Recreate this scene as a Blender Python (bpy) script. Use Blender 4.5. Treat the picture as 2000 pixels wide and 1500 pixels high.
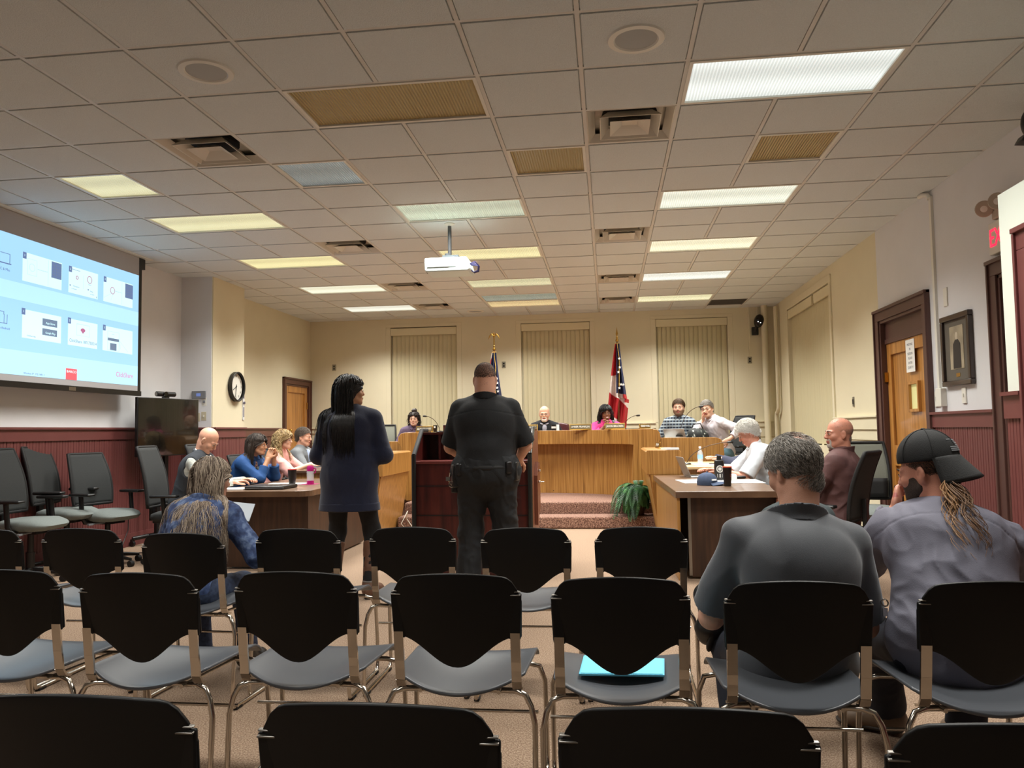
import bpy, bmesh, math, random
import numpy as np
from mathutils import Vector, Matrix
for o in list(bpy.data.objects): bpy.data.objects.remove(o)
S = bpy.context.scene
R = math.radians
random.seed(7); RNG = np.random.default_rng(11)

# ---------- camera ----------
cam = bpy.data.objects.new('camera', bpy.data.cameras.new('camera')); S.collection.objects.link(cam)
cam.location = (0, 0, 1.27)
cam.rotation_mode = 'QUATERNION'
_r = Vector((.99236, .12190, -.01573)); _f = Vector((-.12117, .99080, .05995)); _r = (_r - _f * _r.dot(_f)).normalized(); _u = _r.cross(_f)
cam.rotation_quaternion = Matrix((( _r.x, _u.x, -_f.x), (_r.y, _u.y, -_f.y), (_r.z, _u.z, -_f.z))).to_quaternion()
cam.data.sensor_width = 36; cam.data.sensor_fit = 'HORIZONTAL'; cam.data.lens = 1515.97 / 2000 * 36
cam.data.clip_start = .05; cam.data.clip_end = 60
S.camera = cam
# ---------- world, view ----------
W = bpy.data.worlds.new('world'); S.world = W; W.use_nodes = True
W.node_tree.nodes['Background'].inputs[0].default_value = (.5, .55, .7, 1); W.node_tree.nodes['Background'].inputs[1].default_value = .02
S.view_settings.view_transform = 'Standard'; S.view_settings.look = 'None'; S.view_settings.gamma = 1; S.view_settings.use_curve_mapping = False
S.view_settings.exposure = 0.60
LAMP_W = 38.0        # watts of one lit ceiling troffer
LAMP_COL = (1.0, .985, .93)
CEIL = 3.36
GX, GY, T = -.107, 3.79, .6096     # ceiling grid origin and tile size
# cells of the lit troffers: first column, columns wide, row, rows deep, emission colour, strength
LIT = [(1, 2, 1, (.93, 1, .96), 1.0), (1, 2, 5, (.95, 1, .86), .95), (1, 2, 8, (1, .97, .72), 1.0), (1, 2, 11, (.95, 1, .93), 1.0), (1, 2, 14, (1, .97, .62), .9),
       (-3, 2, 5, (.8, .9, .72), .6), (-3, 2, 8, (1, .93, .52), .85), (-3, 2, 11, (.95, .95, .62), .65), (-3, 2, 14, (1, .8, .42), .7),
       (-7, 2, 5, (1, .97, .6), .8), (-7, 2, 8, (1, .93, .5), .9), (-7, 2, 11, (.97, 1, .8), 1.0), (-7, 2, 14, (.97, 1, .88), 1.0), (-7, 1, 3, (1, .97, .6), .75)]
for (i, w, j, c, s) in LIT:
    ld = bpy.data.lights.new('troffer_or_fill_light', 'AREA'); ld.shape = 'RECTANGLE'; ld.size = T * w - .08; ld.size_y = T - .08
    ld.energy = LAMP_W * w / 2 * (.5 + .5 * s); ld.color = LAMP_COL; ld.spread = R(126)
    lo = bpy.data.objects.new('troffer_or_fill_light', ld); S.collection.objects.link(lo)
    lo.location = (GX + (i + w / 2) * T, GY + (j + .5) * T, CEIL - .02)
    lo['kind'] = 'helper'
# added fill lamps without fittings, out of view, to brighten the foreground
for (x, y) in ((-3.8, 2.9), (-1.3, 2.9), (1.15, 2.9), (-1.3, -.4)):
    ld = bpy.data.lights.new('troffer_or_fill_light', 'AREA'); ld.shape = 'RECTANGLE'; ld.size = 1.14; ld.size_y = .53
    ld.energy = LAMP_W * .55; ld.color = LAMP_COL; ld.spread = R(126)
    lo = bpy.data.objects.new('troffer_or_fill_light', ld); S.collection.objects.link(lo); lo.location = (x, y, CEIL - .02); lo['kind'] = 'helper'

# ---------- helpers ----------
def lin(c):
    return tuple(((v / 255) / 12.92 if v / 255 <= .04045 else ((v / 255 + .055) / 1.055) ** 2.4) for v in c)
class MB:
    def __init__(s): s.v = []; s.f = []; s.m = []
    def add(s, v, f, m=0):
        n = len(s.v); s.v += [tuple(p) for p in v]; s.f += [tuple(i + n for i in q) for q in f]; s.m += [m] * len(f); return s
    def hexa(s, p, m=0):
        return s.add(p, [(0, 3, 2, 1), (4, 5, 6, 7), (0, 1, 5, 4), (1, 2, 6, 5), (2, 3, 7, 6), (3, 0, 4, 7)], m)
    def box(s, x0, x1, y0, y1, z0, z1, m=0):
        return s.hexa([(x0, y0, z0), (x1, y0, z0), (x1, y1, z0), (x0, y1, z0), (x0, y0, z1), (x1, y0, z1), (x1, y1, z1), (x0, y1, z1)], m)
    def obox(s, c, size, M=None, m=0):
        M = M or Matrix.Identity(3); c = Vector(c); a, b, d = (q / 2 for q in size)
        return s.hexa([c + M @ Vector(q) for q in ((-a, -b, -d), (a, -b, -d), (a, b, -d), (-a, b, -d), (-a, -b, d), (a, -b, d), (a, b, d), (-a, b, d))], m)
    def tube(s, pts, r, n=8, m=0, closed=False, caps=True, flat=None):
        pts = [Vector(p) for p in pts]; N = len(pts); rr = r if isinstance(r, (list, tuple)) else [r] * N
        V = []; up = None
        for i, p in enumerate(pts):
            if closed: t = pts[(i + 1) % N] - pts[i - 1]
            else: t = pts[min(i + 1, N - 1)] - pts[max(i - 1, 0)]
            t.normalize()
            if up is None:
                up = Vector((0, 0, 1)) if abs(t.z) < .9 else Vector((0, 1, 0))
                if flat is not None: up = Vector(flat)
            a = t.cross(up); a = a.normalized() if a.length > 1e-6 else t.orthogonal().normalized(); b = a.cross(t).normalized(); up = b
            for k in range(n):
                w = 2 * math.pi * k / n; V.append(p + (a * math.cos(w) + b * math.sin(w)) * rr[i])
        F = []
        for i in range(N if closed else N - 1):
            j = (i + 1) % N
            for k in range(n): F.append((i * n + k, j * n + k, j * n + (k + 1) % n, i * n + (k + 1) % n))
        if caps and not closed: F += [tuple(range(n)), tuple((N - 1) * n + k for k in reversed(range(n)))]
        return s.add(V, F, m)
    def cyl(s, p0, p1, r0, r1=None, n=20, m=0): return s.tube([p0, p1], [r0, r0 if r1 is None else r1], n, m)
    def lathe(s, prof, c=(0, 0, 0), n=28, m=0, M=None, caps=True):
        M = M or Matrix.Identity(3); c = Vector(c); V = []; F = []
        for (r, z) in prof:
            for k in range(n):
                w = 2 * math.pi * k / n; V.append(c + M @ Vector((r * math.cos(w), r * math.sin(w), z)))
        for i in range(len(prof) - 1):
            for k in range(n): F.append((i * n + k, i * n + (k + 1) % n, (i + 1) * n + (k + 1) % n, (i + 1) * n + k))
        if caps: F += [tuple(reversed(range(n))), tuple((len(prof) - 1) * n + k for k in range(n))]
        return s.add(V, F, m)
    def ball(s, c, r, nu=20, nv=12, m=0, M=None):
        r = (r, r, r) if not isinstance(r, (tuple, list)) else r; M = M or Matrix.Identity(3); c = Vector(c); V = []; F = []
        for i in range(nv + 1):
            t = math.pi * i / nv
            for k in range(nu):
                w = 2 * math.pi * k / nu; V.append(c + M @ Vector((r[0] * math.sin(t) * math.cos(w), r[1] * math.sin(t) * math.sin(w), r[2] * math.cos(t))))
        for i in range(nv):
            for k in range(nu): F.append((i * nu + k, (i + 1) * nu + k, (i + 1) * nu + (k + 1) % nu, i * nu + (k + 1) % nu))
        return s.add(V, F, m)
    def prism(s, poly, a, b, fn, m=0):
        n = len(poly); V = [fn(p[0], p[1], a) for p in poly] + [fn(p[0], p[1], b) for p in poly]
        return s.add(V, [tuple(reversed(range(n))), tuple(range(n, 2 * n))] + [(i, (i + 1) % n, n + (i + 1) % n, n + i) for i in range(n)], m)
    def sweep(s, path, sec, m=0):            # path in plan, section = (offset along the left normal, z)
        P = [Vector(p) for p in path]; n = len(sec); V = []
        for i, p in enumerate(P):
            t = (P[min(i + 1, len(P) - 1)] - P[max(i - 1, 0)]).normalized(); q = Vector((-t.y, t.x))
            V += [(p.x + q.x * o, p.y + q.y * o, z) for (o, z) in sec]
        F = [(i * n + k, (i + 1) * n + k, (i + 1) * n + (k + 1) % n, i * n + (k + 1) % n) for i in range(len(P) - 1) for k in range(n)]
        F += [tuple(range(n)), tuple((len(P) - 1) * n + k for k in reversed(range(n)))]
        return s.add(V, F, m)
    def build(s, name, mats, parent=None, bevel=0, smooth=35, sub=0, seg=2):
        me = bpy.data.meshes.new(name); me.from_pydata([tuple(p) for p in s.v], [], s.f)
        mats = mats if isinstance(mats, (list, tuple)) else [mats]
        for q in mats: me.materials.append(q)
        me.polygons.foreach_set('material_index', s.m); me.update()
        b = bmesh.new(); b.from_mesh(me); bmesh.ops.recalc_face_normals(b, faces=b.faces); b.to_mesh(me); b.free()
        o = bpy.data.objects.new(name, me); S.collection.objects.link(o)
        if parent: o.parent = parent
        if smooth: me.shade_smooth(); me.set_sharp_from_angle(angle=R(smooth))
        if bevel:
            q = o.modifiers.new('bevel', 'BEVEL'); q.width = bevel; q.segments = seg; q.limit_method = 'ANGLE'; q.angle_limit = R(50); q.harden_normals = False
        if sub:
            q = o.modifiers.new('sub', 'SUBSURF'); q.levels = sub; q.render_levels = sub
        return o
def tag(o, label=None, cat=None, group=None, kind=None):
    if label: o['label'] = label
    if cat: o['category'] = cat
    if group: o['group'] = group
    if kind: o['kind'] = kind
    return o
def thing(name, label, cat, loc=(0, 0, 0), rz=0, group=None):
    o = bpy.data.objects.new(name, None); S.collection.objects.link(o); o.empty_display_size = .1
    o.location = loc; o.rotation_euler = (0, 0, R(rz)); return tag(o, label, cat, group)
def struct(name, mb, mats, **k): return tag(mb.build(name, mats, **k), kind='structure')
def copy_tree(o, parent=None):
    c = o.copy(); S.collection.objects.link(c)
    if parent: c.parent = parent
    for ch in o.children: copy_tree(ch, c)
    return c
def rot(rx=0, ry=0, rz=0): return (Matrix.Rotation(R(rz), 3, 'Z') @ Matrix.Rotation(R(ry), 3, 'Y') @ Matrix.Rotation(R(rx), 3, 'X'))
def text(name, s, size, M, loc, mat, parent, depth=.0006, align='CENTER', width=None):
    cu = bpy.data.curves.new(name, 'FONT'); cu.body = s; cu.size = size; cu.align_x = align; cu.align_y = 'CENTER'; cu.extrude = depth; cu.resolution_u = 2
    t = bpy.data.objects.new(name, cu); S.collection.objects.link(t); bpy.context.view_layer.update()
    me = bpy.data.meshes.new_from_object(t.evaluated_get(bpy.context.evaluated_depsgraph_get())); bpy.data.objects.remove(t)
    co = np.empty(len(me.vertices) * 3); me.vertices.foreach_get('co', co); co = co.reshape(-1, 3)
    if width and len(co): co[:, 0] *= width / max(1e-6, np.ptp(co[:, 0]))
    co = co @ np.array(M.to_3x3()).T + np.array(loc); me.vertices.foreach_set('co', co.ravel()); me.update()
    me.materials.clear(); me.materials.append(mat)
    o = bpy.data.objects.new(name, me); S.collection.objects.link(o); o.parent = parent; return o

# ---------- materials ----------
MATS = {}
def mat(name, col, rough=.6, metal=0, noise=0, nscale=20, bump=0, bscale=60, emit=None, estr=0, spec=None, alpha=None, trans=0, sheen=0, coat=0, stretch=(1, 1, 1), sss=0):
    if name in MATS: return MATS[name]
    m = bpy.data.materials.new(name); m.use_nodes = True; nt = m.node_tree; b = nt.nodes['Principled BSDF']
    c = lin(col); b.inputs['Base Color'].default_value = (*c, 1); b.inputs['Roughness'].default_value = rough; b.inputs['Metallic'].default_value = metal
    if spec is not None: b.inputs['Specular IOR Level'].default_value = spec
    if trans: b.inputs['Transmission Weight'].default_value = trans
    if sheen: b.inputs['Sheen Weight'].default_value = sheen
    if coat: b.inputs['Coat Weight'].default_value = coat
    if sss: b.inputs['Subsurface Weight'].default_value = sss; b.inputs['Subsurface Radius'].default_value = (.012, .005, .003)
    if emit is not None: b.inputs['Emission Color'].default_value = (*lin(emit), 1); b.inputs['Emission Strength'].default_value = estr
    if alpha is not None: b.inputs['Alpha'].default_value = alpha
    if noise or bump:
        tc = nt.nodes.new('ShaderNodeTexCoord'); mp = nt.nodes.new('ShaderNodeMapping'); nt.links.new(tc.outputs['Object'], mp.inputs[0]); mp.inputs['Scale'].default_value = stretch
    if noise:
        n = nt.nodes.new('ShaderNodeTexNoise'); n.inputs['Scale'].default_value = nscale; n.inputs['Detail'].default_value = 5; nt.links.new(mp.outputs[0], n.inputs['Vector'])
        r = nt.nodes.new('ShaderNodeMapRange'); r.inputs[1].default_value = .3; r.inputs[2].default_value = .7; r.inputs[3].default_value = 1 - noise; r.inputs[4].default_value = 1 + noise
        nt.links.new(n.outputs['Fac'], r.inputs[0]); x = nt.nodes.new('ShaderNodeVectorMath'); x.operation = 'SCALE'; x.inputs[0].default_value = c
        nt.links.new(r.outputs[0], x.inputs['Scale']); nt.links.new(x.outputs[0], b.inputs['Base Color'])
    if bump:
        n = nt.nodes.new('ShaderNodeTexNoise'); n.inputs['Scale'].default_value = bscale; n.inputs['Detail'].default_value = 4; nt.links.new(mp.outputs[0], n.inputs['Vector'])
        u = nt.nodes.new('ShaderNodeBump'); u.inputs['Strength'].default_value = bump; u.inputs['Distance'].default_value = .01; nt.links.new(n.outputs['Fac'], u.inputs['Height']); nt.links.new(u.outputs[0], b.inputs['Normal'])
    MATS[name] = m; return m
def ramp_mat(name, scale, stops, rough=.5, stretch=(1, 1, 1), bump=0, coat=0, detail=6, dist=0, sheen=0):
    m = bpy.data.materials.new(name); m.use_nodes = True; nt = m.node_tree; b = nt.nodes['Principled BSDF']; b.inputs['Roughness'].default_value = rough
    if coat: b.inputs['Coat Weight'].default_value = coat
    if sheen: b.inputs['Sheen Weight'].default_value = sheen
    tc = nt.nodes.new('ShaderNodeTexCoord'); mp = nt.nodes.new('ShaderNodeMapping'); nt.links.new(tc.outputs['Object'], mp.inputs[0]); mp.inputs['Scale'].default_value = stretch
    n = nt.nodes.new('ShaderNodeTexNoise'); n.inputs['Scale'].default_value = scale; n.inputs['Detail'].default_value = detail; n.inputs['Distortion'].default_value = dist; nt.links.new(mp.outputs[0], n.inputs['Vector'])
    r = nt.nodes.new('ShaderNodeValToRGB'); nt.links.new(n.outputs['Fac'], r.inputs[0])
    while len(r.color_ramp.elements) < len(stops): r.color_ramp.elements.new(.5)
    for e, (p, c) in zip(r.color_ramp.elements, stops): e.position = p; e.color = (*lin(c), 1)
    nt.links.new(r.outputs[0], b.inputs['Base Color'])
    if bump:
        u = nt.nodes.new('ShaderNodeBump'); u.inputs['Strength'].default_value = bump; u.inputs['Distance'].default_value = .01; nt.links.new(n.outputs['Fac'], u.inputs['Height']); nt.links.new(u.outputs[0], b.inputs['Normal'])
    return m
M_cream = mat('cream_paint', (222, 213, 184), .7, noise=.02, nscale=3)
M_white = mat('white_paint', (222, 222, 224), .7, noise=.02, nscale=3)
M_maroon = mat('maroon_paint', (112, 62, 60), .42, noise=.06, nscale=5)
M_brownt = mat('brown_trim_paint', (86, 58, 52), .4)
M_carpet = ramp_mat('carpet', 150, [(.3, (92, 68, 54)), (.46, (136, 111, 90)), (.58, (160, 137, 114)), (.75, (184, 165, 143))], .95, bump=.6)
M_carpet_step = ramp_mat('step_carpet', 90, [(.35, (70, 46, 38)), (.5, (126, 92, 78)), (.65, (170, 136, 116))], .95, bump=.6)
M_tile = mat('ceiling_tile', (218, 223, 222), .9, noise=.05, nscale=140, bump=.55, bscale=170)
M_grid = mat('ceiling_grid', (214, 212, 206), .5)
M_wood = ramp_mat('oak_veneer', 3.2, [(.28, (122, 82, 36)), (.42, (154, 108, 52)), (.55, (170, 124, 64)), (.74, (186, 140, 78))], .38, (22, 22, .5), coat=.15, detail=8, dist=.4)
M_door = ramp_mat('door_wood', 2.5, [(.3, (150, 98, 44)), (.5, (178, 122, 58)), (.7, (196, 140, 72))], .4, (9, 9, .6), coat=.2, detail=6)
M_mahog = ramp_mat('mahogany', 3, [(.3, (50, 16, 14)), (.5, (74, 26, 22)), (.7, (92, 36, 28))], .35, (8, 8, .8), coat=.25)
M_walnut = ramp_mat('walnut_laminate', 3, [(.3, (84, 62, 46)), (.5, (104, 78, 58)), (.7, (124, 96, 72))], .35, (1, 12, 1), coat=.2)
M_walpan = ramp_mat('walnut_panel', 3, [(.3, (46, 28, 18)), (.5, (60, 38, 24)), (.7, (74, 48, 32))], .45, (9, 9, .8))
M_black = mat('black_plastic', (20, 19, 19), .38)
M_blackm = mat('black_matt', (16, 15, 15), .7)
M_chrome = mat('chrome', (205, 198, 188), .16, 1)
M_steel = mat('brushed_steel', (150, 146, 140), .35, 1)
M_brass = mat('brass', (190, 150, 74), .3, 1)
M_paper = mat('white_paper', (240, 240, 236), .8)
M_wplas = mat('white_plastic', (226, 224, 214), .4)
M_gplas = mat('grey_plastic', (120, 122, 126), .45)
M_glass = mat('clear_glass', (255, 255, 255), .03, trans=1)
M_screen = mat('dark_screen', (12, 12, 12), .12, coat=.5)
# ================= the room =================
XL, XR, YB, YF = -5.55, 2.92, 13.87, -2.6
struct('floor', MB().box(XL - .1, XR + .1, YF, YB + .1, -.1, 0), M_carpet, smooth=0)
# platform with two carpeted steps
m = MB(); m.box(-2.78, .62, 10.06, 10.42, 0, .155)
m.prism([(-2.78, 10.42), (.62, 10.42), (.62, 11.0), (XR, 11.0), (XR, YB), (XL + .07, YB), (XL + .07, 11.0), (-2.78, 11.0)], 0, .31, lambda a, b, z: (a, b, z))
struct('trim_1', m, M_carpet_step, bevel=.02, smooth=40)
# ceiling: suspended grid with lay-in tiles
special = {}
for (i, w, j, c, s) in LIT:
    for q in range(w): special[(i + q, j)] = 1
for (i, w, j) in ((-3, 2, 1), (-1, 1, 3), (-4, 1, 3), (2, 1, 3), (-3, 2, 13)):
    for q in range(w): special[(i + q, j)] = 1
for (i, j) in ((0, 2), (0, 7), (0, 11), (0, 14), (-5, 2), (-5, 7), (-5, 11), (-5, 14), (3, 15)): special[(i, j)] = 1
m = MB()
m.box(XL - .1, XR + .1, YF, YB + .1, CEIL + .12, CEIL + .2, 1)
wide = {(i + 1, j) for (i, w, j) in [(a[0], a[1], a[2]) for a in LIT] + [(-3, 2, 1), (-3, 2, 13)] if w == 2}
for i in range(-10, 6):
    rows = sorted(j for (a, j) in wide if a == i); ys = [YF] + [v for j in rows for v in (GY + j * T, GY + (j + 1) * T)] + [YB]
    for k in range(0, len(ys), 2):
        if ys[k + 1] - ys[k] > .01: m.box(GX + i * T - .012, GX + i * T + .012, ys[k], ys[k + 1], CEIL, CEIL + .03, 1)
for j in range(-11, 17): m.box(XL, XR, GY + j * T - .0115, GY + j * T + .0115, CEIL + .001, CEIL + .03, 1)
m.box(XL, XR, YB - .02, YB, CEIL - .002, CEIL + .03, 1); m.box(XR - .02, XR, YF, YB, CEIL - .002, CEIL + .03, 1); m.box(XL, XL + .02, YF, YB, CEIL - .002, CEIL + .03, 1)
g = .019
for i in range(-9, 5):
    for j in range(-11, 17):
        if (i, j) in special: continue
        x0, x1 = max(GX + i * T + g, XL), min(GX + (i + 1) * T - g, XR); y0, y1 = max(GY + j * T + g, YF), min(GY + (j + 1) * T - g, YB)
        if x1 - x0 < .03 or y1 - y0 < .03: continue
        m.box(x0, x1, y0, y1, CEIL - .004, CEIL + .012, 0)
        m.box(x0 - g * .6, x1 + g * .6, y0 - g * .6, y1 + g * .6, CEIL + .012, CEIL + .02, 0)
struct('ceiling', m, [M_tile, M_grid], smooth=0)
# walls -------------------------------------------------------------
def wall_x(name, x, out, y0, y1, holes, mats, split=None, z1=CEIL + .1):
    # wall in the plane X = x, thickness .2 on the side 'out', holes = (y0, y1, z0, z1)
    m = MB(); a, b = (x, x + .2 * out) if out > 0 else (x - .2, x); ys = sorted({y0, y1, *[h[0] for h in holes], *[h[1] for h in holes], *([split] if split else [])})
    for p, q in zip(ys, ys[1:]):
        mi = 1 if split and (p + q) / 2 > split else 0; zs = [0]
        for h in holes:
            if h[0] <= (p + q) / 2 <= h[1]: zs += [h[2], h[3]]
        zs = sorted(zs) + [z1]
        for k in range(0, len(zs), 2):
            if zs[k + 1] - zs[k] > .01: m.box(a, b, p, q, zs[k], zs[k + 1], mi)
    return struct(name, m, mats, smooth=0)
wall_x('wall_right', XR, 1, YF, YB + .2, [(7.50, 8.66, 0, 2.37), (5.15, 6.12, 0, 2.37), (10.5, 12.85, 1.0, 3.14)], [M_white, M_cream], split=8.72)
wall_x('wall_left', XL, -1, YF, YB + .2, [], [M_white, M_cream], split=9.6)
m = MB(); m.box(XL - .15, -5.48, 10.45, 12.72, 0, CEIL + .1); m.box(XL - .15, -5.48, 12.72, 13.72, 2.14, CEIL + .1); m.box(XL - .15, -5.48, 13.72, YB, 0, CEIL + .1)
struct('wall_left_rear', m, M_cream, smooth=0)
m = MB(); m.box(XL, -5.11, 9.57, 10.45, 0, CEIL + .1); m.box(XL, -5.125, 9.56, 9.571, 1.375, CEIL + .1, 1)
struct('wall_pier', m, [M_cream, M_white], smooth=0)
m = MB(); WN = [(-3.94, -2.70), (-1.52, -.28), (.88, 2.12)]
xs = [XL - .2] + [v for w in WN for v in w] + [XR + .2]
for k in range(0, len(xs), 2): m.box(xs[k], xs[k + 1], YB, YB + .2, 0, CEIL + .1)
for (a, b) in WN: m.box(a, b, YB, YB + .2, 3.2, CEIL + .1); m.box(a, b, YB, YB + .2, 0, 1.0)
struct('wall_back', m, M_cream, smooth=0)
struct('wall_front', MB().box(XL - .2, XR + .2, YF - .2, YF, 0, CEIL + .1), M_white, smooth=0)
# night panes behind the blinds
M_night = mat('night_glass', (14, 17, 22), .08, coat=.4)
for n, (a, b) in enumerate(WN):
    w = tag(MB().box(a, b, YB + .13, YB + .15, 1.0, 3.2).box(a, a + .05, YB + .09, YB + .17, 1.0, 3.2, 1).box(b - .05, b, YB + .09, YB + .17, 1.0, 3.2, 1).box(a + .05, b - .05, YB + .09, YB + .17, 3.14, 3.2, 1).box(a + .05, b - .05, YB + .09, YB + .17, 2.05, 2.1, 1).box(a - .03, b + .03, YB - .03, YB + .13, .97, 1.0, 1).build('window_%d' % (n + 1), [M_night, M_cream], smooth=0), kind='structure')
struct('window_4', MB().box(XR + .14, XR + .16, 10.5, 12.85, 1.0, 3.14).box(XR + .06, XR + .2, 11.28, 11.38, 1.0, 3.14, 1), [M_night, M_cream], smooth=0)
# beadboard wainscot -------------------------------------------------
def bead(name, p0, p1, nrm, z1=1.245, cap=1.375, mt=None, cap_t=.03, z0=0):
    # p0 -> p1 in plan along the wall face, nrm = unit normal into the room
    p0, p1, nrm = Vector(p0), Vector(p1), Vector(nrm); L = (p1 - p0).length; d = (p1 - p0) / L; w = .083; n = max(1, round(L / w)); w = L / n; sec = []
    for k in range(n): sec += [(k * w, .006), (k * w + .006, .016), (k * w + w * .5 - .004, .016), (k * w + w * .5, .011), (k * w + w * .5 + .004, .016), ((k + 1) * w - .006, .016)]
    sec += [(L, .006), (L, 0), (0, 0)]
    m = MB(); f = lambda a, b, z: (p0.x + d.x * a + nrm.x * b, p0.y + d.y * a + nrm.y * b, z)
    m.prism(sec, z0, z1, f)
    m.prism([(0, 0), (L, 0), (L, cap_t), (0, cap_t)], z1 - .005, cap - .02, f); m.prism([(-.0, 0), (L, 0), (L, cap_t + .02), (0, cap_t + .02)], cap - .022, cap, f)
    m.prism([(0, 0), (L, 0), (L, .026), (0, .026)], z0, z0 + .15, f)
    return struct(name, m, mt or M_maroon, smooth=30)
bead('trim_2', (XL, YF), (XL, 9.57), (1, 0)); bead('trim_3', (XL, 9.57), (-5.11, 9.57), (0, -1)); bead('trim_4', (-5.11, 9.57), (-5.11, 10.45), (1, 0))
bead('trim_5', (-5.48, 10.45), (-5.48, 12.62), (1, 0), mt=mat('brown_wainscot', (104, 66, 56), .45), z0=.31)
bead('trim_6', (XR, 6.24), (XR, 7.39), (-1, 0)); bead('trim_7', (XR, YF), (XR, 5.03), (-1, 0))
m = MB()
for (a, b, y) in ((XL + .07, -3.98, 1), (-2.66, -1.56, 1), (-.24, .84, 1), (2.16, XR, 1)): m.box(a, b, YB - .03, YB, 1.27, 1.355); m.box(a, b, YB - .05, YB, 1.355, 1.375); m.box(a, b, YB - .012, YB, 1.10, 1.27)
m.box(XR - .03, XR, 8.79, 10.42, 1.22, 1.355); m.box(XR - .05, XR, 8.79, 10.42, 1.355, 1.375); m.box(XR - .012, XR, 8.79, 10.42, 1.10, 1.22)
for (a, b) in WN:      # plain casings round the windows
    m.box(a - .09, a, YB - .006, YB, 1.376, 3.2); m.box(b, b + .09, YB - .006, YB, 1.376, 3.2); m.box(a - .09, b + .09, YB - .006, YB, 3.2, 3.26)
m.box(XR - .02, XR, 10.421, 10.5, .9, 3.14); m.box(XR - .02, XR, 12.85, 12.95, .9, 3.14); m.box(XR - .02, XR, 10.421, 12.95, 3.14, 3.24)
struct('trim_8', m, M_cream, smooth=0, bevel=.004)
# doors ---------------------------------------------------------------
def door_leaf(m, x, y0, y1, z0, z1, s, panels, window=None):
    # leaf in a plane X = x, its face towards s; stiles, rails and sunk panels
    t = .045; w = .11
    zs = [z0] + sorted(panels) + [z1]
    m.box(*sorted((x, x + s * t)), y0, y0 + w, z0, z1); m.box(*sorted((x, x + s * t)), y1 - w, y1, z0, z1)
    for k, z in enumerate(zs):
        a, b = (z, z + .12) if k == 0 else ((z - .12, z) if k == len(zs) - 1 else (z - .055, z + .055)); m.box(*sorted((x, x + s * t)), y0 + w, y1 - w, a, b)
    m.box(*sorted((x, x + s * .02)), y0 + w, y1 - w, z0, z1)
    if window:
        a, b, c, d = window
        for q in ((a - .03, a, c - .03, d + .03), (b, b + .03, c - .03, d + .03), (a, b, c - .03, c), (a, b, d, d + .03)): m.box(*sorted((x + s * .018, x + s * .05)), *q)
        m.box(*sorted((x + s * .019, x + s * .024)), a, b, c, d, 1)
M_dglass = mat('door_glass', (206, 204, 150), .25, emit=(206, 200, 130), estr=.25)
def casing(name, x, s, y0, y1, z1, w, mt, z0=0, transom=None):
    m = MB()
    for (a, b) in ((y0 - w, y0), (y1, y1 + w)): m.box(*sorted((x, x + s * .035)), a, b, z0, z1); m.box(*sorted((x, x + s * .05)), *((a + .003, a + .026) if a < y0 else (b - .026, b - .003)), z0, z1 + w - .031)
    m.box(*sorted((x, x + s * .035)), y0 - w, y1 + w, z1, z1 + w); m.box(*sorted((x, x + s * .055)), y0 - w, y1 + w, z1 + w - .03, z1 + w)
    for (a, b) in ((y0, y0 + .03), (y1 - .03, y1)): m.box(*sorted((x + s * .02, x - s * .14)), a, b, z0, z1)
    m.box(*sorted((x + s * .02, x - s * .14)), y0, y1, z1 - .03, z1)
    if transom: m.box(*sorted((x - s * .03, x - s * .06)), y0, y1, transom, z1); m.box(*sorted((x - s * .02, x - s * .06)), y0, y1, transom, transom + .05)
    return struct(name, m, mt, smooth=0, bevel=.004)
casing('trim_9', XR, -1, 7.50, 8.66, 2.37, .12, M_brownt, transom=2.12)
m = MB(); door_leaf(m, XR + .08, 7.53, 8.63, .01, 2.12, -1, [1.0, .9], window=(7.86, 8.06, 1.42, 1.66))
d1 = struct('door_1', m, [M_door, M_dglass], smooth=0, bevel=.004)
MB().box(XR - .002, XR + .04, 8.60, 8.64, 1.72, 1.82).box(XR - .002, XR + .04, 8.60, 8.64, .3, .4).build('hinge', M_brass, d1)
MB().cyl((XR + .04, 7.62, 1.02), (XR - .01, 7.62, 1.02), .014).ball((XR - .03, 7.62, 1.02), .03).build('door_knob', M_brass, d1)
casing('trim_10', XR, -1, 5.15, 6.12, 2.37, .12, M_brownt)
m = MB(); door_leaf(m, XR + .14, 5.17, 6.10, .01, 2.34, -1, [1.0])
struct('door_2', m, [mat('dark_door', (60, 34, 30), .4), M_dglass], smooth=0, bevel=.004)
casing('trim_11', -5.48, 1, 12.72, 13.72, 2.14, .11, mat('brown_casing', (84, 50, 38), .4), z0=.31)
m = MB(); door_leaf(m, -5.52, 12.74, 13.70, .32, 2.12, 1, [1.28])
d3 = struct('door_3', m, [M_door, M_dglass], smooth=0, bevel=.004)
MB().box(-5.50, -5.46, 13.66, 13.70, 1.72, 1.84).build('hinge', M_brass, d3)
MB().cyl((-5.47, 12.8, 1.33), (-5.42, 12.8, 1.33), .012).ball((-5.41, 12.8, 1.33), .028).build('door_knob', M_brass, d3)
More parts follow.
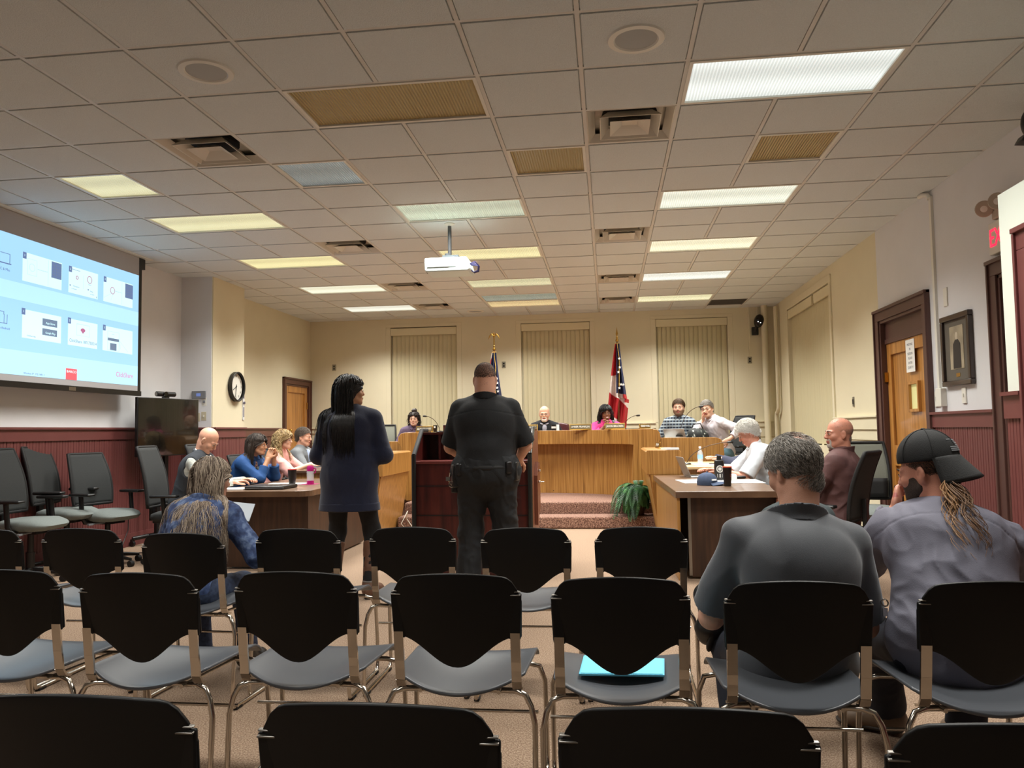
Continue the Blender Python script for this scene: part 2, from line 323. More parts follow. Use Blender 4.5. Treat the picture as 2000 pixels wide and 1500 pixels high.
# the vestibule that juts in at the right, lower than the ceiling
VX, VY, VT = 2.35, 4.90, 2.63
m = MB(); m.box(VX + .14, XR, VY - .12, VY, 0, VT - .08); m.box(VX, VX + .14, 4.55, VY, 0, VT - .08); m.box(VX, VX + .14, 3.62, 4.55, 2.24, VT - .08); m.box(VX, VX + .14, 1.6, 3.62, 0, VT - .08); m.box(VX + .14, XR, 1.6, 1.72, 0, VT - .08); m.box(VX, XR, 1.6, VY, VT - .08, VT)
struct('wall_vestibule', m, mat('vestibule_paint', (226, 232, 220), .7), smooth=0)
bead('trim_12', (VX, VY), (VX, 4.69), (-1, 0), z1=1.30, cap=1.45); bead('trim_13', (VX, 3.48), (VX, 1.6), (-1, 0), z1=1.30, cap=1.45)
casing('trim_14', VX, -1, 3.62, 4.55, 2.24, .13, M_maroon)
m = MB(); door_leaf(m, VX + .11, 3.65, 4.52, .01, 2.21, -1, [1.0]); struct('door_4', m, [mat('maroon_door', (84, 44, 42), .4), M_dglass], smooth=0, bevel=.004)
# painted pipes in the far right corner
def pipe(pts, r, lab, cat='pipe', mt=M_cream, name='wall_pipe'):
    return tag(MB().tube(pts, r, 14).build(name, mt, smooth=60), lab, cat)
pp = thing('wall_pipe', 'cream painted vertical pipe in the far right corner, thick one running floor to ceiling', 'pipe', (2.72, 13.74, .31))
MB().cyl((0, 0, 0), (0, 0, CEIL - .31), .052).build('pipe_run', M_cream, pp); MB().lathe([(.052, 0), (.075, .005), (.075, .05), (.052, .06)], (0, 0, 0)).build('collar', M_cream, pp)
tag(MB().tube([(2.86, 13.70, .4), (2.86, 13.70, 1.42), (2.86, 13.66, 1.50), (2.86, 13.58, 1.52), (2.86, 13.5, 1.60), (2.86, 13.5, 3.3)], .032, 12).build('wall_pipe', M_cream, smooth=60), 'thin cream pipe with an elbow at dado height beside the thick corner pipe', 'pipe')

# ---------- ceiling fittings ----------
def lens_mat(name, col, strength, off=False):
    m = bpy.data.materials.new(name); m.use_nodes = True; nt = m.node_tree; b = nt.nodes['Principled BSDF']; b.inputs['Roughness'].default_value = .28
    tc = nt.nodes.new('ShaderNodeTexCoord'); wv = nt.nodes.new('ShaderNodeTexWave'); wv.bands_direction = 'X'; wv.inputs['Scale'].default_value = 16; nt.links.new(tc.outputs['Object'], wv.inputs['Vector'])
    w2 = nt.nodes.new('ShaderNodeTexWave'); w2.bands_direction = 'Y'; w2.inputs['Scale'].default_value = .78; w2.inputs['Phase Offset'].default_value = 1.2; nt.links.new(tc.outputs['Object'], w2.inputs['Vector'])
    bp = nt.nodes.new('ShaderNodeBump'); bp.inputs['Strength'].default_value = .8; bp.inputs['Distance'].default_value = .01; nt.links.new(wv.outputs['Fac'], bp.inputs['Height']); nt.links.new(bp.outputs[0], b.inputs['Normal'])
    b.inputs['Base Color'].default_value = (*((.48, .36, .14) if off else tuple(v * .5 for v in col)), 1)
    if not off:
        r = nt.nodes.new('ShaderNodeMapRange'); r.inputs[3].default_value = .72 * strength; r.inputs[4].default_value = 1.0 * strength; nt.links.new(wv.outputs['Fac'], r.inputs[0])
        r2 = nt.nodes.new('ShaderNodeMapRange'); r2.inputs[3].default_value = .82; r2.inputs[4].default_value = 1.12; nt.links.new(w2.outputs['Fac'], r2.inputs[0])
        x = nt.nodes.new('ShaderNodeMath'); x.operation = 'MULTIPLY'; nt.links.new(r.outputs[0], x.inputs[0]); nt.links.new(r2.outputs[0], x.inputs[1])
        b.inputs['Emission Color'].default_value = (*col, 1); nt.links.new(x.outputs[0], b.inputs['Emission Strength'])
    return m
M_off = lens_mat('unlit_lens', (1, 1, 1), 0, off=True)
def troffer(i, w, j, lens, lab, grp):
    t = thing('ceiling_light', lab, 'ceiling light', (GX + (i + w / 2) * T, GY + (j + .5) * T, CEIL), group=grp)
    a, b = T * w / 2 - .012, T / 2 - .012; m = MB()
    for q in ((-a, a, -b, -b + .022), (-a, a, b - .022, b), (-a, -a + .022, -b + .022, b - .022), (a - .022, a, -b + .022, b - .022)): m.box(*q, -.006, .05)
    m.box(-a, a, -b, b, .05, .07); m.build('frame', M_wplas, t, smooth=0)
    MB().box(-a + .02, a - .02, -b + .02, b - .02, .006, .012).build('diffuser', lens, t, smooth=0)
COLN = {1: 'right row', -3: 'middle row', -7: 'left row'}
ORD = {1: 'nearest the camera', 5: 'second from the camera', 8: 'third from the camera', 11: 'fourth from the camera', 14: 'nearest the back wall'}
for (i, w, j, c, s) in LIT:
    lab = 'short square lit ceiling light at the far left above the projection screen' if w == 1 else \
        'long lit ceiling light of the %s, %s' % (COLN[i], ORD[j] if i == 1 or j == 14 else {5: 'nearest the camera', 8: 'between the nearest and the third', 11: 'third from the camera'}[j])
    if i == -3 and j == 5: lab = 'dim greenish lit ceiling light right above the projector pole'
    troffer(i, w, j, lens_mat('lit_lens', c, s * .60), lab, 'lit fluorescent ceiling panels')
troffer(-3, 2, 1, M_off, 'large unlit amber ceiling light panel, top centre left of the picture', 'unlit ceiling panels')
troffer(-3, 2, 13, lens_mat('dim_lens', (.36, .42, .36), .4), 'dim grey ceiling light panel in the middle row against the last lit one', 'unlit ceiling panels')
troffer(-1, 1, 3, M_off, 'small unlit yellow square ceiling panel between the two nearest vents, centre', 'unlit ceiling panels')
troffer(-4, 1, 3, lens_mat('painted_gleam_lens', (.30, .34, .34), .35), 'small unlit square ceiling panel with a bluish gleam, left of centre', 'unlit ceiling panels')  # unlit panel; its bluish gleam is a weak emission put into the lens
troffer(2, 1, 3, M_off, 'small unlit olive square ceiling panel on the right below the big bright light', 'unlit ceiling panels')
M_vent = mat('vent_enamel', (206, 200, 186), .3); M_vdark = mat('vent_dark', (14, 13, 12), .8)
def pyr(m, r0, r1, z0, z1, t=.006):
    for k in range(4):
        A = rot(0, 0, 90 * k); q = [(-r0, -r0, z0), (r0, -r0, z0), (r1, -r1, z1), (-r1, -r1, z1)]
        m.hexa([A @ Vector(p) for p in q] + [A @ (Vector(p) + Vector((0, t, 0))) for p in q])
def vent(i, j, lab):
    t = thing('ceiling_vent', lab, 'air vent', (GX + (i + .5) * T, GY + (j + .5) * T, CEIL), group='square air diffusers in the ceiling')
    m = MB(); pyr(m, .292, .245, 0, .05); m.box(-.292, .292, -.292, .292, .09, .1); m.build('frame', M_vent, t)
    MB().cyl((0, 0, .06), (0, 0, .088), .19).build('duct_opening', M_vdark, t)
    m = MB(); pyr(m, .205, .15, -.012, .045); m.build('outer_cone', M_vent, t)
    m = MB(); pyr(m, .135, .05, -.016, .03, .004); m.box(-.052, .052, -.052, .052, .026, .03); m.build('inner_cone', M_vent, t)
for (i, j, l) in ((0, 2, 'square ceiling vent nearest the camera in the centre row'), (0, 7, 'second square ceiling vent from the camera in the centre row'), (0, 11, 'third square ceiling vent from the camera in the centre row'), (0, 14, 'square ceiling vent of the centre row nearest the back wall'),
                  (-5, 2, 'shiny square ceiling vent nearest the camera on the left'), (-5, 7, 'second ceiling vent on the left, bluish, short of the projector'), (-5, 11, 'third ceiling vent on the left, beyond the projector'), (-5, 14, 'left ceiling vent nearest the back wall')): vent(i, j, l)
t = thing('return_grille', 'dark grey return air grille in the ceiling at the far right corner', 'air grille', (GX + 3.5 * T, GY + 15.5 * T, CEIL))
m = MB(); m.box(-.29, .29, -.29, .29, .02, .03); m.build('backing', M_vdark, t)
m = MB()
for k in range(22): m.obox((0, -.27 + k * .0257, .006), (.56, .014, .003), rot(40))
m.box(-.292, -.275, -.292, .292, -.003, .02).box(.275, .292, -.292, .292, -.003, .02).build('slats', mat('grille_grey', (96, 92, 84), .6), t)
def speaker(x, y, lab):
    t = thing('ceiling_speaker', lab, 'speaker', (x, y, CEIL - .004), group='round ceiling speakers')
    MB().lathe([(.155, 0), (.15, -.010), (.12, -.012), (.112, -.004)], n=40, caps=False).build('rim', M_wplas, t)
    MB().lathe([(.114, -.004), (.06, -.009), (.0005, -.011)], n=40).build('speaker_grille', mat('speaker_mesh', (176, 178, 176), .8), t)
speaker(GX - 3.5 * T, GY + .5 * T, 'round flush ceiling speaker at the upper left, nearer the screen')
speaker(GX + .5 * T, GY + .5 * T, 'round flush ceiling speaker at the top right of centre')
speaker(GX - 3.5 * T, GY + 15.5 * T, 'tiny far round ceiling speaker close to the back wall')
# projector --------------------------------------------------------------
t = thing('projector', 'white ceiling projector hanging on a grey pole', 'projector', (-1.53, 7.55, CEIL - .004))
MB().cyl((0, 0, 0), (0, 0, -.34), .019).build('pole', mat('pole_grey', (92, 94, 96), .4, .5), t)
MB().lathe([(.001, 0), (.05, -.001), (.05, -.012), (.02, -.018), (.019, -.03)]).build('ceiling_flange', M_wplas, t)
MB().box(-.06, .1, -.08, .08, -.365, -.34).cyl((-.02, 0, -.35), (-.02, 0, -.31), .03).box(-.05, .08, -.02, .02, -.375, -.355).build('bracket', mat('bracket_grey', (90, 98, 104), .4, .4), t)
b_ = MB().prism([(-.205, -.515), (.205, -.515), (.23, -.49), (.20, -.385), (.185, -.375), (-.215, -.375), (-.225, -.385), (-.225, -.50)], -.15, .16, lambda a, b, c: (a, c, b)).build('housing', mat('projector_white', (212, 226, 222), .35), t, bevel=.012)
MB().box(-.2, .09, -.156, -.148, -.47, -.40).build('side_vent', mat('projector_vent', (184, 208, 206), .5), t)
m = MB()
for k in range(9): m.box(-.2, .02, -.16, -.155, -.47 + k * .008, -.466 + k * .008)
m.build('louvre', mat('projector_louvre', (232, 240, 236), .4), t)
MB().cyl((-.24, .03, -.45), (-.22, .03, -.45), .045).cyl((-.245, .03, -.45), (-.24, .03, -.45), .035).build('lens', M_black, t)
m = MB()
for k in range(5):
    a = k * .018; m.tube([(.22, -.1 + a, -.44), (.27 + a * .3, -.1 + a, -.42 - a * .4), (.30, -.08 + a, -.45), (.29, -.06 + a, -.50), (.25, -.05 + a * .5, -.515), (.22, -.05 + a, -.49)], .0045, 6)
m.build('cable_bundle', mat('blue_black_cable', (44, 44, 92), .5), t, smooth=60)
# ================= projection screen on the left =================
SX = -5.35
t = thing('projection_screen', 'large pull-down projection screen with a pale blue slide on the left wall', 'projection screen', (SX, 7.1, 0))
Y0, Y1 = 5.95, 8.31
def sc(m, y0, y1, z0, z1, x, d=.0012, mi=0): m.box(x - d, x, y0 - 7.1, y1 - 7.1, z0, z1, mi)
m = MB(); sc(m, Y0, Y1, 1.79, 3.34, 0, .004); m.build('fabric', mat('screen_fabric', (178, 176, 178), .8), t, smooth=0)
m = MB(); sc(m, Y1, Y1 + .055, 1.74, 3.34, .001, .006); sc(m, Y0 - .055, Y0, 1.74, 3.34, .001, .006); sc(m, Y0 - .055, Y1 + .055, 1.735, 1.79, .012, .03); m.build('black_border', M_black, t, smooth=0)
m = MB(); m.box(-.10, .05, Y0 - 7.25, Y1 - 6.9, 3.345, 3.359); m.build('ceiling_case', M_wplas, t, smooth=0)
m = MB(); m.box(-.06, .0, Y1 - 7.09, Y1 - 6.98, 3.22, 3.34); m.build('roller_end', M_black, t, smooth=0)
m = MB(); sc(m, 7.15, 7.25, 1.742, 1.778, .0145, .002); m.build('maker_plate', M_steel, t, smooth=0)
def em(name, c, s=1.0): return mat(name, tuple(v * .5 for v in c), .8, emit=c, estr=s * .80)
E_bg, E_band, E_card, E_ink = em('slide_blue', (158, 206, 246), 1.0), em('slide_band', (178, 224, 252), 1.0), em('slide_card', (205, 246, 250), 1.05), em('slide_ink', (120, 144, 196), .6)
E_grey, E_red, E_ring, E_pale = em('slide_grey', (128, 150, 180), .6), em('slide_red', (255, 92, 100), 1), em('slide_ring', (190, 110, 150), .8), em('slide_pale', (176, 214, 224), .9)
m = MB(); sc(m, 6.02, 8.305, 1.85, 3.13, .0018); sl = m.build('slide', E_bg, t, smooth=0)
m = MB(); sc(m, 6.02, 8.305, 1.85, 2.075, .0026); sc(m, 6.02, 8.305, 2.54, 2.70, .0022, .0004); m.build('slide_band', E_band, sl, smooth=0)
for (a, b, c, d) in ((6.51, 7.03, 2.73, 3.0), (7.13, 7.58, 2.73, 3.0), (7.675, 8.19, 2.73, 3.0), (6.52, 7.035, 2.20, 2.465), (7.135, 7.585, 2.20, 2.465), (7.675, 8.198, 2.20, 2.465)): m = MB(); sc(m, a, b, c, d, .0026); m.build('slide_card', E_card, sl, smooth=0)
for y in (6.51, 7.13, 7.675):
    for z in (2.985, 2.46): m = MB(); sc(m, y, y + .045, z - .045, z + .015, .0038); m.build('slide_number_tile', E_ink, sl, smooth=0)
m = MB()
sc(m, 6.24, 6.355, 2.935, 2.94, .0038); sc(m, 6.35, 6.356, 2.85, 2.94, .0038); sc(m, 6.2, 6.372, 2.842, 2.852, .0038)
sc(m, 6.22, 6.30, 2.405, 2.41, .0038); sc(m, 6.295, 6.30, 2.38, 2.41, .0038); sc(m, 6.30, 6.305, 2.30, 2.385, .0038); sc(m, 6.335, 6.34, 2.30, 2.385, .0038); sc(m, 6.22, 6.34, 2.30, 2.306, .0038)
m.build('slide_icons', E_ink, sl, smooth=0); m = MB(); sc(m, 7.14, 7.30, 2.972, 2.976, .0038); sc(m, 7.145, 7.16, 2.80, 2.812, .0038); sc(m, 7.42, 7.435, 2.80, 2.812, .0038); sc(m, 7.56, 7.566, 2.74, 2.756, .0038); m.build('slide_icons', E_ink, sl, smooth=0)
for y0_ in (6.89, 8.057):
    m = MB()
    for k in range(5):
        for q in range(4): sc(m, y0_ + q * .034, y0_ + q * .034 + .027, 2.835 + k * .031, 2.860 + k * .031, .0042)
    m.build('slide_keypad', E_ink, sl, smooth=0)
m = MB(); sc(m, 6.885, 7.025, 2.83, 2.99, .0036); sc(m, 8.052, 8.192, 2.83, 2.99, .0036); sc(m, 6.779, 6.978, 2.348, 2.416, .0038); sc(m, 6.779, 6.978, 2.256, 2.32, .0038); sc(m, 7.76, 7.95, 2.315, 2.345, .0042); sc(m, 7.80, 7.91, 2.215, 2.29, .0038); m.build('slide_buttons', E_grey, sl, smooth=0)
m = MB(); sc(m, 6.84, 6.843, 2.74, 2.99, .0036); sc(m, 7.99, 7.993, 2.74, 2.99, .0036); sc(m, 7.35, 7.353, 2.80, 2.94, .0036); sc(m, 6.70, 6.84, 2.868, 2.873, .0036); sc(m, 7.87, 7.99, 2.868, 2.873, .0036)
sc(m, 7.26, 7.46, 2.425, 2.43, .0036); sc(m, 7.26, 7.46, 2.31, 2.313, .0036); sc(m, 7.26, 7.263, 2.31, 2.43, .0036); sc(m, 7.457, 7.46, 2.31, 2.43, .0036)
for z in (2.415, 2.21): sc(m, 7.755, 7.957, z, z + .003, .0036)
sc(m, 7.755, 7.759, 2.21, 2.415, .0036); sc(m, 7.953, 7.957, 2.21, 2.415, .0036); sc(m, 7.83, 7.87, 2.385, 2.39, .0036)
for (a, b) in (((6.57, 2.80), (6.69, 2.80)), ((6.69, 2.80), (6.69, 2.95)), ((6.69, 2.95), (6.57, 2.95)), ((6.57, 2.95), (6.57, 2.80)), ((7.96, 2.33), (8.12, 2.22)), ((7.96, 2.33), (7.98, 2.24)), ((7.68, 2.77), (7.82, 2.84)), ((7.80, 2.76), (7.84, 2.84))): m.tube([(.0034, a[0] - 7.1, a[1]), (.0034, b[0] - 7.1, b[1])], .0016, 4)
m.tube([(.0034, 6.63 - 7.1 + .036 * math.cos(w / 12 * 6.283), 2.873 + .036 * math.sin(w / 12 * 6.283)) for w in range(12)], .0022, 4, closed=True)
m.build('slide_drawings', E_pale, sl, smooth=0)
m = MB()
for (y, z, r) in ((7.447, 2.913, .036), (7.827, 2.868, .036), (7.255, 2.90, .016)): m.tube([(.0036, y - 7.1 + r * math.cos(w / 20 * 6.283), z + r * math.sin(w / 20 * 6.283)) for w in range(20)], .0036, 4, closed=True)
m.prism([(7.356, 2.335), (7.395, 2.37), (7.38, 2.385), (7.356, 2.392), (7.332, 2.385), (7.317, 2.37)], .003, .004, lambda a, b, x: (x, a - 7.1, b)); m.build('slide_rings', E_ring, sl, smooth=0)
m = MB(); sc(m, 7.114, 7.276, 1.85, 1.962, .0038); m.build('slide_logo_block', E_red, sl, smooth=0)
MX = Matrix(((0, 0, 1), (1, 0, 0), (0, 1, 0)))       # text lying in a wall that faces +X
def st(s, y, z, size, mt, al='CENTER', w=None): return text('slide_lettering', s, size, MX, (.0046, y - 7.1, z), mt, sl, .0003, al, w)
st('ClickShare', 7.905, 1.955, .078, em('slide_pink', (214, 120, 170), .9), 'LEFT', .30); st('ClickShare 1871750214', 7.363, 2.248, .045, E_ink, 'CENTER', .42)
st('BARCO', 7.195, 1.93, .034, E_card, 'CENTER', .14); st('Wireless IP  192.168.1.1', 6.685, 1.872, .024, E_ink, 'CENTER', .27)
st('PC & Mac', 6.29, 2.79, .034, E_ink); st('iOS & Android', 6.28, 2.258, .03, E_ink); st('ClickShare App', 6.635, 2.225, .018, E_ink)
st('App Store', 6.885, 2.375, .03, E_card); st('Google Play', 6.885, 2.281, .028, E_card); st('Tile explorer', 7.24, 2.805, .018, E_ink); st('for Windows', 7.21, 2.775, .014, E_ink); st('Finder', 7.48, 2.795, .018, E_ink); st('for MacOS', 7.49, 2.765, .014, E_ink); st('ClickShare', 7.447, 2.86, .012, E_ink)
for (y, z, s) in ((6.532, 2.97, '1'), (7.152, 2.97, '2'), (7.697, 2.97, '3'), (6.532, 2.445, '1'), (7.152, 2.445, '2'), (7.697, 2.445, '3')): st(s, y, z, .03, E_card)

# ================= television on its stand =================
ang = -78      # faces into the aisle
t = thing('television', 'black flat television on a wheeled stand left of the tables, screen turned to the aisle', 'television', (-5.215, 8.72, 0), 79)
m = MB(); m.box(-.50, .50, -.02, .02, 1.035, 1.72); m.build('bezel', M_black, t, bevel=.006)
MB().box(-.49, .49, -.0215, -.0195, 1.05, 1.71).build('screen', M_screen, t, smooth=0)
st_ = thing('television_stand', 'black pole stand with wheeled arched base holding the television', 'stand', (-5.25, 8.72, 0), 79)
MB().box(-.09, -.03, .03, .07, .12, 1.5).box(.03, .09, .03, .07, .12, 1.5).box(-.12, .12, .03, .06, 1.2, 1.5).build('column', M_black, st_, bevel=.004)
m = MB(); m.tube([(-.42, -.30, .075), (-.28, -.22, .105), (-.08, -.1, .12), (0, 0, .125), (.08, -.1, .12), (.28, -.22, .105), (.42, -.30, .075)], .024, 10); m.tube([(-.3, .18, .09), (0, .05, .12), (.3, .18, .09)], .024, 10); m.box(-.14, .14, -.1, .12, .1, .13)
m.build('base', M_black, st_, smooth=60)
MB().box(-.03, .03, -.14, -.136, .1, .125).build('maker_label', M_steel, st_, smooth=0)
for (x, y) in ((-.42, -.3), (.42, -.3), (-.3, .18), (.3, .18)): MB().cyl((x - .015, y, .033), (x + .015, y, .033), .033).box(x - .02, x + .02, y - .015, y + .015, .05, .085).build('caster', M_black, st_)
tag(MB().tube([(-5.0, 8.5, .012), (-4.9, 8.2, .012), (-5.05, 7.95, .012), (-5.3, 7.9, .012), (-5.45, 8.2, .02), (-5.5, 8.4, .2), (-5.5, 8.4, .35)], .006, 6).build('power_cord', M_black, smooth=60), 'black cord on the carpet beside the television stand', 'cord')
t = thing('web_camera', 'small black conference camera perched on top of the television', 'camera', (-5.24, 8.70, 1.72), 70)
MB().cyl((-.13, 0, .05), (.13, 0, .05), .03, n=24).build('body', M_black, t, bevel=.004)
MB().cyl((-.03, -.01, .052), (-.03, -.05, .052), .026).build('camera_lens', M_screen, t); MB().box(-.03, .03, -.03, .03, -.02, .02).build('clip', M_black, t)
MB().box(-.131, -.128, -.02, .02, .03, .07).build('end_cap', M_steel, t)

# ================= things on the left walls =================
def plate(name, lab, cat, c, w, h, axis, parts=(), mt=M_wplas, d=.012, group=None):
    # wall plate; axis = 'x+','x-','y-' outward normal
    rz = {'y-': 0, 'x+': 90, 'x-': -90}[axis]
    t = thing(name, lab, cat, c, rz, group)
    MB().box(-w / 2, w / 2, -d, 0, -h / 2, h / 2).build('cover', mt, t, bevel=.003)
    for (nm, x0, x1, z0, z1, dd, mm) in parts: MB().box(x0, x1, -d - dd, -d + .001, z0, z1).build(nm, mm, t, bevel=.001)
    return t
px = 9.57
plate('thermostat', 'grey wall display box beside the television, above the switches', 'thermostat', (-5.29, px, 1.80), .19, .10, 'y-', [('display', -.03, .03, -.02, .02, .002, mat('lcd', (96, 118, 170), .2, emit=(110, 130, 200), estr=.3))], M_gplas, .03)
plate('wall_switch', 'blank cream wall plate, upper left under the grey display', 'switch', (-5.33, px, 1.70), .07, .115, 'y-', [('toggle', -.01, .01, -.02, .02, .004, M_wplas)])
plate('dimmer_switch', 'round dimmer knob on a cream plate, upper right under the grey display', 'switch', (-5.22, px, 1.71), .07, .115, 'y-', [('knob', -.015, .015, -.015, .015, .012, M_gplas)])
plate('wall_switch', 'cream light switch, lower left of the pair above the wainscot', 'switch', (-5.31, px, 1.51), .07, .115, 'y-', [('toggle', -.006, .006, -.012, .016, .008, M_wplas)], mat('almond', (196, 186, 160), .4))
plate('wall_switch', 'cream light switch, lower right of the pair above the wainscot', 'switch', (-5.225, px, 1.52), .07, .115, 'y-', [('toggle', -.006, .006, -.012, .016, .008, M_wplas)], mat('almond', (196, 186, 160), .4))
plate('wall_sensor', 'small cream sensor high on the pier above the clock', 'sensor', (-5.125, 10.12, 2.42), .035, .16, 'x+')
t = thing('wall_clock', 'round black-rimmed wall clock on the cream pier at left', 'clock', (-5.11, 10.17, 1.935), 90)
A = rot(90)
MB().lathe([(.19, 0), (.205, .01), (.205, .06), (.195, .065), (.185, .06), (.182, .045)], M=A, n=48, caps=False).build('rim', M_black, t)
MB().lathe([(.186, .02), (.001, .021)], M=A, n=48).build('dial', M_wplas, t)
MB().tube([(.018, -.026, .010), (-.085, -.026, -.045)], .005, 6).tube([(.006, -.029, .03), (-.028, -.029, -.140)], .0038, 6).cyl((0, -.02, 0), (0, -.032, 0), .009).build('hands', M_black, t, smooth=0)
MT = Matrix(((1, 0, 0), (0, 0, -1), (0, 1, 0)))
for k in range(1, 13):
    a = R(90 - 30 * k); text('numeral', str(k), .042, MT, (.15 * math.cos(a), -.0225, .15 * math.sin(a)), M_black, t, .0005)
t = thing('hearing_loop_panel', 'narrow white vertical control strip with dark slots on the edge of the pier', 'panel', (-5.11, 10.42, 1.72), 90)
MB().box(-.022, .022, -.014, 0, -.24, .24).build('cover', M_white, t, bevel=.002)
MB().box(-.01, .01, -.017, -.013, .06, .20).box(-.01, .01, -.017, -.013, -.2, -.06).cyl((0, -.013, 0), (0, -.03, 0), .018).build('slots', mat('slot_violet', (70, 66, 90), .5), t)
tag(MB().box(-5.478, -5.46, 10.62, 10.86, 1.18, 1.36).build('notice', mat('green_notice', (24, 130, 92), .6), smooth=0), 'small green notice just behind the pier on the brown wainscot', 'notice')
def outlet(lab, c, axis, lines=2, g=None):
    t = thing('wall_outlet', lab, 'outlet', c, {'y-': 0, 'x-': -90}[axis], g)
    MB().box(-.036, .036, -.008, 0, -.058, .058).build('cover', mat('outlet_metal', (150, 144, 124), .35, .3), t, bevel=.002)
    for z in (-.022, .022): MB().box(-.016, .016, -.0095, -.007, z - .014, z + .014).build('socket', M_black, t, bevel=.002)
outlet('high metal outlet on the back wall left of the windows', (-5.02, YB, 2.49), 'y-')
outlet('high metal outlet on the back wall between left flag and middle window', (-1.84, YB, 2.46), 'y-')
outlet('metal outlet under the conduit by the far right corner', (2.48, YB, 2.43), 'y-')
plate('wall_switch', 'lone narrow dark toggle plate low on the right cream wall', 'switch', (XR, 9.68, 1.55), .05, .115, 'x-', [('toggle', -.012, .012, -.03, .03, .006, M_black)], M_steel)
# security camera at the back right, with its conduit
t = thing('security_camera', 'black security camera high on the back wall at right', 'camera', (2.58, YB, 3.06))
MB().box(-.055, .055, -.05, 0, -.20, -.06).build('mount', M_black, t, bevel=.008)
m = MB(); m.tube([(0, -.03, -.13), (.02, -.09, -.05), (.04, -.13, .02)], .028, 10); m.build('arm', M_black, t, smooth=60)
MB().ball((.05, -.14, .03), (.085, .085, .12), M=rot(20, 10)).build('dome', mat('black_gloss', (10, 10, 10), .15), t, smooth=60)
MB().ball((.02, -.225, .01), .008).ball((.06, -.225, -.01), .008).build('indicator_light', mat('camera_led', (255, 255, 255), .3, emit=(255, 255, 255), estr=1.5), t)
tag(MB().box(2.47, 2.50, YB - .02, YB, 2.49, CEIL).box(2.62, 2.645, YB - .02, YB, 3.1, CEIL).build('cable_raceway', M_cream, smooth=0), 'cream cable raceway running down the back wall to the corner outlet', 'raceway')
# right wall
t = thing('cable_raceway', 'white cable raceway down the right wall from ceiling to a junction box', 'raceway', (XR, 7.235, 0))
MB().box(-.022, 0, -.02, .02, 1.56, 3.30).build('channel', M_wplas, t); MB().tube([(-.02, 0, 3.28), (-.03, .02, 3.32), (-.05, .07, 3.335), (-.05, .14, 3.34)], .022, 8).build('elbow', M_wplas, t, smooth=60); MB().box(-.05, 0, -.11, .0, 1.42, 1.58).build('junction_box', M_wplas, t, bevel=.004); MB().box(-.012, 0, .02, .12, 1.42, 1.56).build('wall_plate', M_wplas, t, bevel=.003); MB().box(-.018, -.010, .06, .08, 1.47, 1.51).build('toggle', M_black, t)
plate('wall_switch', 'white blank plate right of the raceway, high on the right wall', 'plate', (XR, 7.04, 2.36), .07, .16, 'x-')
plate('wall_switch', 'white light switch under the framed portrait', 'switch', (XR, 6.78, 1.50), .07, .13, 'x-', [('toggle', -.006, .006, -.012, .016, .008, M_wplas)])
t = thing('framed_portrait', 'dark framed black-and-white portrait photograph on the right wall', 'picture', (XR, 6.845, 1.885), -90)
w, h = .27, .30; m = MB()
for (a, b, c, d) in ((-w, w, h - .045, h), (-w, w, -h, -h + .045), (-w, -w + .045, -h + .045, h - .045), (w - .045, w, -h + .045, h - .045)): m.box(a, b, -.04, 0, c, d)
m.build('frame', mat('dark_frame', (50, 36, 32), .3, coat=.4), t, bevel=.006)
MB().box(-w + .04, w - .04, -.016, -.002, -h + .04, h - .04).build('mat_board', mat('mat_board', (96, 90, 80), .8), t, smooth=0)
ph = MB().box(-.125, .125, -.02, -.015, -.16, .20).build('photograph', ramp_mat('old_photo', 4, [(.3, (110, 100, 86)), (.6, (176, 164, 140))], .4), t, smooth=0)
m = MB(); f = lambda a, b, c: (a, c, b); m.prism([(-.07, -.155), (.075, -.155), (.07, .05), (.03, .085), (-.02, .085), (-.06, .05)], -.022, -.0195, f); m.build('robe', mat('robe_dark', (44, 40, 38), .6), ph, smooth=0)
MB().ball((.005, -.0205, .115), (.026, .003, .034)).build('face', mat('photo_face', (190, 178, 156), .6), ph); MB().box(-.035, .035, -.018, -.014, -.225, -.195).build('name_plate', M_brass, t)
t = thing('exit_sign', 'red lit EXIT sign with twin emergency lamps, half hidden by the vestibule', 'exit sign', (XR, 5.98, 2.64), -90)
MB().box(-.17, .17, -.05, 0, -.12, .12).build('housing', M_wplas, t, bevel=.006)
text('lettering', 'EXIT', .19, MT, (0, -.0515, -.005), mat('exit_red', (255, 30, 60), .4, emit=(255, 24, 60), estr=1.6), t, .002, width=.30)
MB().box(-.09, .09, -.06, 0, .13, .2).build('lamp_base', mat('lamp_beige', (176, 160, 144), .5), t, bevel=.01)
for sx in (-1, 1):
    M = Vector((.72, -.55, -.35)).to_track_quat('Z', 'Y').to_matrix(); m = MB(); m.lathe([(.02, 0), (.05, .03), (.062, .09), (.056, .095)], (sx * .1 - .05, -.06, .25), M=M, n=24); m.cyl((sx * .06 - .02, -.03, .18), (sx * .1 - .03, -.08, .24), .018); m.build('emergency_lamp', mat('lamp_beige', (176, 160, 144), .5), t)
    MB().lathe([(.054, .088), (.02, .096), (.001, .098)], (sx * .1 - .05, -.06, .25), M=M, n=24).build('lamp_glass', mat('lamp_glass', (226, 216, 206), .15, coat=.5), t)
t = thing('wall_speaker', 'black fixture hanging at the extreme right edge under the ceiling', 'speaker', (2.80, 5.36, 3.25))
MB().tube([(0, 0, .1), (0, 0, .02)], .03, 12).ball((0, 0, -.02), (.06, .06, .10)).build('body', M_black, t, smooth=60); MB().prism([(-.06, -.1), (.06, -.1), (.05, -.16), (-.09, -.15)], -.05, .05, lambda a, b, c: (a, c, b)).build('cap', M_black, t, bevel=.006)
t = thing('door_notice', 'white printed paper notice taped to the wooden door', 'notice', (XR + .032, 7.98, 1.94), -90)
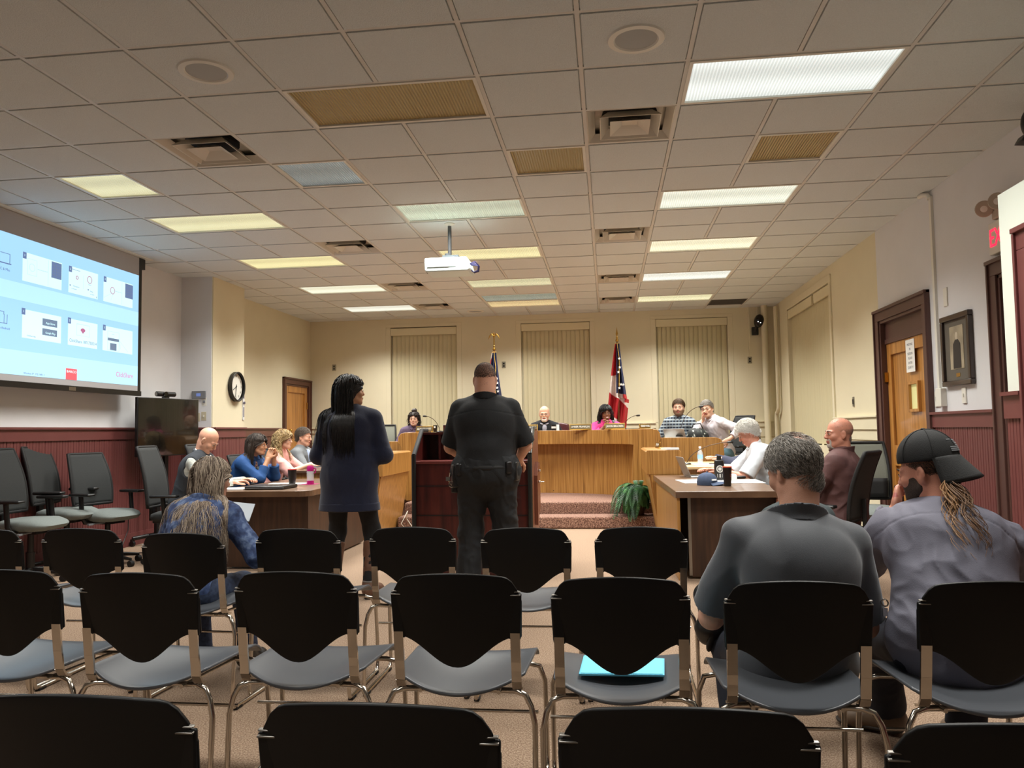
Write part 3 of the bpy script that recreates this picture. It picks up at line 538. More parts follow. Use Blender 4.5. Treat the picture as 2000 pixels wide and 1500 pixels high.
MB().box(-.108, .108, -.002, 0, -.16, .16).build('sheet', M_paper, t, smooth=0)
for k, s in enumerate(('MEETING', 'IN', 'SESSION', 'PLEASE', 'ENTER', 'QUIETLY')): text('lettering', s, .034, MT, (0, -.0025, .11 - .045 * k), mat('print_ink', (80, 84, 96), .7), t, .0002)

# ================= blinds =================
def blind(lab, n, a, b, y, z0, z1, axis='y', gap=.04):
    t = thing('vertical_blind', lab, 'blind', ((a + b) / 2, y, 0) if axis == 'y' else (y, (a + b) / 2, 0), 0 if axis == 'y' else -90, 'vertical window blinds')
    w = (b - a) / 2
    MB().box(-w + .005, w - .005, -.03, .0, z1 - .13, z1).build('valance', mat('blind_valance', (222, 212, 178), .6), t, bevel=.003)
    m = MB(); k = -w + gap
    while k < w - .03:
        A = rot(0, 0, 12 + 5 * math.sin(k * 31)); c = Vector((k + .038, .03, 0)); q = [A @ Vector((-.044, .004, 0)), A @ Vector((0, -.004, 0)), A @ Vector((.044, .004, 0)), A @ Vector((.044, .006, 0)), A @ Vector((0, -.002, 0)), A @ Vector((-.044, .006, 0))]
        m.prism([(p.x + c.x, p.y + c.y) for p in q], z0, z1 - .1, lambda u, v, z: (u, v, z)); k += .079
    m.build('vanes', mat('blind_vane', (206, 196, 160), .65), t, smooth=50)
blind('closed cream vertical blind of the left window on the back wall', 1, -3.94, -2.70, YB + .02, 1.02, 3.18)
blind('closed cream vertical blind of the middle window, between the two flags', 2, -1.52, -.28, YB + .02, 1.02, 3.19)
blind('closed cream vertical blind of the right back window, behind the plaid shirt man', 3, .88, 2.12, YB + .02, 1.02, 3.19)
blind('cream vertical blind on the right wall, nearer the wooden door', 4, 10.5, 11.28, XR + .02, 1.02, 3.12, 'x', .01)
blind('cream vertical blind on the right wall, nearer the far corner', 5, 11.38, 12.85, XR + .02, 1.02, 3.12, 'x', .01)

# ================= dais, wings, tables =================
CX = -1.12
def arc(off=0, n=28, d=1.60):
    return [(CX + d * (2 * k / n - 1), 10.22 + math.sqrt(1.75 ** 2 - (d * (2 * k / n - 1)) ** 2) + off) for k in range(n + 1)]
t = thing('council_dais', 'curved oak council desk on the platform facing the room', 'desk', (0, 0, 0))
MB().sweep(arc(), [(0, .31), (0, 1.06), (.04, 1.06), (.04, .31)]).build('front_panel', M_wood, t, smooth=30)
MB().sweep(arc(), [(-.20, 1.055), (-.20, 1.262), (.12, 1.262), (.12, 1.23), (-.16, 1.23), (-.16, 1.055)]).build('apron', M_wood, t, smooth=30, bevel=.004)
MB().sweep(arc(), [(-.17, 1.055), (-.17, 1.07), (.04, 1.07), (.04, 1.055)]).build('soffit', M_wood, t, smooth=30)
MB().sweep(arc(), [(.04, 1.02), (.04, 1.05), (.62, 1.05), (.62, 1.02)]).build('worktop', M_walnut, t, smooth=30)
for s in (1, -1):
    F = lambda a, b, c, s=s: (CX + s * (a - CX), c, b)
    MB().prism([(.44, .31), (.44, 1.262), (.60, 1.268), (.665, 1.255), (.70, 1.21), (.715, 1.14), (1.46, 1.135), (1.53, 1.11), (1.565, 1.04), (1.57, .90), (1.57, .31)], 10.90, 11.0, F).build('wing_panel', M_wood, t, smooth=30, bevel=.004)
    MB().prism([(.30, .31), (.34, 1.05), (.28, 1.06), (.28, 1.262), (.60, 1.266), (.665, 1.252), (.70, 1.21), (.712, 1.13), (.66, 1.05), (.60, .31)], 10.72, 10.899, F).build('corner_post', M_wood, t, smooth=30, bevel=.004)
    MB().prism([(.72, 1.02), (.72, 1.05), (1.55, 1.05), (1.55, 1.02)], 11.0, 11.5, F).build('wing_worktop', M_walnut, t, smooth=0)
def wing(name, lab, s):
    t = thing(name, lab, 'desk'); F = lambda a, b, c: (CX + s * (a - CX), c, b)
    q = [(.43, .745), (.42, 1.005), (.445, 1.022), (.80, 1.022), (.82, 1.0), (.82, .745)]
    MB().prism(q, 9.02, 10.34, F).build('apron', M_wood, t, smooth=30, bevel=.004)
    MB().prism([(.455, .745), (.575, .0), (.62, .0), (.50, .745)], 9.04, 10.34, F).build('leaning_panel', M_wood, t, smooth=0)
    MB().prism([(.82, .80), (.82, .83), (1.55, .83), (1.55, .80)], 8.98, 10.34, F).build('worktop', M_walnut if s < 0 else mat('pale_worktop', (200, 176, 130), .4), t, smooth=0, bevel=.004)
    MB().prism([(.47, .745), (.575, 0), (1.5, 0), (1.5, .80), (.82, .80), (.82, .745)], 9.02, 9.06, F).build('end_panel', M_wood, t, smooth=0)
    return t
wing('side_desk', 'oak side desk with leaning panel on the right behind the fern', 1)
wing('side_desk', 'oak side desk on the left, seen between standing woman and lectern', -1)
def table(lab, s, y0, y1, x0, x1, yo=0):
    t = thing('meeting_table', lab, 'table'); ins = .18 if s > 0 else .07; F = lambda a, b, c: (CX + s * (a - CX), b, c)
    MB().prism([(x0, y1), (x0 + .01, y0 + .10), (x0 + .05, y0 + .02), (x0 + .1, y0), (x1, y0), (x1, y1)] if s < 0 else [(x0, y1), (x0 + .05, y0), (x1, y0), (x1, y1)], .685, .74, F).build('tabletop', M_walnut, t, smooth=0, bevel=.004)
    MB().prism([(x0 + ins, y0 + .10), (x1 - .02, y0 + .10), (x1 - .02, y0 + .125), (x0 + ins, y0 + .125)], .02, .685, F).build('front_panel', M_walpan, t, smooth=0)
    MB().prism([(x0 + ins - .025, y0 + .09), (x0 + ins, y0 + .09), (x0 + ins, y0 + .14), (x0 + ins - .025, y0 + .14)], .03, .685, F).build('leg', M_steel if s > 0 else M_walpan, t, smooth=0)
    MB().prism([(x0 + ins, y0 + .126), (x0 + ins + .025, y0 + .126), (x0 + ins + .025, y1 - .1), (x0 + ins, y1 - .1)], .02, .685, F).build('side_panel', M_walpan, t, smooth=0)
    if s > 0: MB().prism([(x0 + .03, y1), (x0 + .06, y0 + .02), (x0 + .085, y0 + .02), (x0 + .055, y1)], .0, .685, F).build('oak_end_panel', M_wood, t, smooth=0)
    return t
table('brown laminate meeting table on the right holding cap, mug and laptop', 1, 6.65, 8.97, .50, 1.44)
table('brown laminate meeting table on the left holding the black binder', -1, 6.98, 8.90, .53, 1.52)
# lectern ---------------------------------------------------------------
t = thing('lectern', 'dark red mahogany lectern with sloped black-edged sides in front of the officer', 'lectern', (-1.205, 6.8, 0))
prof = [(0, 0), (0, 1.06), (.30, 1.275), (.62, 1.275), (.66, 1.2), (.66, 0)]
for s in (-1, 1):
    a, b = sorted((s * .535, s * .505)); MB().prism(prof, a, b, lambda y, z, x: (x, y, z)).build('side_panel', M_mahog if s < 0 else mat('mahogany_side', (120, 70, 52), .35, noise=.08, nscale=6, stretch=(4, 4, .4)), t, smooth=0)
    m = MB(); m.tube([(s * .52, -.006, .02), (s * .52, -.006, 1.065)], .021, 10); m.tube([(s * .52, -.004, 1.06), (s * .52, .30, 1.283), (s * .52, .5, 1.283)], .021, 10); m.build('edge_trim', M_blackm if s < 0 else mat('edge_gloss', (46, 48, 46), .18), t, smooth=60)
MB().box(-.505, .505, .02, .045, 0, .985).build('front_panel', M_mahog, t, smooth=0)
MB().box(-.505, .505, .012, .022, .785, .792).box(-.505, .505, .012, .022, .525, .532).build('panel_seam', M_blackm, t, smooth=0)
MB().box(-.505, .505, 0, .60, .985, 1.01).build('work_shelf', mat('mahogany_shelf', (116, 56, 52), .3, coat=.3), t, smooth=0, bevel=.003)
MB().box(-.505, .505, .58, .605, 0, 1.26).build('back_panel', M_mahog, t, smooth=0); MB().box(-.505, .505, .28, .62, 1.245, 1.265).build('top_shelf', M_mahog, t, smooth=0); MB().box(-.36, -.34, .30, .60, 1.01, 1.245).build('divider', M_mahog, t, smooth=0)
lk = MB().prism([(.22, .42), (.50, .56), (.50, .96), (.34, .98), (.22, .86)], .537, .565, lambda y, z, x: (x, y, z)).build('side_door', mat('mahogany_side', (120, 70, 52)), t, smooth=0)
MB().ball((.575, .33, .90), .012).ball((.575, .30, .80), .012).cyl((.57, .30, .80), (.62, .30, .80), .004).build('lock', M_chrome, lk)
p_ = tag(MB().box(-1.52, -1.18, 7.11, 7.38, 1.266, 1.285).build('document_tray', M_blackm, bevel=.002), 'black document tray lying on top of the lectern', 'tray')
m = MB()
for k in range(6): m.obox((-1.44 + k * .045, 7.2, 1.295 + .006 * (k % 2)), (.09, .12, .002), rot(6 * (-1) ** k, 10 * (-1) ** k, 13 * k))
tag(m.build('loose_papers', M_paper, smooth=0), 'crumpled white papers in the black tray on the lectern', 'papers')
tag(MB().box(-1.12, -.98, 6.84, 6.98, 1.011, 1.018).build('phone_pad', M_blackm), 'small dark pad on the lectern shelf beside the officer', 'pad')
# water glass & paper on the lectern right are hidden; fern in a pot on the step
pot = thing('potted_fern', 'lush green fern spilling over the carpeted steps beside the right desk', 'fern', (.37, 10.24, .155))
MB().lathe([(.07, 0), (.09, .18), (.10, .30), (.09, .30), (.08, .28)], n=24).build('flower_pot', mat('pot_brown', (60, 40, 30), .6), pot)
M_fern = ramp_mat('fern_leaf', 9, [(.3, (16, 50, 26)), (.5, (34, 84, 42)), (.7, (72, 128, 66))], .45); m = MB(); rg = random.Random(3)
FR = []
for k in range(70):
    a = rg.uniform(0, 6.28); e = rg.uniform(5, 75); L = rg.uniform(.30, .52)
    if math.cos(a) > .2: L *= .62
    FR.append((a, e, L))
FR += [(3.5, 50, .62), (3.75, 45, .66), (3.9, 55, .58), (4.1, 60, .5), (3.3, 60, .55), (4.4, 55, .48), (3.6, 30, .6)]
for (a, e, L) in FR:
    p = Vector((0, 0, .30)); d = Vector((math.cos(a) * math.cos(R(e)), math.sin(a) * math.cos(R(e)), math.sin(R(e)))); n = 16; pts = [p.copy()]
    for q in range(n):
        d = (d + Vector((0, 0, -.17 - .012 * q))).normalized(); p = p + d * (L / n)
        if p.z < .012 and p.y > -.18: p.z = .014
        pts.append(p.copy())
    m.tube(pts, [.0035 - .0002 * i for i in range(n + 1)], 4)
    for i in range(1, n + 1):
        tdir = (pts[i] - pts[i - 1]).normalized(); sd = tdir.cross(Vector((0, 0, 1))); sd = sd.normalized() if sd.length > .01 else Vector((1, 0, 0)); up = sd.cross(tdir)
        w = .070 * math.sin(math.pi * min(.97, (i + 1.5) / (n + 2.5))) + .008
        for s in (-1, 1):
            for fr in (0, .5):
                b = pts[i] - tdir * (L / n) * fr; tip = b + sd * s * w + tdir * w * .3 - up * w * .18; mid = b + (tip - b) * .5 + up * .004
                m.add([b - tdir * .004, mid + tdir * .009, tip, mid - tdir * .008, mid + up * .001], [(0, 3, 2, 1)])
m.build('fronds', M_fern, pot, smooth=0)
# flags --------------------------------------------------------------
def flag_mat(name, ohio):
    m = bpy.data.materials.new(name); m.use_nodes = True; nt = m.node_tree; b = nt.nodes['Principled BSDF']; b.inputs['Roughness'].default_value = .65
    return m
M_red, M_fwhite, M_navy, M_fringe = mat('flag_red', (176, 34, 40), .6), mat('flag_white', (226, 214, 204), .6), mat('flag_navy', (32, 40, 74), .6), mat('fringe_gold', (214, 170, 84), .6)
def flag(lab, loc, H, ohio, finial):
    t = thing('flag', lab, 'flag', loc)
    MB().cyl((0, 0, 0), (0, 0, H), .015).lathe([(.13, 0), (.12, .03), (.03, .06), (.02, .12)]).build('pole', mat('flag_pole', (110, 74, 40), .3, coat=.5), t)
    m = MB(); m.lathe([(.022, H), (.028, H + .02), (.012, H + .05), (.018, H + .07), (.006, H + .1)])
    if finial == 'eagle':
        m.tube([(0, 0, H + .08), (0, 0, H + .22)], .012, 8); m.ball((0, 0, H + .25), (.018, .02, .035)); m.ball((0, -.02, H + .29), .014)
        for s in (-1, 1): m.tube([(0, 0, H + .24), (s * .04, 0, H + .285), (s * .075, 0, H + .25), (s * .10, 0, H + .19)], [.012, .014, .011, .003], 8)
    else: m.prism([(-.004, H + .08), (.02, H + .13), (.012, H + .17), (0, H + .25), (-.012, H + .17), (-.02, H + .13)], -.006, .006, lambda a, b, c: (a, c, b))
    m.build('finial', M_brass, t)
    # cloth hanging in folds: rows down, columns across the gathered width
    nz, nu = 130, 84; V = []; F = []; mi = []; L = 1.5
    for r in range(nz + 1):
        f = r / nz; z = H - .03 - L * f
        wl, wr = -.03 - .20 * f ** .8, .035 + (.20 * f ** 1.2 if f < .62 else .145 - .20 * (f - .62))
        for c in range(nu + 1):
            u = c / nu; x = wl + (wr - wl) * u; y = -.02 - .05 * math.sin(u * 15 + f * 2.2) * min(1, .25 + f * 1.6) - .02 * math.sin(u * 31); V.append((x, y, z + .10 * (u - .5) * f * (-1 if u > .5 else 1)))
    for r in range(nz):
        f = (r + .5) / nz
        for c in range(nu):
            u = (c + .5) / nu; F.append((r * (nu + 1) + c, r * (nu + 1) + c + 1, (r + 1) * (nu + 1) + c + 1, (r + 1) * (nu + 1) + c)); k = 1
            if ohio:
                s_ = f + .18 * (1 - u)
                if u > .42 and f < .57: k = 2
                elif f < .36: k = 0
                elif u > .78 and f < .66: k = 0
                elif s_ < .72: k = 1
                elif s_ < .95: k = 0
                else: k = 1
            else:
                s_ = f + .35 * u
                k = 2 if (f < .5 and u > .12) else (0 if int(s_ * 9) % 2 else 1)
            if f > .985 or (ohio and abs(f + .16 * (1 - u) - 1.0) < .02) or (r == 0): k = 3
            mi.append(k)
    m = MB(); m.v = V; m.f = F; m.m = mi; cl = m.build('cloth', [M_red, M_fwhite, M_navy, M_fringe], t, smooth=60)
    q = cl.modifiers.new('solid', 'SOLIDIFY'); q.thickness = .004
    m = MB()
    for (x, z) in (((.03, .30), (.035, .45), (.01, .53), (.05, .74), (.085, .745), (.02, .80)) if ohio else ((.05, .50), (.06, .58), (.055, .66), (.07, .72))):
        sr = .028; P = [(x + (sr if k % 2 == 0 else sr * .42) * math.sin(k * math.pi / 5), H - z + (sr if k % 2 == 0 else sr * .42) * math.cos(k * math.pi / 5)) for k in range(10)]; m.prism(P, -.088, -.085, lambda a, b, c: (a, c, b))
    m.build('stars', M_paper, cl, smooth=0)
    MB().tube([(.0, -.03, H - .04), (.03, -.05, H - .3), (.02, -.05, H - .7)], .005, 6).ball((.02, -.05, H - .74), (.012, .012, .035)).build('gold_cord', M_fringe, t, smooth=60)
flag('american flag with eagle finial, behind the officer at the back wall', (-1.93, 13.3, .31), 2.36, False, 'eagle')
flag('ohio state flag with spear finial, left of the right back window', (.19, 13.3, .31), 2.45, True, 'spear')
# ================= stacking chairs =================
def make_stack_chair():
    t = thing('stacking_chair', 'x', 'chair')
    # origin on the floor under the middle of the backrest; faces +Y
    def surf(poly_fn, nu, nv, th, name, mt):
        m = MB(); V = [poly_fn(i / nu, j / nv) for j in range(nv + 1) for i in range(nu + 1)]; F = [(j * (nu + 1) + i, j * (nu + 1) + i + 1, (j + 1) * (nu + 1) + i + 1, (j + 1) * (nu + 1) + i) for j in range(nv) for i in range(nu)]
        m.add(V, F); o = m.build(name, mt, t, smooth=60); q = o.modifiers.new('solid', 'SOLIDIFY'); q.thickness = th; q.offset = 0; b = o.modifiers.new('bevel', 'BEVEL'); b.width = th * .42; b.segments = 3; b.limit_method = 'ANGLE'; b.angle_limit = R(60); return o
    hw = .217
    def back(u, v):
        x = (2 * u - 1); a = abs(x)
        top = .82 - .024 * a ** 2 - .070 * max(0, (a - .70) / .30) ** 2.6
        bot = .608 - .100 * (.5 + .5 * math.cos(math.pi * min(1, a / .90)))
        z = bot + (top - bot) * v; w = hw - .012 * (1 - (z - .52) / .3) ** 1 * .8
        yy = -.047 * (z - .52) / .30 + .035 * a ** 2 - .028 + (.018 * (1 - v) ** 2 * (1 - a))
        return (x * w, yy, z)
    surf(back, 28, 14, .011, 'backrest', mat('chair_shell', (15, 14, 14), .46, spec=.3))
    def seat(u, v):
        x = 2 * u - 1; a = abs(x); y = -.02 + .44 * v
        yb = -.045 + .075 * a ** 2; y = yb + (.43 - yb) * v - .03 * max(0, v - .7) * a ** 2
        z = .452 - .030 * math.sin(math.pi * min(1, v * 1.1)) * (1 - a ** 2) * .6 + .010 * a ** 2 + .016 * a ** 2 * (1 - v) - (.03 * max(0, (v - .82) / .18) ** 2) - .026 * (1 - v) ** 3 * (1 - a ** 2) + .004
        return (x * (.215 + .012 * v), y, z)
    surf(seat, 24, 16, .011, 'seat', mat('seat_shell', (80, 83, 88), .32))
    for s in (-1, 1):
        m = MB(); c = [(s * (hw - .022), -.036, .765), (s * (hw - .022), -.020, .60), (s * (hw - .028), .0, .52)]
        m.prism([(-.019, .0), (.019, .0), (.019, .014), (-.019, .014)], 0, 1, lambda a, b, z, s=s: (s * (hw - .0215) + a + (0 if z else -s * .006), (-.026 - b if z else -.010 - b), .752 if z else .602))
        m.build('backrest_sleeve', mat('chair_shell', (24, 22, 22)), t, bevel=.005)
        m = MB(); m.obox((s * (hw - .0215), -.040, .747), (.034, .010, .004), rot(8)); m.obox((s * (hw - .0215), -.038, .757), (.032, .010, .0035), rot(8)); m.build('backrest_clip', M_steel, t, bevel=.002)
        m = MB(); P = [(.0, -.026, .625), (.0, -.014, .53), (.0, -.008, .50), (.0, -.004, .465), (-s * .0, .012, .440), (0, .04, .432)]
        for k in range(len(P) - 1):
            a, b = Vector(P[k]), Vector(P[k + 1]); d = (b - a).normalized(); n = Vector((0, -d.z, d.y)) * .004; x = Vector((.0155, 0, 0)); c = Vector((s * (hw - .026), 0, 0))
            m.hexa([a + c - x - n, a + c + x - n, a + c + x + n, a + c - x + n, b + c - x - n, b + c + x - n, b + c + x + n, b + c - x + n])
        m.build('backrest_support', M_chrome, t, smooth=60)
        X1, X0 = s * .248, s * (hw - .03)
        pts = [(s * .02, .06, .418), (X0 - s * .05, .05, .420), (X0, .016, .430), (X0 + s * .03, .010, .420), (X1 - s * .012, .006, .385), (X1, 0, .33), (X1, -.012, .16), (X1, -.022, .05), (X1, -.012, .018), (X1, .02, .0105), (X1, .22, .0105), (X1, .40, .0105), (X1, .435, .02), (X1, .448, .06), (X1, .435, .20), (X1 - s * .002, .42, .34), (X1 - s * .02, .405, .395), (X0, .39, .408), (s * .02, .385, .410)]
        MB().tube(pts, .0095, 10).build('leg', M_chrome, t, smooth=60)
        MB().box(X1 - .012, X1 + .012, .0, .05, 0, .012).box(X1 - .012, X1 + .012, .38, .42, 0, .012).build('glide', M_blackm, t)
    m = MB()
    for x in (-.13, .13): m.tube([(x, .01, .425), (x, .39, .408)], .007, 8)
    m.tube([(-.24, .2, .30), (.24, .2, .30)], .006, 8); m.tube([(-.245, .2, .30), (-.247, .44, .12)], .0, 3)
    m.build('seat_frame', M_chrome, t, smooth=60); return t
proto = make_stack_chair(); first = True
ROWS = [('front row', [(-3.16, 3.66, 0, 'cut by the left edge'), (-2.63, 3.67, 1, 'empty, second from the left'), (-1.99, 3.50, -3, 'under the person in the blue denim jacket'), (-1.495, 3.66, 0, 'empty, behind the standing woman'), (-.945, 3.72, 0, 'empty, right of the brown boots'), (-.395, 3.69, 1, 'empty, behind the officer'), (.14, 3.72, 0, 'rightmost empty, before the carpeted aisle and steps'), (.88, 3.68, 0, 'mostly hidden behind the polo man')]),
        ('second row', [(-2.11, 2.55, 1, 'cut by the left edge'), (-1.58, 2.51, 0, 'second from the left, empty'), (-1.045, 2.55, 0, 'empty, third from the left'), (-.50, 2.53, 0, 'empty, in the middle of the picture'), (.025, 2.49, 0, 'with the light blue folder on its seat'), (.545, 2.45, 0, 'under the grey-haired man in the charcoal polo'), (1.10, 2.47, 1, 'under the man with the backwards cap')]),
        ('nearest row', [(-.95, 1.36, 1, 'leftmost, cut by the bottom edge'), (-.405, 1.36, 0, 'left of centre, cut by the bottom edge'), (.118, 1.38, 0, 'right of centre, cut by the bottom edge'), (.635, 1.35, 0, 'rightmost, cut by the bottom right corner')])]
for rn, ch in ROWS:
    for (x, y, a, l) in ch:
        o = proto if first else copy_tree(proto); first = False
        o.location = (x, y, 0); o.rotation_euler = (0, 0, R(a)); tag(o, 'black chrome-legged stacking chair of the %s, %s' % (rn, l), 'chair', 'stacking chairs in rows')
# ================= office chairs =================
def office_chair(lab, loc, rz, seat_mt, back_mt, group=None, z=.47, arms=True, mesh=False, backh=.60):
    t = thing('office_chair', lab, 'chair', loc, rz, group)
    m = MB(); n = 20
    pr = [(.0, -.055), (.17, -.055), (.225, -.04), (.248, -.008), (.240, .028), (.19, .048), (.0, .054)]
    V = []; F = []
    for k, (r, zz) in enumerate(pr):
        for q in range(32):
            w = q / 32 * 2 * math.pi; c, s_ = math.cos(w), math.sin(w); e = (abs(c) ** 3.2 + abs(s_) ** 3.2) ** (-1 / 3.2); V.append((r * c * e, r * s_ * e * 1.02 + .02, zz + (-.03 * max(0, s_ * r * e - .12) / .12 if zz > 0 else 0)))
    for k in range(len(pr) - 1):
        for q in range(32): F.append((k * 32 + q, k * 32 + (q + 1) % 32, (k + 1) * 32 + (q + 1) % 32, (k + 1) * 32 + q))
    m.v = [(a, b, c + z) for a, b, c in V]; m.f = F; m.m = [0] * len(F); m.build('seat', seat_mt, t, smooth=80)
    # backrest: curved tapered panel in a rim
    def bk(u, v):
        x = 2 * u - 1; zz = z + .10 + backh * v; w = .235 - .045 * v ** 2 - .02 * (1 - v) ** 3; return (x * w, -.215 - .13 * v + .008 * x * x + .03 * math.sin(math.pi * v), zz + .0)
    nu, nv = 12, 14; m = MB(); m.add([bk(i / nu, j / nv) for j in range(nv + 1) for i in range(nu + 1)], [(j * (nu + 1) + i, j * (nu + 1) + i + 1, (j + 1) * (nu + 1) + i + 1, (j + 1) * (nu + 1) + i) for j in range(nv) for i in range(nu)])
    o = m.build('backrest', back_mt, t, smooth=80); q = o.modifiers.new('solid', 'SOLIDIFY'); q.thickness = .006 if mesh else .022; q.offset = 0
    rim = [bk(i / nu, 0) for i in range(nu)] + [bk(1, j / nv) for j in range(nv)] + [bk(1 - i / nu, 1) for i in range(nu)] + [bk(0, 1 - j / nv) for j in range(nv)]
    MB().tube(rim, .016, 8, closed=True).build('back_frame', M_blackm, t, smooth=80)
    if mesh:
        m = MB(); m.add([(p[0] * .9, p[1] + .012, p[2]) for p in [bk(i / 8, j / 4 * .34 + .02) for j in range(5) for i in range(9)]], [(j * 9 + i, j * 9 + i + 1, (j + 1) * 9 + i + 1, (j + 1) * 9 + i) for j in range(4) for i in range(8)]); o = m.build('lumbar_pad', M_blackm, t, smooth=80); q = o.modifiers.new('solid', 'SOLIDIFY'); q.thickness = .02
    MB().box(-.035, .035, -.285, -.25, z - .05, z + .26).box(-.035, .035, -.25, .05, z - .075, z - .045).build('back_bracket', M_black, t, bevel=.006)
    if arms:
        for s in (-1, 1):
            m = MB(); m.tube([(s * .20, .02, z - .055), (s * .27, .02, z - .05), (s * .285, .0, z + .0), (s * .285, -.02, z + .20)], .022, 8); m.build('armrest_post', M_black, t, smooth=60)
            MB().box(s * .285 - .045, s * .285 + .045, -.14, .13, z + .20, z + .228).build('armrest', M_black, t, bevel=.012)
    MB().cyl((0, 0, .10), (0, 0, z - .05), .026).cyl((0, 0, .10), (0, 0, .26), .036).box(-.10, .10, -.10, .12, z - .085, z - .045).build('column', M_black, t)
    MB().cyl((.1, .08, z - .065), (.27, .1, z - .065), .008).box(.25, .30, .085, .115, z - .072, z - .058).build('tilt_lever', M_gplas, t)
    m = MB(); m.cyl((0, 0, .07), (0, 0, .12), .045)
    for k in range(5):
        a = R(72 * k + 20); c, s_ = math.cos(a), math.sin(a); m.tube([(c * .03, s_ * .03, .105), (c * .18, s_ * .18, .09), (c * .31, s_ * .31, .072)], [.024, .02, .015], 8)
    m.build('star_base', M_black, t, smooth=60)
    for k in range(5):
        a = R(72 * k + 20); c, s_ = math.cos(a) * .31, math.sin(a) * .31; MB().cyl((c - .02, s_, .03), (c + .02, s_, .03), .03).cyl((c, s_, .04), (c, s_, .075), .01).build('caster', M_blackm, t)
    return t
M_gfab = mat('grey_seat_fabric', (118, 125, 122), .9, noise=.12, nscale=160, bump=.3, bscale=300); M_bfab = mat('black_mesh_fabric', (44, 46, 46), .85, noise=.2, nscale=200); M_smoke = mat('smoke_mesh', (118, 120, 108), .8, noise=.12, nscale=300)
g = 'grey-seated rolling chairs along the left wall'
office_chair('grey-seated black rolling chair, leftmost along the maroon wall', (-5.12, 6.40, 0), -88, M_gfab, M_bfab, g, z=.51, backh=.56)
office_chair('grey-seated black rolling chair, middle of the three along the maroon wall', (-5.22, 7.00, 0), -84, M_gfab, M_bfab, g, z=.54, backh=.54)
office_chair('grey-seated black rolling chair of the left wall nearest the television', (-4.96, 7.24, 0), -106, M_gfab, M_bfab, g, z=.50, backh=.50)
office_chair('black mesh office chair under the bald man in the vest', (-4.38, 7.52, 0), -85, M_bfab, M_bfab, z=.46)
office_chair('black office chair whose back shows between bald man and blue blazer', (-4.38, 8.42, 0), -80, M_bfab, M_bfab, z=.46)
office_chair('black office chair under the curly-haired woman in pink', (-4.35, 9.35, 0), -90, M_bfab, M_bfab, z=.46, backh=.45)
office_chair('black office chair under the man in the grey suit', (-4.42, 10.3, 0), -90, M_bfab, M_bfab, z=.46, backh=.5)
office_chair('smoky mesh-backed office chair beside the purple pullover woman', (-3.72, 12.35, .31), 180, M_bfab, M_smoke, z=.46, mesh=True, backh=.52)
office_chair('dark office chair under the plaid shirt man', (1.13, 12.2, .31), 160, M_bfab, M_bfab, z=.46, backh=.48)
office_chair('black office chair under the grey-haired man resting his cheek', (1.78, 11.85, .31), 125, M_bfab, M_bfab, z=.46, backh=.56)
office_chair('black office chair under the white-haired man', (1.90, 8.72, 0), 88, M_bfab, M_bfab, z=.46, backh=.42)
office_chair('black office chair under the navy jacket person', (2.02, 9.85, 0), 90, M_bfab, M_bfab, z=.46, backh=.42)
office_chair('black office chair under the bald man in maroon, seen from its side', (1.74, 6.48, 0), 56, M_bfab, M_bfab, z=.44, backh=.52)
office_chair('empty grey-seated mesh chair between maroon man and wooden door', (2.36, 7.55, 0), 168, M_gfab, M_smoke, z=.48, mesh=True, backh=.52)
office_chair('low-backed black chair behind the woman in the pink blazer', (.02, 12.75, .31), 180, M_bfab, M_bfab, z=.46, backh=.36)
office_chair('black office chair under the woman in purple', (-3.05, 12.75, .31), 180, M_bfab, M_bfab, z=.46, backh=.34)
t = thing('leather_chair', 'oxblood tufted leather chair behind the bearded bald man at the dais', 'chair', (-.93, 12.75, .31), 180)
M_ox = mat('oxblood_leather', (74, 26, 30), .3, coat=.3, bump=.3, bscale=30)
def bk(u, v):
    x = 2 * u - 1; return (x * (.33 - .03 * v), -.24 - .10 * v + .09 * x * x, .50 + .58 * v - .03 * x * x * v)
m = MB(); m.add([bk(i / 16, j / 12) for j in range(13) for i in range(17)], [(j * 17 + i, j * 17 + i + 1, (j + 1) * 17 + i + 1, (j + 1) * 17 + i) for j in range(12) for i in range(16)]); o = m.build('backrest', M_ox, t, smooth=80); q = o.modifiers.new('solid', 'SOLIDIFY'); q.thickness = .07; b = o.modifiers.new('bevel', 'BEVEL'); b.width = .02; b.segments = 3
m = MB()
for j in range(4):
    for i in range(5): m.ball(Vector(bk((i + .5 + .25 * (j % 2)) / 5.5, (j + .8) / 5)) + Vector((0, .04, 0)), .012, 8, 6)
m.build('buttons', M_brass, t)
MB().box(-.28, .28, -.24, .26, .40, .52).build('seat', M_ox, t, bevel=.04, seg=4)
for s in (-1, 1): MB().tube([(s * .30, .2, .42), (s * .31, .2, .66), (s * .31, -.1, .70), (s * .30, -.25, .68)], .03, 10).build('armrest', M_ox, t, smooth=60)
MB().cyl((0, 0, .08), (0, 0, .4), .035).tube([(-.3, 0, .06), (0, 0, .1), (.3, 0, .06)], .025, 8).tube([(0, -.3, .06), (0, 0, .1), (0, .3, .06)], .025, 8).build('pedestal', M_walnut, t, smooth=60)
for (x, y) in ((-.3, 0), (.3, 0), (0, -.3), (0, .3)): MB().ball((x, y, .03), .03).build('caster', M_black, t)

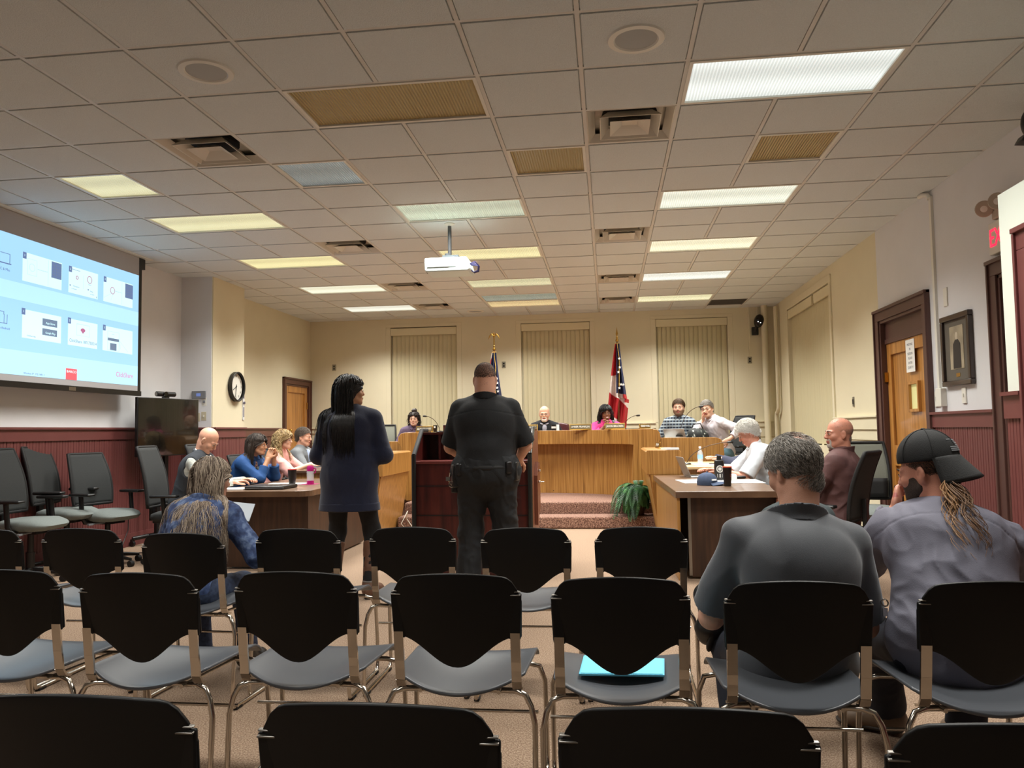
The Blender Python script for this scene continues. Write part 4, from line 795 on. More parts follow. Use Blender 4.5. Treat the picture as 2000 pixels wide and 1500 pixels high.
# ================= things on the desks =================
def microphone(lab, base, tip, g='gooseneck microphones'):
    t = thing('microphone', lab, 'microphone', base, 0, g); b, p = Vector((0, 0, 0)), Vector(tip) - Vector(base)
    MB().lathe([(.055, 0), (.055, .012), (.04, .022), (.001, .024)]).build('base', M_black, t)
    q = [(0, 0, .02), (p.x * .12, p.y * .12, p.z * .45), (p.x * .45, p.y * .45, p.z * .82), (p.x * .85, p.y * .85, p.z * .99), p]
    # smooth the neck
    for _ in range(3): q = [q[0]] + [x for a, c in zip(q, q[1:]) for x in (tuple(Vector(a) * .75 + Vector(c) * .25), tuple(Vector(a) * .25 + Vector(c) * .75))] + [q[-1]]
    MB().tube(q, .0042, 8).build('gooseneck', mat('mic_bronze', (62, 46, 34), .35, .6), t, smooth=60)
    d = (Vector(q[-1]) - Vector(q[-6])).normalized(); MB().tube([Vector(q[-1]) - d * .01, Vector(q[-1]) + d * .01, Vector(q[-1]) + d * .05, Vector(q[-1]) + d * .062], [.006, .014, .014, .007], 10).build('capsule', M_black, t, smooth=60)
microphone('gooseneck microphone before the woman in purple, leaning left', (-2.50, 11.45, 1.262), (-2.66, 11.25, 1.50))
microphone('gooseneck microphone at the right end of the dais before the right blind', (.22, 11.62, 1.262), (.42, 11.45, 1.46))
microphone('gooseneck microphone on the right upper desk before the man resting his cheek', (1.00, 11.15, 1.15), (1.27, 11.05, 1.56))
microphone('long gooseneck microphone on the lower right desk beside the water bottle', (.93, 9.55, .83), (1.42, 9.55, 1.09))
microphone('thin gooseneck microphone left of the dais near the mesh chair', (-3.30, 11.2, 1.05), (-3.42, 11.2, 1.36))
def nameplate(lab, txt, c, rz, w=.30, h=.085, tilt=-12, g='engraved name plates'):
    t = thing('name_plate', lab, 'name plate', c, rz, g); A = rot(tilt)
    MB().obox((0, 0, h / 2 + .006), (w, .012, h), A).box(-w / 2, w / 2, -.02, .03, 0, .008).build('holder', M_brass, t, bevel=.002)
    MB().obox(A @ Vector((0, -.0075, 0)) + Vector((0, 0, h / 2 + .006)), (w - .02, .003, h - .02), A).build('plate', mat('plate_bronze', (104, 92, 66), .4, .3), t, smooth=0)
    text('lettering', txt, .038, (A @ MT), A @ Vector((0, -.0098, 0)) + Vector((0, 0, h / 2 + .004)), M_paper, t, .0006, width=w * .82)
nameplate('name plate before the woman in purple on the tall left end', 'ALISA ELLIOTT', (-2.62, 10.96, 1.265), -22, w=.30)
nameplate('name plate before the bearded bald man, reading TRAVELY', 'MIKE TRAVELY', (-1.20, 11.72, 1.262), 0)
nameplate('name plate reading AMBER FRANKLIN on the dais', 'AMBER FRANKLIN', (-.40, 11.56, 1.262), -8, w=.33)
nameplate('name plate before the pink blazer woman\'s left elbow', 'JASON BRACKEN', (.10, 11.28, 1.262), 12, w=.30)
nameplate('small name plate at the far right end of the dais', 'DENNY ROSS', (.52, 11.15, 1.268), 40, w=.20, h=.06)
nameplate('small gold name plate on the lower left side desk', 'CRAIG CONE', (-2.93, 10.05, 1.022), -50, w=.20, h=.07)
nameplate('gold name plate seen edge-on on the lower right side desk', 'CITY STAFF', (.62, 9.9, 1.022), -82, w=.20, h=.07)
tag(MB().box(-2.42, -2.0, 11.30, 11.32, 1.262, 1.37).box(-2.42, -2.0, 11.31, 11.42, 1.262, 1.27).build('timer_box', mat('timer_red', (48, 14, 16), .3, coat=.4), bevel=.004), 'dark red timer display box on the dais by the lectern', 'timer')
tmr = bpy.data.objects['timer_box']; text('digits', '00:00', .07, MT, (-2.22, 11.298, 1.31), mat('timer_digits', (150, 40, 44), .4, emit=(160, 30, 36), estr=.5), tmr, .001)
t = thing('tumbler', 'small dark insulated cup beside the timer box on the dais', 'cup', (-2.49, 11.08, 1.266)); MB().lathe([(.025, 0), (.034, .09), (.034, .10), (.001, .10)]).build('body', M_black, t); MB().box(-.012, .012, -.036, -.028, .06, .085).build('sticker', M_paper, t)
t = thing('drinking_cup', 'small black and white cup right of the bearded man at the dais', 'cup', (-.80, 11.6, 1.262)); MB().lathe([(.03, 0), (.036, .085), (.032, .085), (.03, .01)]).build('body', M_black, t); MB().lathe([(.031, .03), (.0345, .031), (.0358, .06), (.03, .06)]).build('band', M_paper, t)
tag(MB().box(-.76, -.72, 11.58, 11.62, 1.262, 1.35).build('paper_card', M_paper, smooth=0), 'white card standing beside the small cup on the dais', 'card')
def laptop(lab, c, rz, mt, open_=105, g=None):
    t = thing('laptop', lab, 'laptop', c, rz, g); MB().box(-.16, .16, -.11, .11, 0, .014).build('base', mt, t, bevel=.004)
    MB().box(-.14, .14, -.02, .09, .0135, .0155).build('keyboard', M_blackm, t, smooth=0)
    A = rot(-(open_ - 90)); MB().obox(Vector((0, .11, .014)) + A @ Vector((0, 0, .11)), (.32, .007, .22), A).build('lid', mt, t, bevel=.003)
    MB().obox(Vector((0, .11, .014)) + A @ Vector((0, -.0042, .11)), (.30, .002, .195), A).build('display', M_screen, t, smooth=0); return t
M_silver = mat('laptop_silver', (168, 168, 166), .35, .5)
laptop('silver laptop open before the white-haired man', (.95, 8.62, .74), 98, M_silver, 112)
laptop('pale grey laptop open before the plaid shirt man', (1.02, 11.32, 1.05), 150, M_silver, 118)
bag = thing('tote_bag', 'black floral bag standing on the upper right desk before the plaid man', 'bag', (1.28, 11.4, 1.05))
MB().ball((0, 0, .10), (.16, .08, .12), M=rot(0, 12)).build('body', ramp_mat('floral', 22, [(.45, (24, 26, 26)), (.56, (44, 52, 48)), (.62, (190, 192, 184))], .6), bag, smooth=80); MB().tube([(-.1, 0, .18), (-.06, 0, .27), (.04, 0, .28), (.08, 0, .19)], .008, 6).build('handle', M_blackm, bag, smooth=60)
t = thing('water_bottle', 'clear plastic water bottle with pale blue label on the lower right desk', 'bottle', (1.10, 9.62, .83))
MB().lathe([(.001, 0), (.030, .002), (.033, .02), (.033, .12), (.030, .14), (.014, .18), (.013, .195)], caps=False).build('bottle_body', mat('clear_plastic', (232, 240, 244), .08, alpha=.35), t); MB().lathe([(.0342, .065), (.0342, .115)], caps=False).build('label', mat('bottle_label', (150, 196, 236), .5), t); MB().lathe([(.001, .193), (.015, .193), (.015, .214), (.001, .214)]).build('cap', M_paper, t)
def paper(lab, pts, z, mt=M_paper, th=.003, cat='paper'):
    return tag(MB().prism(pts, z, z + th, lambda a, b, c: (a, b, c)).build('paper_sheet', mt, smooth=0), lab, cat)
paper('white sheet at the corner of the right table, left of the cap', [(.67, 8.10), (.95, 8.10), (.98, 7.60), (.72, 7.60)], .741)
paper('long white papers on the right table behind the tumbler', [(1.04, 8.05), (1.46, 8.10), (1.46, 7.55), (1.06, 7.55)], .741)
paper('white and yellow papers under the water bottle', [(1.0, 9.72), (1.42, 9.72), (1.42, 9.25), (1.02, 9.25)], .831)
paper('folded white card on top of the silver laptop edge', [(.60, 9.14), (.80, 9.16), (.80, 9.02), (.66, 9.02)], 1.024, th=.02)
paper('loose documents on the upper right desk before the plaid man', [(.70, 11.35), (.92, 11.40), (.94, 11.1), (.72, 11.08)], 1.052)
paper('white papers on the left table beside the long-haired person', [(-3.74, 7.36), (-3.50, 7.36), (-3.49, 7.12), (-3.74, 7.12)], .741, th=.01)
paper('white paper under the black tumbler on the left table', [(-3.62, 8.10), (-3.18, 8.10), (-3.22, 7.86), (-3.60, 7.86)], .741)
paper('sheets on the left side desk before the grey suit man', [(-3.72, 10.2), (-3.42, 10.2), (-3.42, 9.8), (-3.72, 9.8)], .832)
bk_ = thing('binder', 'large black zipped binder lying on the left table', 'binder', (-3.30, 7.30, .741), 8)
MB().prism([(-.20, -.15), (.18, -.17), (.24, .14), (-.16, .17)], 0, .035, lambda a, b, c: (a, b, c)).build('cover', mat('binder_black', (24, 24, 25), .35), bk_, bevel=.012, seg=3); MB().prism([(-.19, -.152), (.17, -.172), (.185, -.168), (-.19, -.146)], .012, .02, lambda a, b, c: (a, b, c)).build('zipper', M_gplas, bk_, smooth=0)
t = thing('tumbler', 'black tumbler with red rim on the left table', 'cup', (-3.33, 7.92, .744)); MB().lathe([(.034, 0), (.046, .15), (.044, .15), (.001, .15)]).build('body', M_black, t); MB().lathe([(.047, .148), (.047, .156), (.001, .157)]).build('rim', mat('rim_red', (196, 60, 56), .4), t)
t = thing('infuser_bottle', 'clear water bottle with magenta lid and base on the left table', 'bottle', (-3.13, 7.92, .742)); M_mag = mat('magenta', (168, 20, 108), .3)
MB().lathe([(.036, .03), (.037, .13), (.030, .15)], caps=False).build('bottle_body', mat('clear_plastic', (232, 240, 244)), t); MB().lathe([(.038, 0), (.038, .035), (.001, .035)]).build('base', M_mag, t); MB().lathe([(.036, .135), (.038, .17), (.030, .19), (.001, .195)]).tube([(.03, 0, .17), (.06, 0, .16), (.055, 0, .12), (.036, 0, .11)], .006, 6).build('lid', M_mag, t, smooth=50); MB().cyl((0, 0, .04), (0, 0, .12), .016).build('infuser', mat('lime_label', (200, 206, 190), .5), t)
paper('magenta coaster under the magenta-lidded bottle', [(-3.21, 8.0), (-3.05, 8.0), (-3.04, 7.84), (-3.23, 7.84)], .7402, M_mag, .0018, 'coaster')
tag(MB().box(-2.88, -2.80, 7.86, 8.0, .741, .751).build('phone', M_black, bevel=.004), 'dark phone near the right edge of the left table', 'phone')
ht = thing('baseball_cap', 'blue-grey baseball cap lying on the right table', 'cap', (.90, 7.38, .741), -15)
M_capb = mat('cap_blue', (60, 74, 100), .85, noise=.1, nscale=60)
MB().lathe([(.092, .0), (.094, .03), (.088, .065), (.068, .095), (.035, .112), (.001, .116)], n=32, caps=False).ball((0, 0, .117), .008).build('crown', M_capb, ht)
m = MB(); V = []; F = []
for i in range(9):
    for j in range(15):
        a = R(-62 + 124 * j / 14); r = .088 + .085 * i / 8 * (math.cos(a) ** .6 if math.cos(a) > 0 else 0); V.append((r * math.cos(a), r * math.sin(a), .022 + .010 * math.cos(a * 1.6) - .020 * (i / 8) * abs(math.sin(a)) ** .5))
m.add(V, [(i * 15 + j, i * 15 + j + 1, (i + 1) * 15 + j + 1, (i + 1) * 15 + j) for i in range(8) for j in range(14)]); o = m.build('brim', M_capb, ht, smooth=80); q = o.modifiers.new('solid', 'SOLIDIFY'); q.thickness = .004
m = MB(); m.obox((.070, -.058, .05), (.012, .05, .014), rot(0, -18, -40)); m.build('emblem', M_paper, ht)
t = thing('water_flask', 'black flask with round white seal printed on it, on the right table', 'flask', (1.10, 8.02, .741)); MB().lathe([(.001, 0), (.048, .002), (.05, .01), (.05, .17), (.046, .195), (.024, .205)], n=32, caps=False).build('flask_body', M_black, t); MB().lathe([(.001, .245), (.022, .245), (.024, .21), (.026, .198)], n=24, caps=False).build('cap', M_black, t)
m = MB(); f = lambda th_, z, r: (r * math.sin(th_), -r * math.cos(th_), z)
def ring(m, r0, r1, c, R0):
    V = []; 
    for k in range(32):
        w = k / 32 * 6.2832
        for r in (r0, r1): V.append(f((c[0] + r * math.cos(w)) / R0, c[1] + r * math.sin(w), R0))
    m.add(V, [(2 * k, 2 * k + 1, (2 * k + 3) % 64, (2 * k + 2) % 64) for k in range(32)])
ring(m, .026, .036, (0, .115), .0508); ring(m, .001, .016, (0, .115), .0508); ring(m, .020, .0215, (0, .115), .0508); m.build('seal', mat('seal_white', (196, 194, 188), .5), t, smooth=0)
m = MB(); m.add([f(-.5, .03, .0508), f(.5, .03, .0508), f(.5, .065, .0508), f(-.5, .065, .0508), f(0, .03, .0508), f(0, .065, .0508)], [(0, 4, 5, 3), (4, 1, 2, 5)]); m.build('sticker', mat('seal_white', (196, 194, 188)), t, smooth=0)
t = thing('tumbler', 'tall black tumbler with orange rim on the right table edge', 'cup', (1.06, 7.22, .741)); MB().lathe([(.030, 0), (.032, .004), (.040, .17), (.001, .17)], n=32).build('body', M_black, t); MB().lathe([(.0405, .166), (.0405, .176), (.001, .178)], n=32).build('rim', mat('rim_orange', (214, 92, 66), .4), t)
m = MB(); R0 = .0372; [m.add([f(.55 + a, .085 + b, R0), f(.55 + a + c, .085 + b, R0), f(.55 + a + c, .085 + b + d, R0), f(.55 + a, .085 + b + d, R0)], [(0, 1, 2, 3)]) for (a, b, c, d) in ((0, 0, .08, .045), (.3, 0, .08, .045), (0, .04, .38, .006), (0, 0, .38, .006))]; m.build('emblem', mat('emblem_orange', (150, 60, 36), .5), t, smooth=0)
tag(MB().box(1.16, 1.26, 7.95, 8.12, .742, .80).build('calculator', mat('calc_white', (210, 208, 200), .5), bevel=.006), 'small white box with keys between flask and tumbler', 'calculator')
tag(MB().box(1.27, 1.40, 8.25, 8.36, .742, .766).build('computer_mouse', M_black, bevel=.01), 'dark mouse beside the white-haired man\'s forearm', 'mouse')
tag(MB().box(1.20, 1.36, 9.5, 9.62, .834, .844).build('phone', M_black, bevel=.003), 'dark phone on papers beside the water bottle', 'phone')
fd = thing('folder', 'light blue folder on the seat of the middle-right chair', 'folder', (.03, 2.70, .466), -4)
MB().prism([(-.135, -.11), (.14, -.085), (.14, .10), (-.14, .10)], 0, .006, lambda a, b, c: (a, b, c)).build('cover', mat('folder_blue', (112, 206, 236), .6), fd, smooth=0); MB().prism([(-.13, -.105), (.135, -.08), (.135, .095), (-.135, .095)], .006, .008, lambda a, b, c: (a, b, c)).build('sheet', mat('folder_blue2', (124, 214, 240), .6), fd, smooth=0)
tag(MB().tube([(-2.83, 9.3, 1.02), (-2.70, 9.28, .98), (-2.68, 9.28, .80), (-2.74, 9.3, .6), (-2.80, 9.3, .4), (-2.80, 9.28, .2), (-2.76, 9.2, .02)], .004, 6).build('cable', M_blackm, smooth=60), 'thin black cable hanging down the left oak side desk', 'cable')
tag(MB().tube([(-2.62, 9.9, .012), (-2.66, 9.8, .10), (-2.60, 9.9, .25), (-2.64, 10.0, .14), (-2.55, 10.0, .012)], .006, 6).tube([(-2.6, 9.7, .012), (-2.5, 9.8, .02), (-2.45, 9.9, .012)], .006, 6).build('cable', M_wplas, smooth=60), 'white looped cables on the floor left of the lectern', 'cable')
# ================= people =================
# Bodies and garments are one signed field each, turned into one closed mesh.
V3 = lambda *a: np.array(a, dtype=np.float64)
def nrm(v): v = np.asarray(v, float); return v / (np.linalg.norm(v) + 1e-12)
def rotm(rx=0, ry=0, rz=0): return np.array(rot(rx, ry, rz))
def cone(a, b, ra, rb, k=.02, flat=None, clip=None, sub=False): return dict(t='c', a=V3(*a), b=V3(*b), ra=ra, rb=rb, k=k, flat=flat, clip=clip, sub=sub)
def ell(c, r, M=None, k=.02, sub=False, clip=None): return dict(t='e', c=V3(*c), r=V3(*r), M=np.eye(3) if M is None else M, k=k, sub=sub, clip=clip, flat=None)
def ringp(c, M, a, b, h, th, flare=0, k=.004, gap=None): return dict(t='r', c=V3(*c), M=M, a=a, b=b, h=h, th=th, flare=flare, k=k, sub=False, clip=None, flat=None, gap=gap)
def bound(p):
    if p['t'] == 'c': r = max(p['ra'], p['rb']); return np.minimum(p['a'], p['b']) - r, np.maximum(p['a'], p['b']) + r
    if p['t'] == 'e': e = np.sqrt(((p['M'] * p['r']) ** 2).sum(1)); return p['c'] - e, p['c'] + e
    r = max(p['a'], p['b']) + p['h'] * (1 + abs(p['flare'])); return p['c'] - r, p['c'] + r
def dist(p, X, Y, Z):
    if p['t'] == 'c':
        a, ba = p['a'], p['b'] - p['a']; L2 = float(ba @ ba) + 1e-12; x, y, z = X - a[0], Y - a[1], Z - a[2]
        t = np.clip((x * ba[0] + y * ba[1] + z * ba[2]) / L2, 0, 1); x = x - t * ba[0]; y = y - t * ba[1]; z = z - t * ba[2]; r = p['ra'] + (p['rb'] - p['ra']) * t
        if p['flat'] is not None:
            n, f = p['flat']; c = (x * n[0] + y * n[1] + z * n[2]) * (1 / f - 1); x = x + c * n[0]; y = y + c * n[1]; z = z + c * n[2]
            d = (np.sqrt(x * x + y * y + z * z) - r) * (.5 + .5 * f)
        else: d = np.sqrt(x * x + y * y + z * z) - r
    elif p['t'] == 'e':
        M = p['M']; x, y, z = X - p['c'][0], Y - p['c'][1], Z - p['c'][2]; u = [(x * M[0, i] + y * M[1, i] + z * M[2, i]) for i in range(3)]; r = p['r']
        k0 = np.sqrt(sum((u[i] / r[i]) ** 2 for i in range(3))); k1 = np.sqrt(sum((u[i] / r[i] ** 2) ** 2 for i in range(3))) + 1e-9; d = k0 * (k0 - 1) / k1
    else:
        M = p['M']; x, y, z = X - p['c'][0], Y - p['c'][1], Z - p['c'][2]; u, v, w = [(x * M[0, i] + y * M[1, i] + z * M[2, i]) for i in range(3)]
        rad = np.sqrt((u / p['a']) ** 2 + (v / p['b']) ** 2); dr = (rad - 1) * min(p['a'], p['b']) - p['flare'] * w; q = np.maximum(np.abs(dr) - p['th'], 0); zz = np.maximum(np.abs(w) - p['h'] / 2, 0); d = np.sqrt(q * q + zz * zz) - .0025
        if p['gap'] is not None: d = np.maximum(d, np.where(v > 0, p['gap'] - np.abs(u), -9))
    if p['clip'] is not None:
        for (c, n) in p['clip']: d = np.maximum(d, (X - c[0]) * n[0] + (Y - c[1]) * n[1] + (Z - c[2]) * n[2])
    return d
def field(prims, h, pad=.03, off=0.0, post=None):
    lo = np.min([bound(p)[0] for p in prims if not p['sub']], 0) - pad - off; hi = np.max([bound(p)[1] for p in prims if not p['sub']], 0) + pad + off
    n = np.ceil((hi - lo) / h).astype(int) + 1; F = np.full(n, 1.0, np.float32)
    for p in prims:
        b0, b1 = bound(p); m = off + p['k'] + 2.5 * h + .004
        if p['t'] == 'e' or p['flat'] is not None: m *= 1.4
        i0 = np.maximum(((b0 - m - lo) / h).astype(int), 0); i1 = np.minimum(np.ceil((b1 + m - lo) / h).astype(int) + 1, n)
        if np.any(i1 <= i0): continue
        sl = tuple(slice(a, b) for a, b in zip(i0, i1)); ax = [(lo[q] + h * np.arange(i0[q], i1[q])).astype(np.float32) for q in range(3)]
        d = dist(p, ax[0][:, None, None], ax[1][None, :, None], ax[2][None, None, :]).astype(np.float32) - off; G = F[sl]; k = p['k']
        if p['sub']: d = -d; q = np.clip(.5 - .5 * (G - d) / k, 0, 1) if k else (d > G) * 1.; F[sl] = G * (1 - q) + d * q + k * q * (1 - q)
        else: q = np.clip(.5 + .5 * (G - d) / max(k, 1e-5), 0, 1); F[sl] = G * (1 - q) + d * q - k * q * (1 - q)
    if post is not None:
        I = np.argwhere(np.abs(F) < .02); P = lo + I * h; F[tuple(I.T)] += post(P).astype(np.float32)
    return F, lo, h
def surface(F, lo, h):
    S_ = F < 0; nx, ny, nz = F.shape; c = np.zeros((nx - 1, ny - 1, nz - 1), np.uint8); C8 = [(i, j, k) for i in (0, 1) for j in (0, 1) for k in (0, 1)]
    for (i, j, k) in C8: c += S_[i:nx - 1 + i, j:ny - 1 + j, k:nz - 1 + k]
    I = np.argwhere((c > 0) & (c < 8)); vid = np.full(c.shape, -1, np.int32); vid[tuple(I.T)] = np.arange(len(I)); acc = np.zeros((len(I), 3)); cnt = np.zeros(len(I))
    val = {q: F[I[:, 0] + q[0], I[:, 1] + q[1], I[:, 2] + q[2]] for q in C8}
    for q in C8:
        for ax in range(3):
            if q[ax]: continue
            r = list(q); r[ax] = 1; r = tuple(r); a, b = val[q], val[r]; m = (a < 0) != (b < 0); t = a[m] / (a[m] - b[m]); P = np.tile(np.array(q, float), (m.sum(), 1)); P[:, ax] += t; acc[m] += P; cnt[m] += 1
    V = (I + acc / cnt[:, None]) * h + lo; Q = []
    for ax in range(3):
        u, v = [a for a in range(3) if a != ax]; A = [slice(None)] * 3; B = [slice(None)] * 3; A[ax] = slice(0, -1); B[ax] = slice(1, None)
        s0, s1 = S_[tuple(A)], S_[tuple(B)]; E = np.argwhere(s0 != s1); E = E[(E[:, u] > 0) & (E[:, v] > 0) & (E[:, u] < F.shape[u] - 1) & (E[:, v] < F.shape[v] - 1)]
        def cell(du, dv): K = E.copy(); K[:, u] += du; K[:, v] += dv; return vid[tuple(K.T)]
        q = np.stack([cell(-1, -1), cell(0, -1), cell(0, 0), cell(-1, 0)], 1); fl = s0[tuple(E.T)]
        if ax == 1: fl = ~fl
        q[~fl] = q[~fl][:, ::-1]; Q.append(q)
    return V, np.concatenate(Q)
def qmesh(name, V, Q, mats, parent, mi=None, smooth=True):
    me = bpy.data.meshes.new(name); me.vertices.add(len(V)); me.vertices.foreach_set('co', np.ascontiguousarray(V, np.float32).ravel()); k = Q.shape[1]
    me.loops.add(Q.size); me.loops.foreach_set('vertex_index', np.ascontiguousarray(Q, np.int32).ravel()); me.polygons.add(len(Q)); me.polygons.foreach_set('loop_start', np.arange(0, Q.size, k, dtype=np.int32)); me.polygons.foreach_set('loop_total', np.full(len(Q), k, np.int32))
    for m in (mats if isinstance(mats, (list, tuple)) else [mats]): me.materials.append(m)
    if mi is not None: me.polygons.foreach_set('material_index', mi.astype(np.int32))
    me.polygons.foreach_set('use_smooth', np.ones(len(Q), bool)) if smooth else None
    me.update(calc_edges=True); me.validate(); o = bpy.data.objects.new(name, me); S.collection.objects.link(o); o.parent = parent; return o
_LAT = np.random.default_rng(99).uniform(-1, 1, (32, 32, 32))
def vnoise(P):
    i = np.floor(P).astype(int); f = P - i; f = f * f * (3 - 2 * f); o = 0
    for a in (0, 1):
        for b in (0, 1):
            for c in (0, 1): o = o + _LAT[(i[:, 0] + a) % 32, (i[:, 1] + b) % 32, (i[:, 2] + c) % 32] * (f[:, 0] if a else 1 - f[:, 0]) * (f[:, 1] if b else 1 - f[:, 1]) * (f[:, 2] if c else 1 - f[:, 2])
    return o
def folds(amp, sc=1.0, seed=0):
    # soft creases: warped, stretched ridged noise
    r = np.random.default_rng(seed); A = np.linalg.qr(r.normal(size=(3, 3)))[0] * np.array([1, .45, .8]); o1, o2, o3 = r.uniform(0, 30, (3, 3))
    def f(P):
        W_ = P + .05 * np.stack([vnoise(P * 6 + o1), vnoise(P * 6 + o2), vnoise(P * 6 + o3)], 1); Q = W_ @ A.T * sc; n1 = 1 - 2.4 * np.abs(vnoise(Q * 13 + o2)); n2 = 1 - 2.4 * np.abs(vnoise(Q * 27 + o3)); m = .5 + .5 * vnoise(P * 5 + o3)
        return -amp * (n1 * .8 + n2 * .35) * (.3 + m)
    return f
# --- skeleton -------------------------------------------------------
def dirv(lean, side=0):       # up vector leaned forward (deg) and to the right (deg)
    a, b = R(lean), R(side); return nrm((math.sin(b), math.sin(a) * math.cos(b), math.cos(a) * math.cos(b)))
def ik(a, b, l1, l2, pole):
    a, b = np.array(a, float), np.array(b, float); d = b - a; L = np.linalg.norm(d)
    if L > (l1 + l2) * .999: b = a + d / L * (l1 + l2) * .999; d = b - a; L = np.linalg.norm(d)
    n = d / L; x = (l1 * l1 - l2 * l2 + L * L) / (2 * L); h = math.sqrt(max(1e-6, l1 * l1 - x * x)); p = np.array(pole, float); p = nrm(p - n * (p @ n)); return a + n * x + p * h, b
def skeleton(P):
    s = P.get('H', 1.75) / 1.75; K = {'s': s}; seat = P.get('seat'); hz = .93 * s if seat is None else seat + .085
    K['pelvis'] = V3(0, 0, hz) + V3(*P.get('shift', (0, 0, 0))); side = P.get('side', 0)
    K['waist'] = K['pelvis'] + dirv(P.get('l1', 4), side * .6) * .20 * s; up = dirv(P.get('l2', 4), side); K['up'] = up; K['neck'] = K['waist'] + up * .30 * s
    tw = P.get('twist', 0); rt = rotm(0, 0, tw) @ V3(1, 0, 0); rt = nrm(rt - up * (rt @ up)); fw = np.cross(up, rt); K['rt'], K['fw'] = rt, fw; w = P.get('sw', 1.0)
    sf = P.get('sfw', .02); K['S'] = {q: K['neck'] - up * .055 * s + rt * q * .172 * s * w + fw * sf + V3(0, 0, 1) * P.get('shrug', {}).get(q, 0) for q in (-1, 1)}
    K['head'] = K['neck'] + dirv(P.get('l3', P.get('l2', 4) * .6 + 4), P.get('hside', side)) * .165 * s * P.get('nl', 1.0); hy, hp, hr = P.get('head', (0, 0, 0)); K['HM'] = rotm(0, 0, hy) @ rotm(-hp, hr, 0)
    K['A'] = {}
    for q, nm in ((-1, 'L'), (1, 'R')):
        arm = P.get(nm) or {}; wr = K['head'] + K['HM'] @ V3(*arm['hw']) if 'hw' in arm else arm.get('w', (q * .30, .08, hz - .05 if seat is None else hz + .12)); pole = arm.get('p', (q * .6, -1, -.3)); al = P.get('al', 1.0) * s; e, wv = ik(K['S'][q], wr, .29 * al, .255 * al, pole)
        d = nrm(arm.get('d', wv - e)); n = np.array(arm.get('n', (-q * .9, .2, -.3)), float); n = nrm(n - d * (n @ d)); K['A'][q] = dict(S=K['S'][q], E=e, W=wv, d=d, n=n, curl=arm.get('c', 28), spread=arm.get('s', 1.0))
    K['G'] = {}
    for q, nm in ((-1, 'lL'), (1, 'lR')):
        leg = P.get(nm) or {}; hip = K['pelvis'] + V3(q * .092 * s, 0, -.01); default = (q * .10, .0, .085) if seat is None else (q * .13, .42, .085)
        an = leg.get('a', default); k, av = ik(hip, an, .43 * s, .42 * s, leg.get('p', (q * .15, 1, .3))); t = nrm(leg.get('t', (q * .15, 1, 0))); K['G'][q] = dict(H=hip, K=k, A=av, t=t)
    return K
def head_prims(K, female=False, jaw=1.0, fat=0):
    c, M, s = K['head'], K['HM'], K['s'] * (.96 if female else 1.0); g = lambda x, y, z: c + M @ V3(x, y, z) * s; e = lambda p, r, k=.02, sub=False, A=None: ell(g(*p), V3(*r) * s, M if A is None else M @ A, k, sub)
    w = 1 + .12 * fat
    P = [e((0, -.014, .036), (.077, .096, .088), .02), e((0, .028, -.030), (.062 * w, .062, .078), .03), e((0, .052, -.078), (.036 * w * jaw, .034, .030), .025), e((0, .070, -.094), (.019 * jaw, .016, .014), .018)]
    for q in (-1, 1):
        P += [cone(g(q * .050 * w, .012, -.052), g(q * .024 * jaw, .060, -.088), .020 * s, .017 * s, .02), e((q * .040, .062, -.022), (.024, .022, .022), .022), cone(g(q * .014, .088, .022), g(q * .046, .072, .020), .0085 * s, .007 * s, .014)]
        P += [e((q * .078, -.006, -.008), (.008, .019, .032), .006, False, rotm(8, 0, q * 22)), e((q * .0865, .002, -.004), (.007, .010, .018), .004, True, rotm(8, 0, q * 22))]
    P += [cone(g(0, .086, .016), g(0, .107, -.020), .0075 * s, .0105 * s, .012), e((0, .102, -.026), (.017, .011, .009), .008)]
    for q in (-1, 1): P += [e((q * .031, .103, .004), (.017, .016, .010), .012, True), e((q * .031, .079, .003), (.016, .0125, .0125), .006)]
    P += [e((0, .088, -.054), (.024, .014, .0075), .006), e((0, .086, -.064), (.020, .014, .007), .005), cone(g(-.022, .101, -.0585), g(.022, .101, -.0585), .0022 * s, .0022 * s, .004, sub=True)]
    return P
def limb_prims(K, which, o=0, ga=1.0, gl=1.0, sleeve=1.0, leglen=1.0, k=.03, flare=0):
    P = []; s = K['s']
    for q in (-1, 1):
        A = K['A'][q]
        if 'arm' in which:
            P.append(cone(A['S'], A['S'] + (A['E'] - A['S']) * min(1, sleeve * 2), .052 * s * ga + o, (.052 - .012 * min(1, sleeve * 2)) * s * ga + o + flare, k, clip=[(A['S'] + (A['E'] - A['S']) * sleeve * 2, nrm(A['E'] - A['S']))] if sleeve < .5 else None))
            if sleeve > .5: f = (sleeve - .5) * 2; e2 = A['E'] + (A['W'] - A['E']) * f; P.append(cone(A['E'], e2, .041 * s * ga + o, (.041 - .014 * f) * s * ga + o + flare, k, clip=[(e2, nrm(A['W'] - A['E']))] if o else None))
        if 'leg' in which:
            G = K['G'][q]; P.append(cone(G['H'] + (G['K'] - G['H']) * .04, G['K'], .083 * s * gl + o, .056 * s * gl + o, k)); e2 = G['K'] + (G['A'] - G['K']) * leglen
            P.append(cone(G['K'], e2, .053 * s * gl + o, (.036 if not o else .046) * s * gl + o + flare, k, clip=[(e2, nrm(G['A'] - G['K']))] if o else None))
            if not o: P.append(ell(G['K'] * .68 + G['A'] * .32 + V3(0, -.012, 0), (.05 * gl * s, .055 * gl * s, .11 * s), k=.03))
    return P
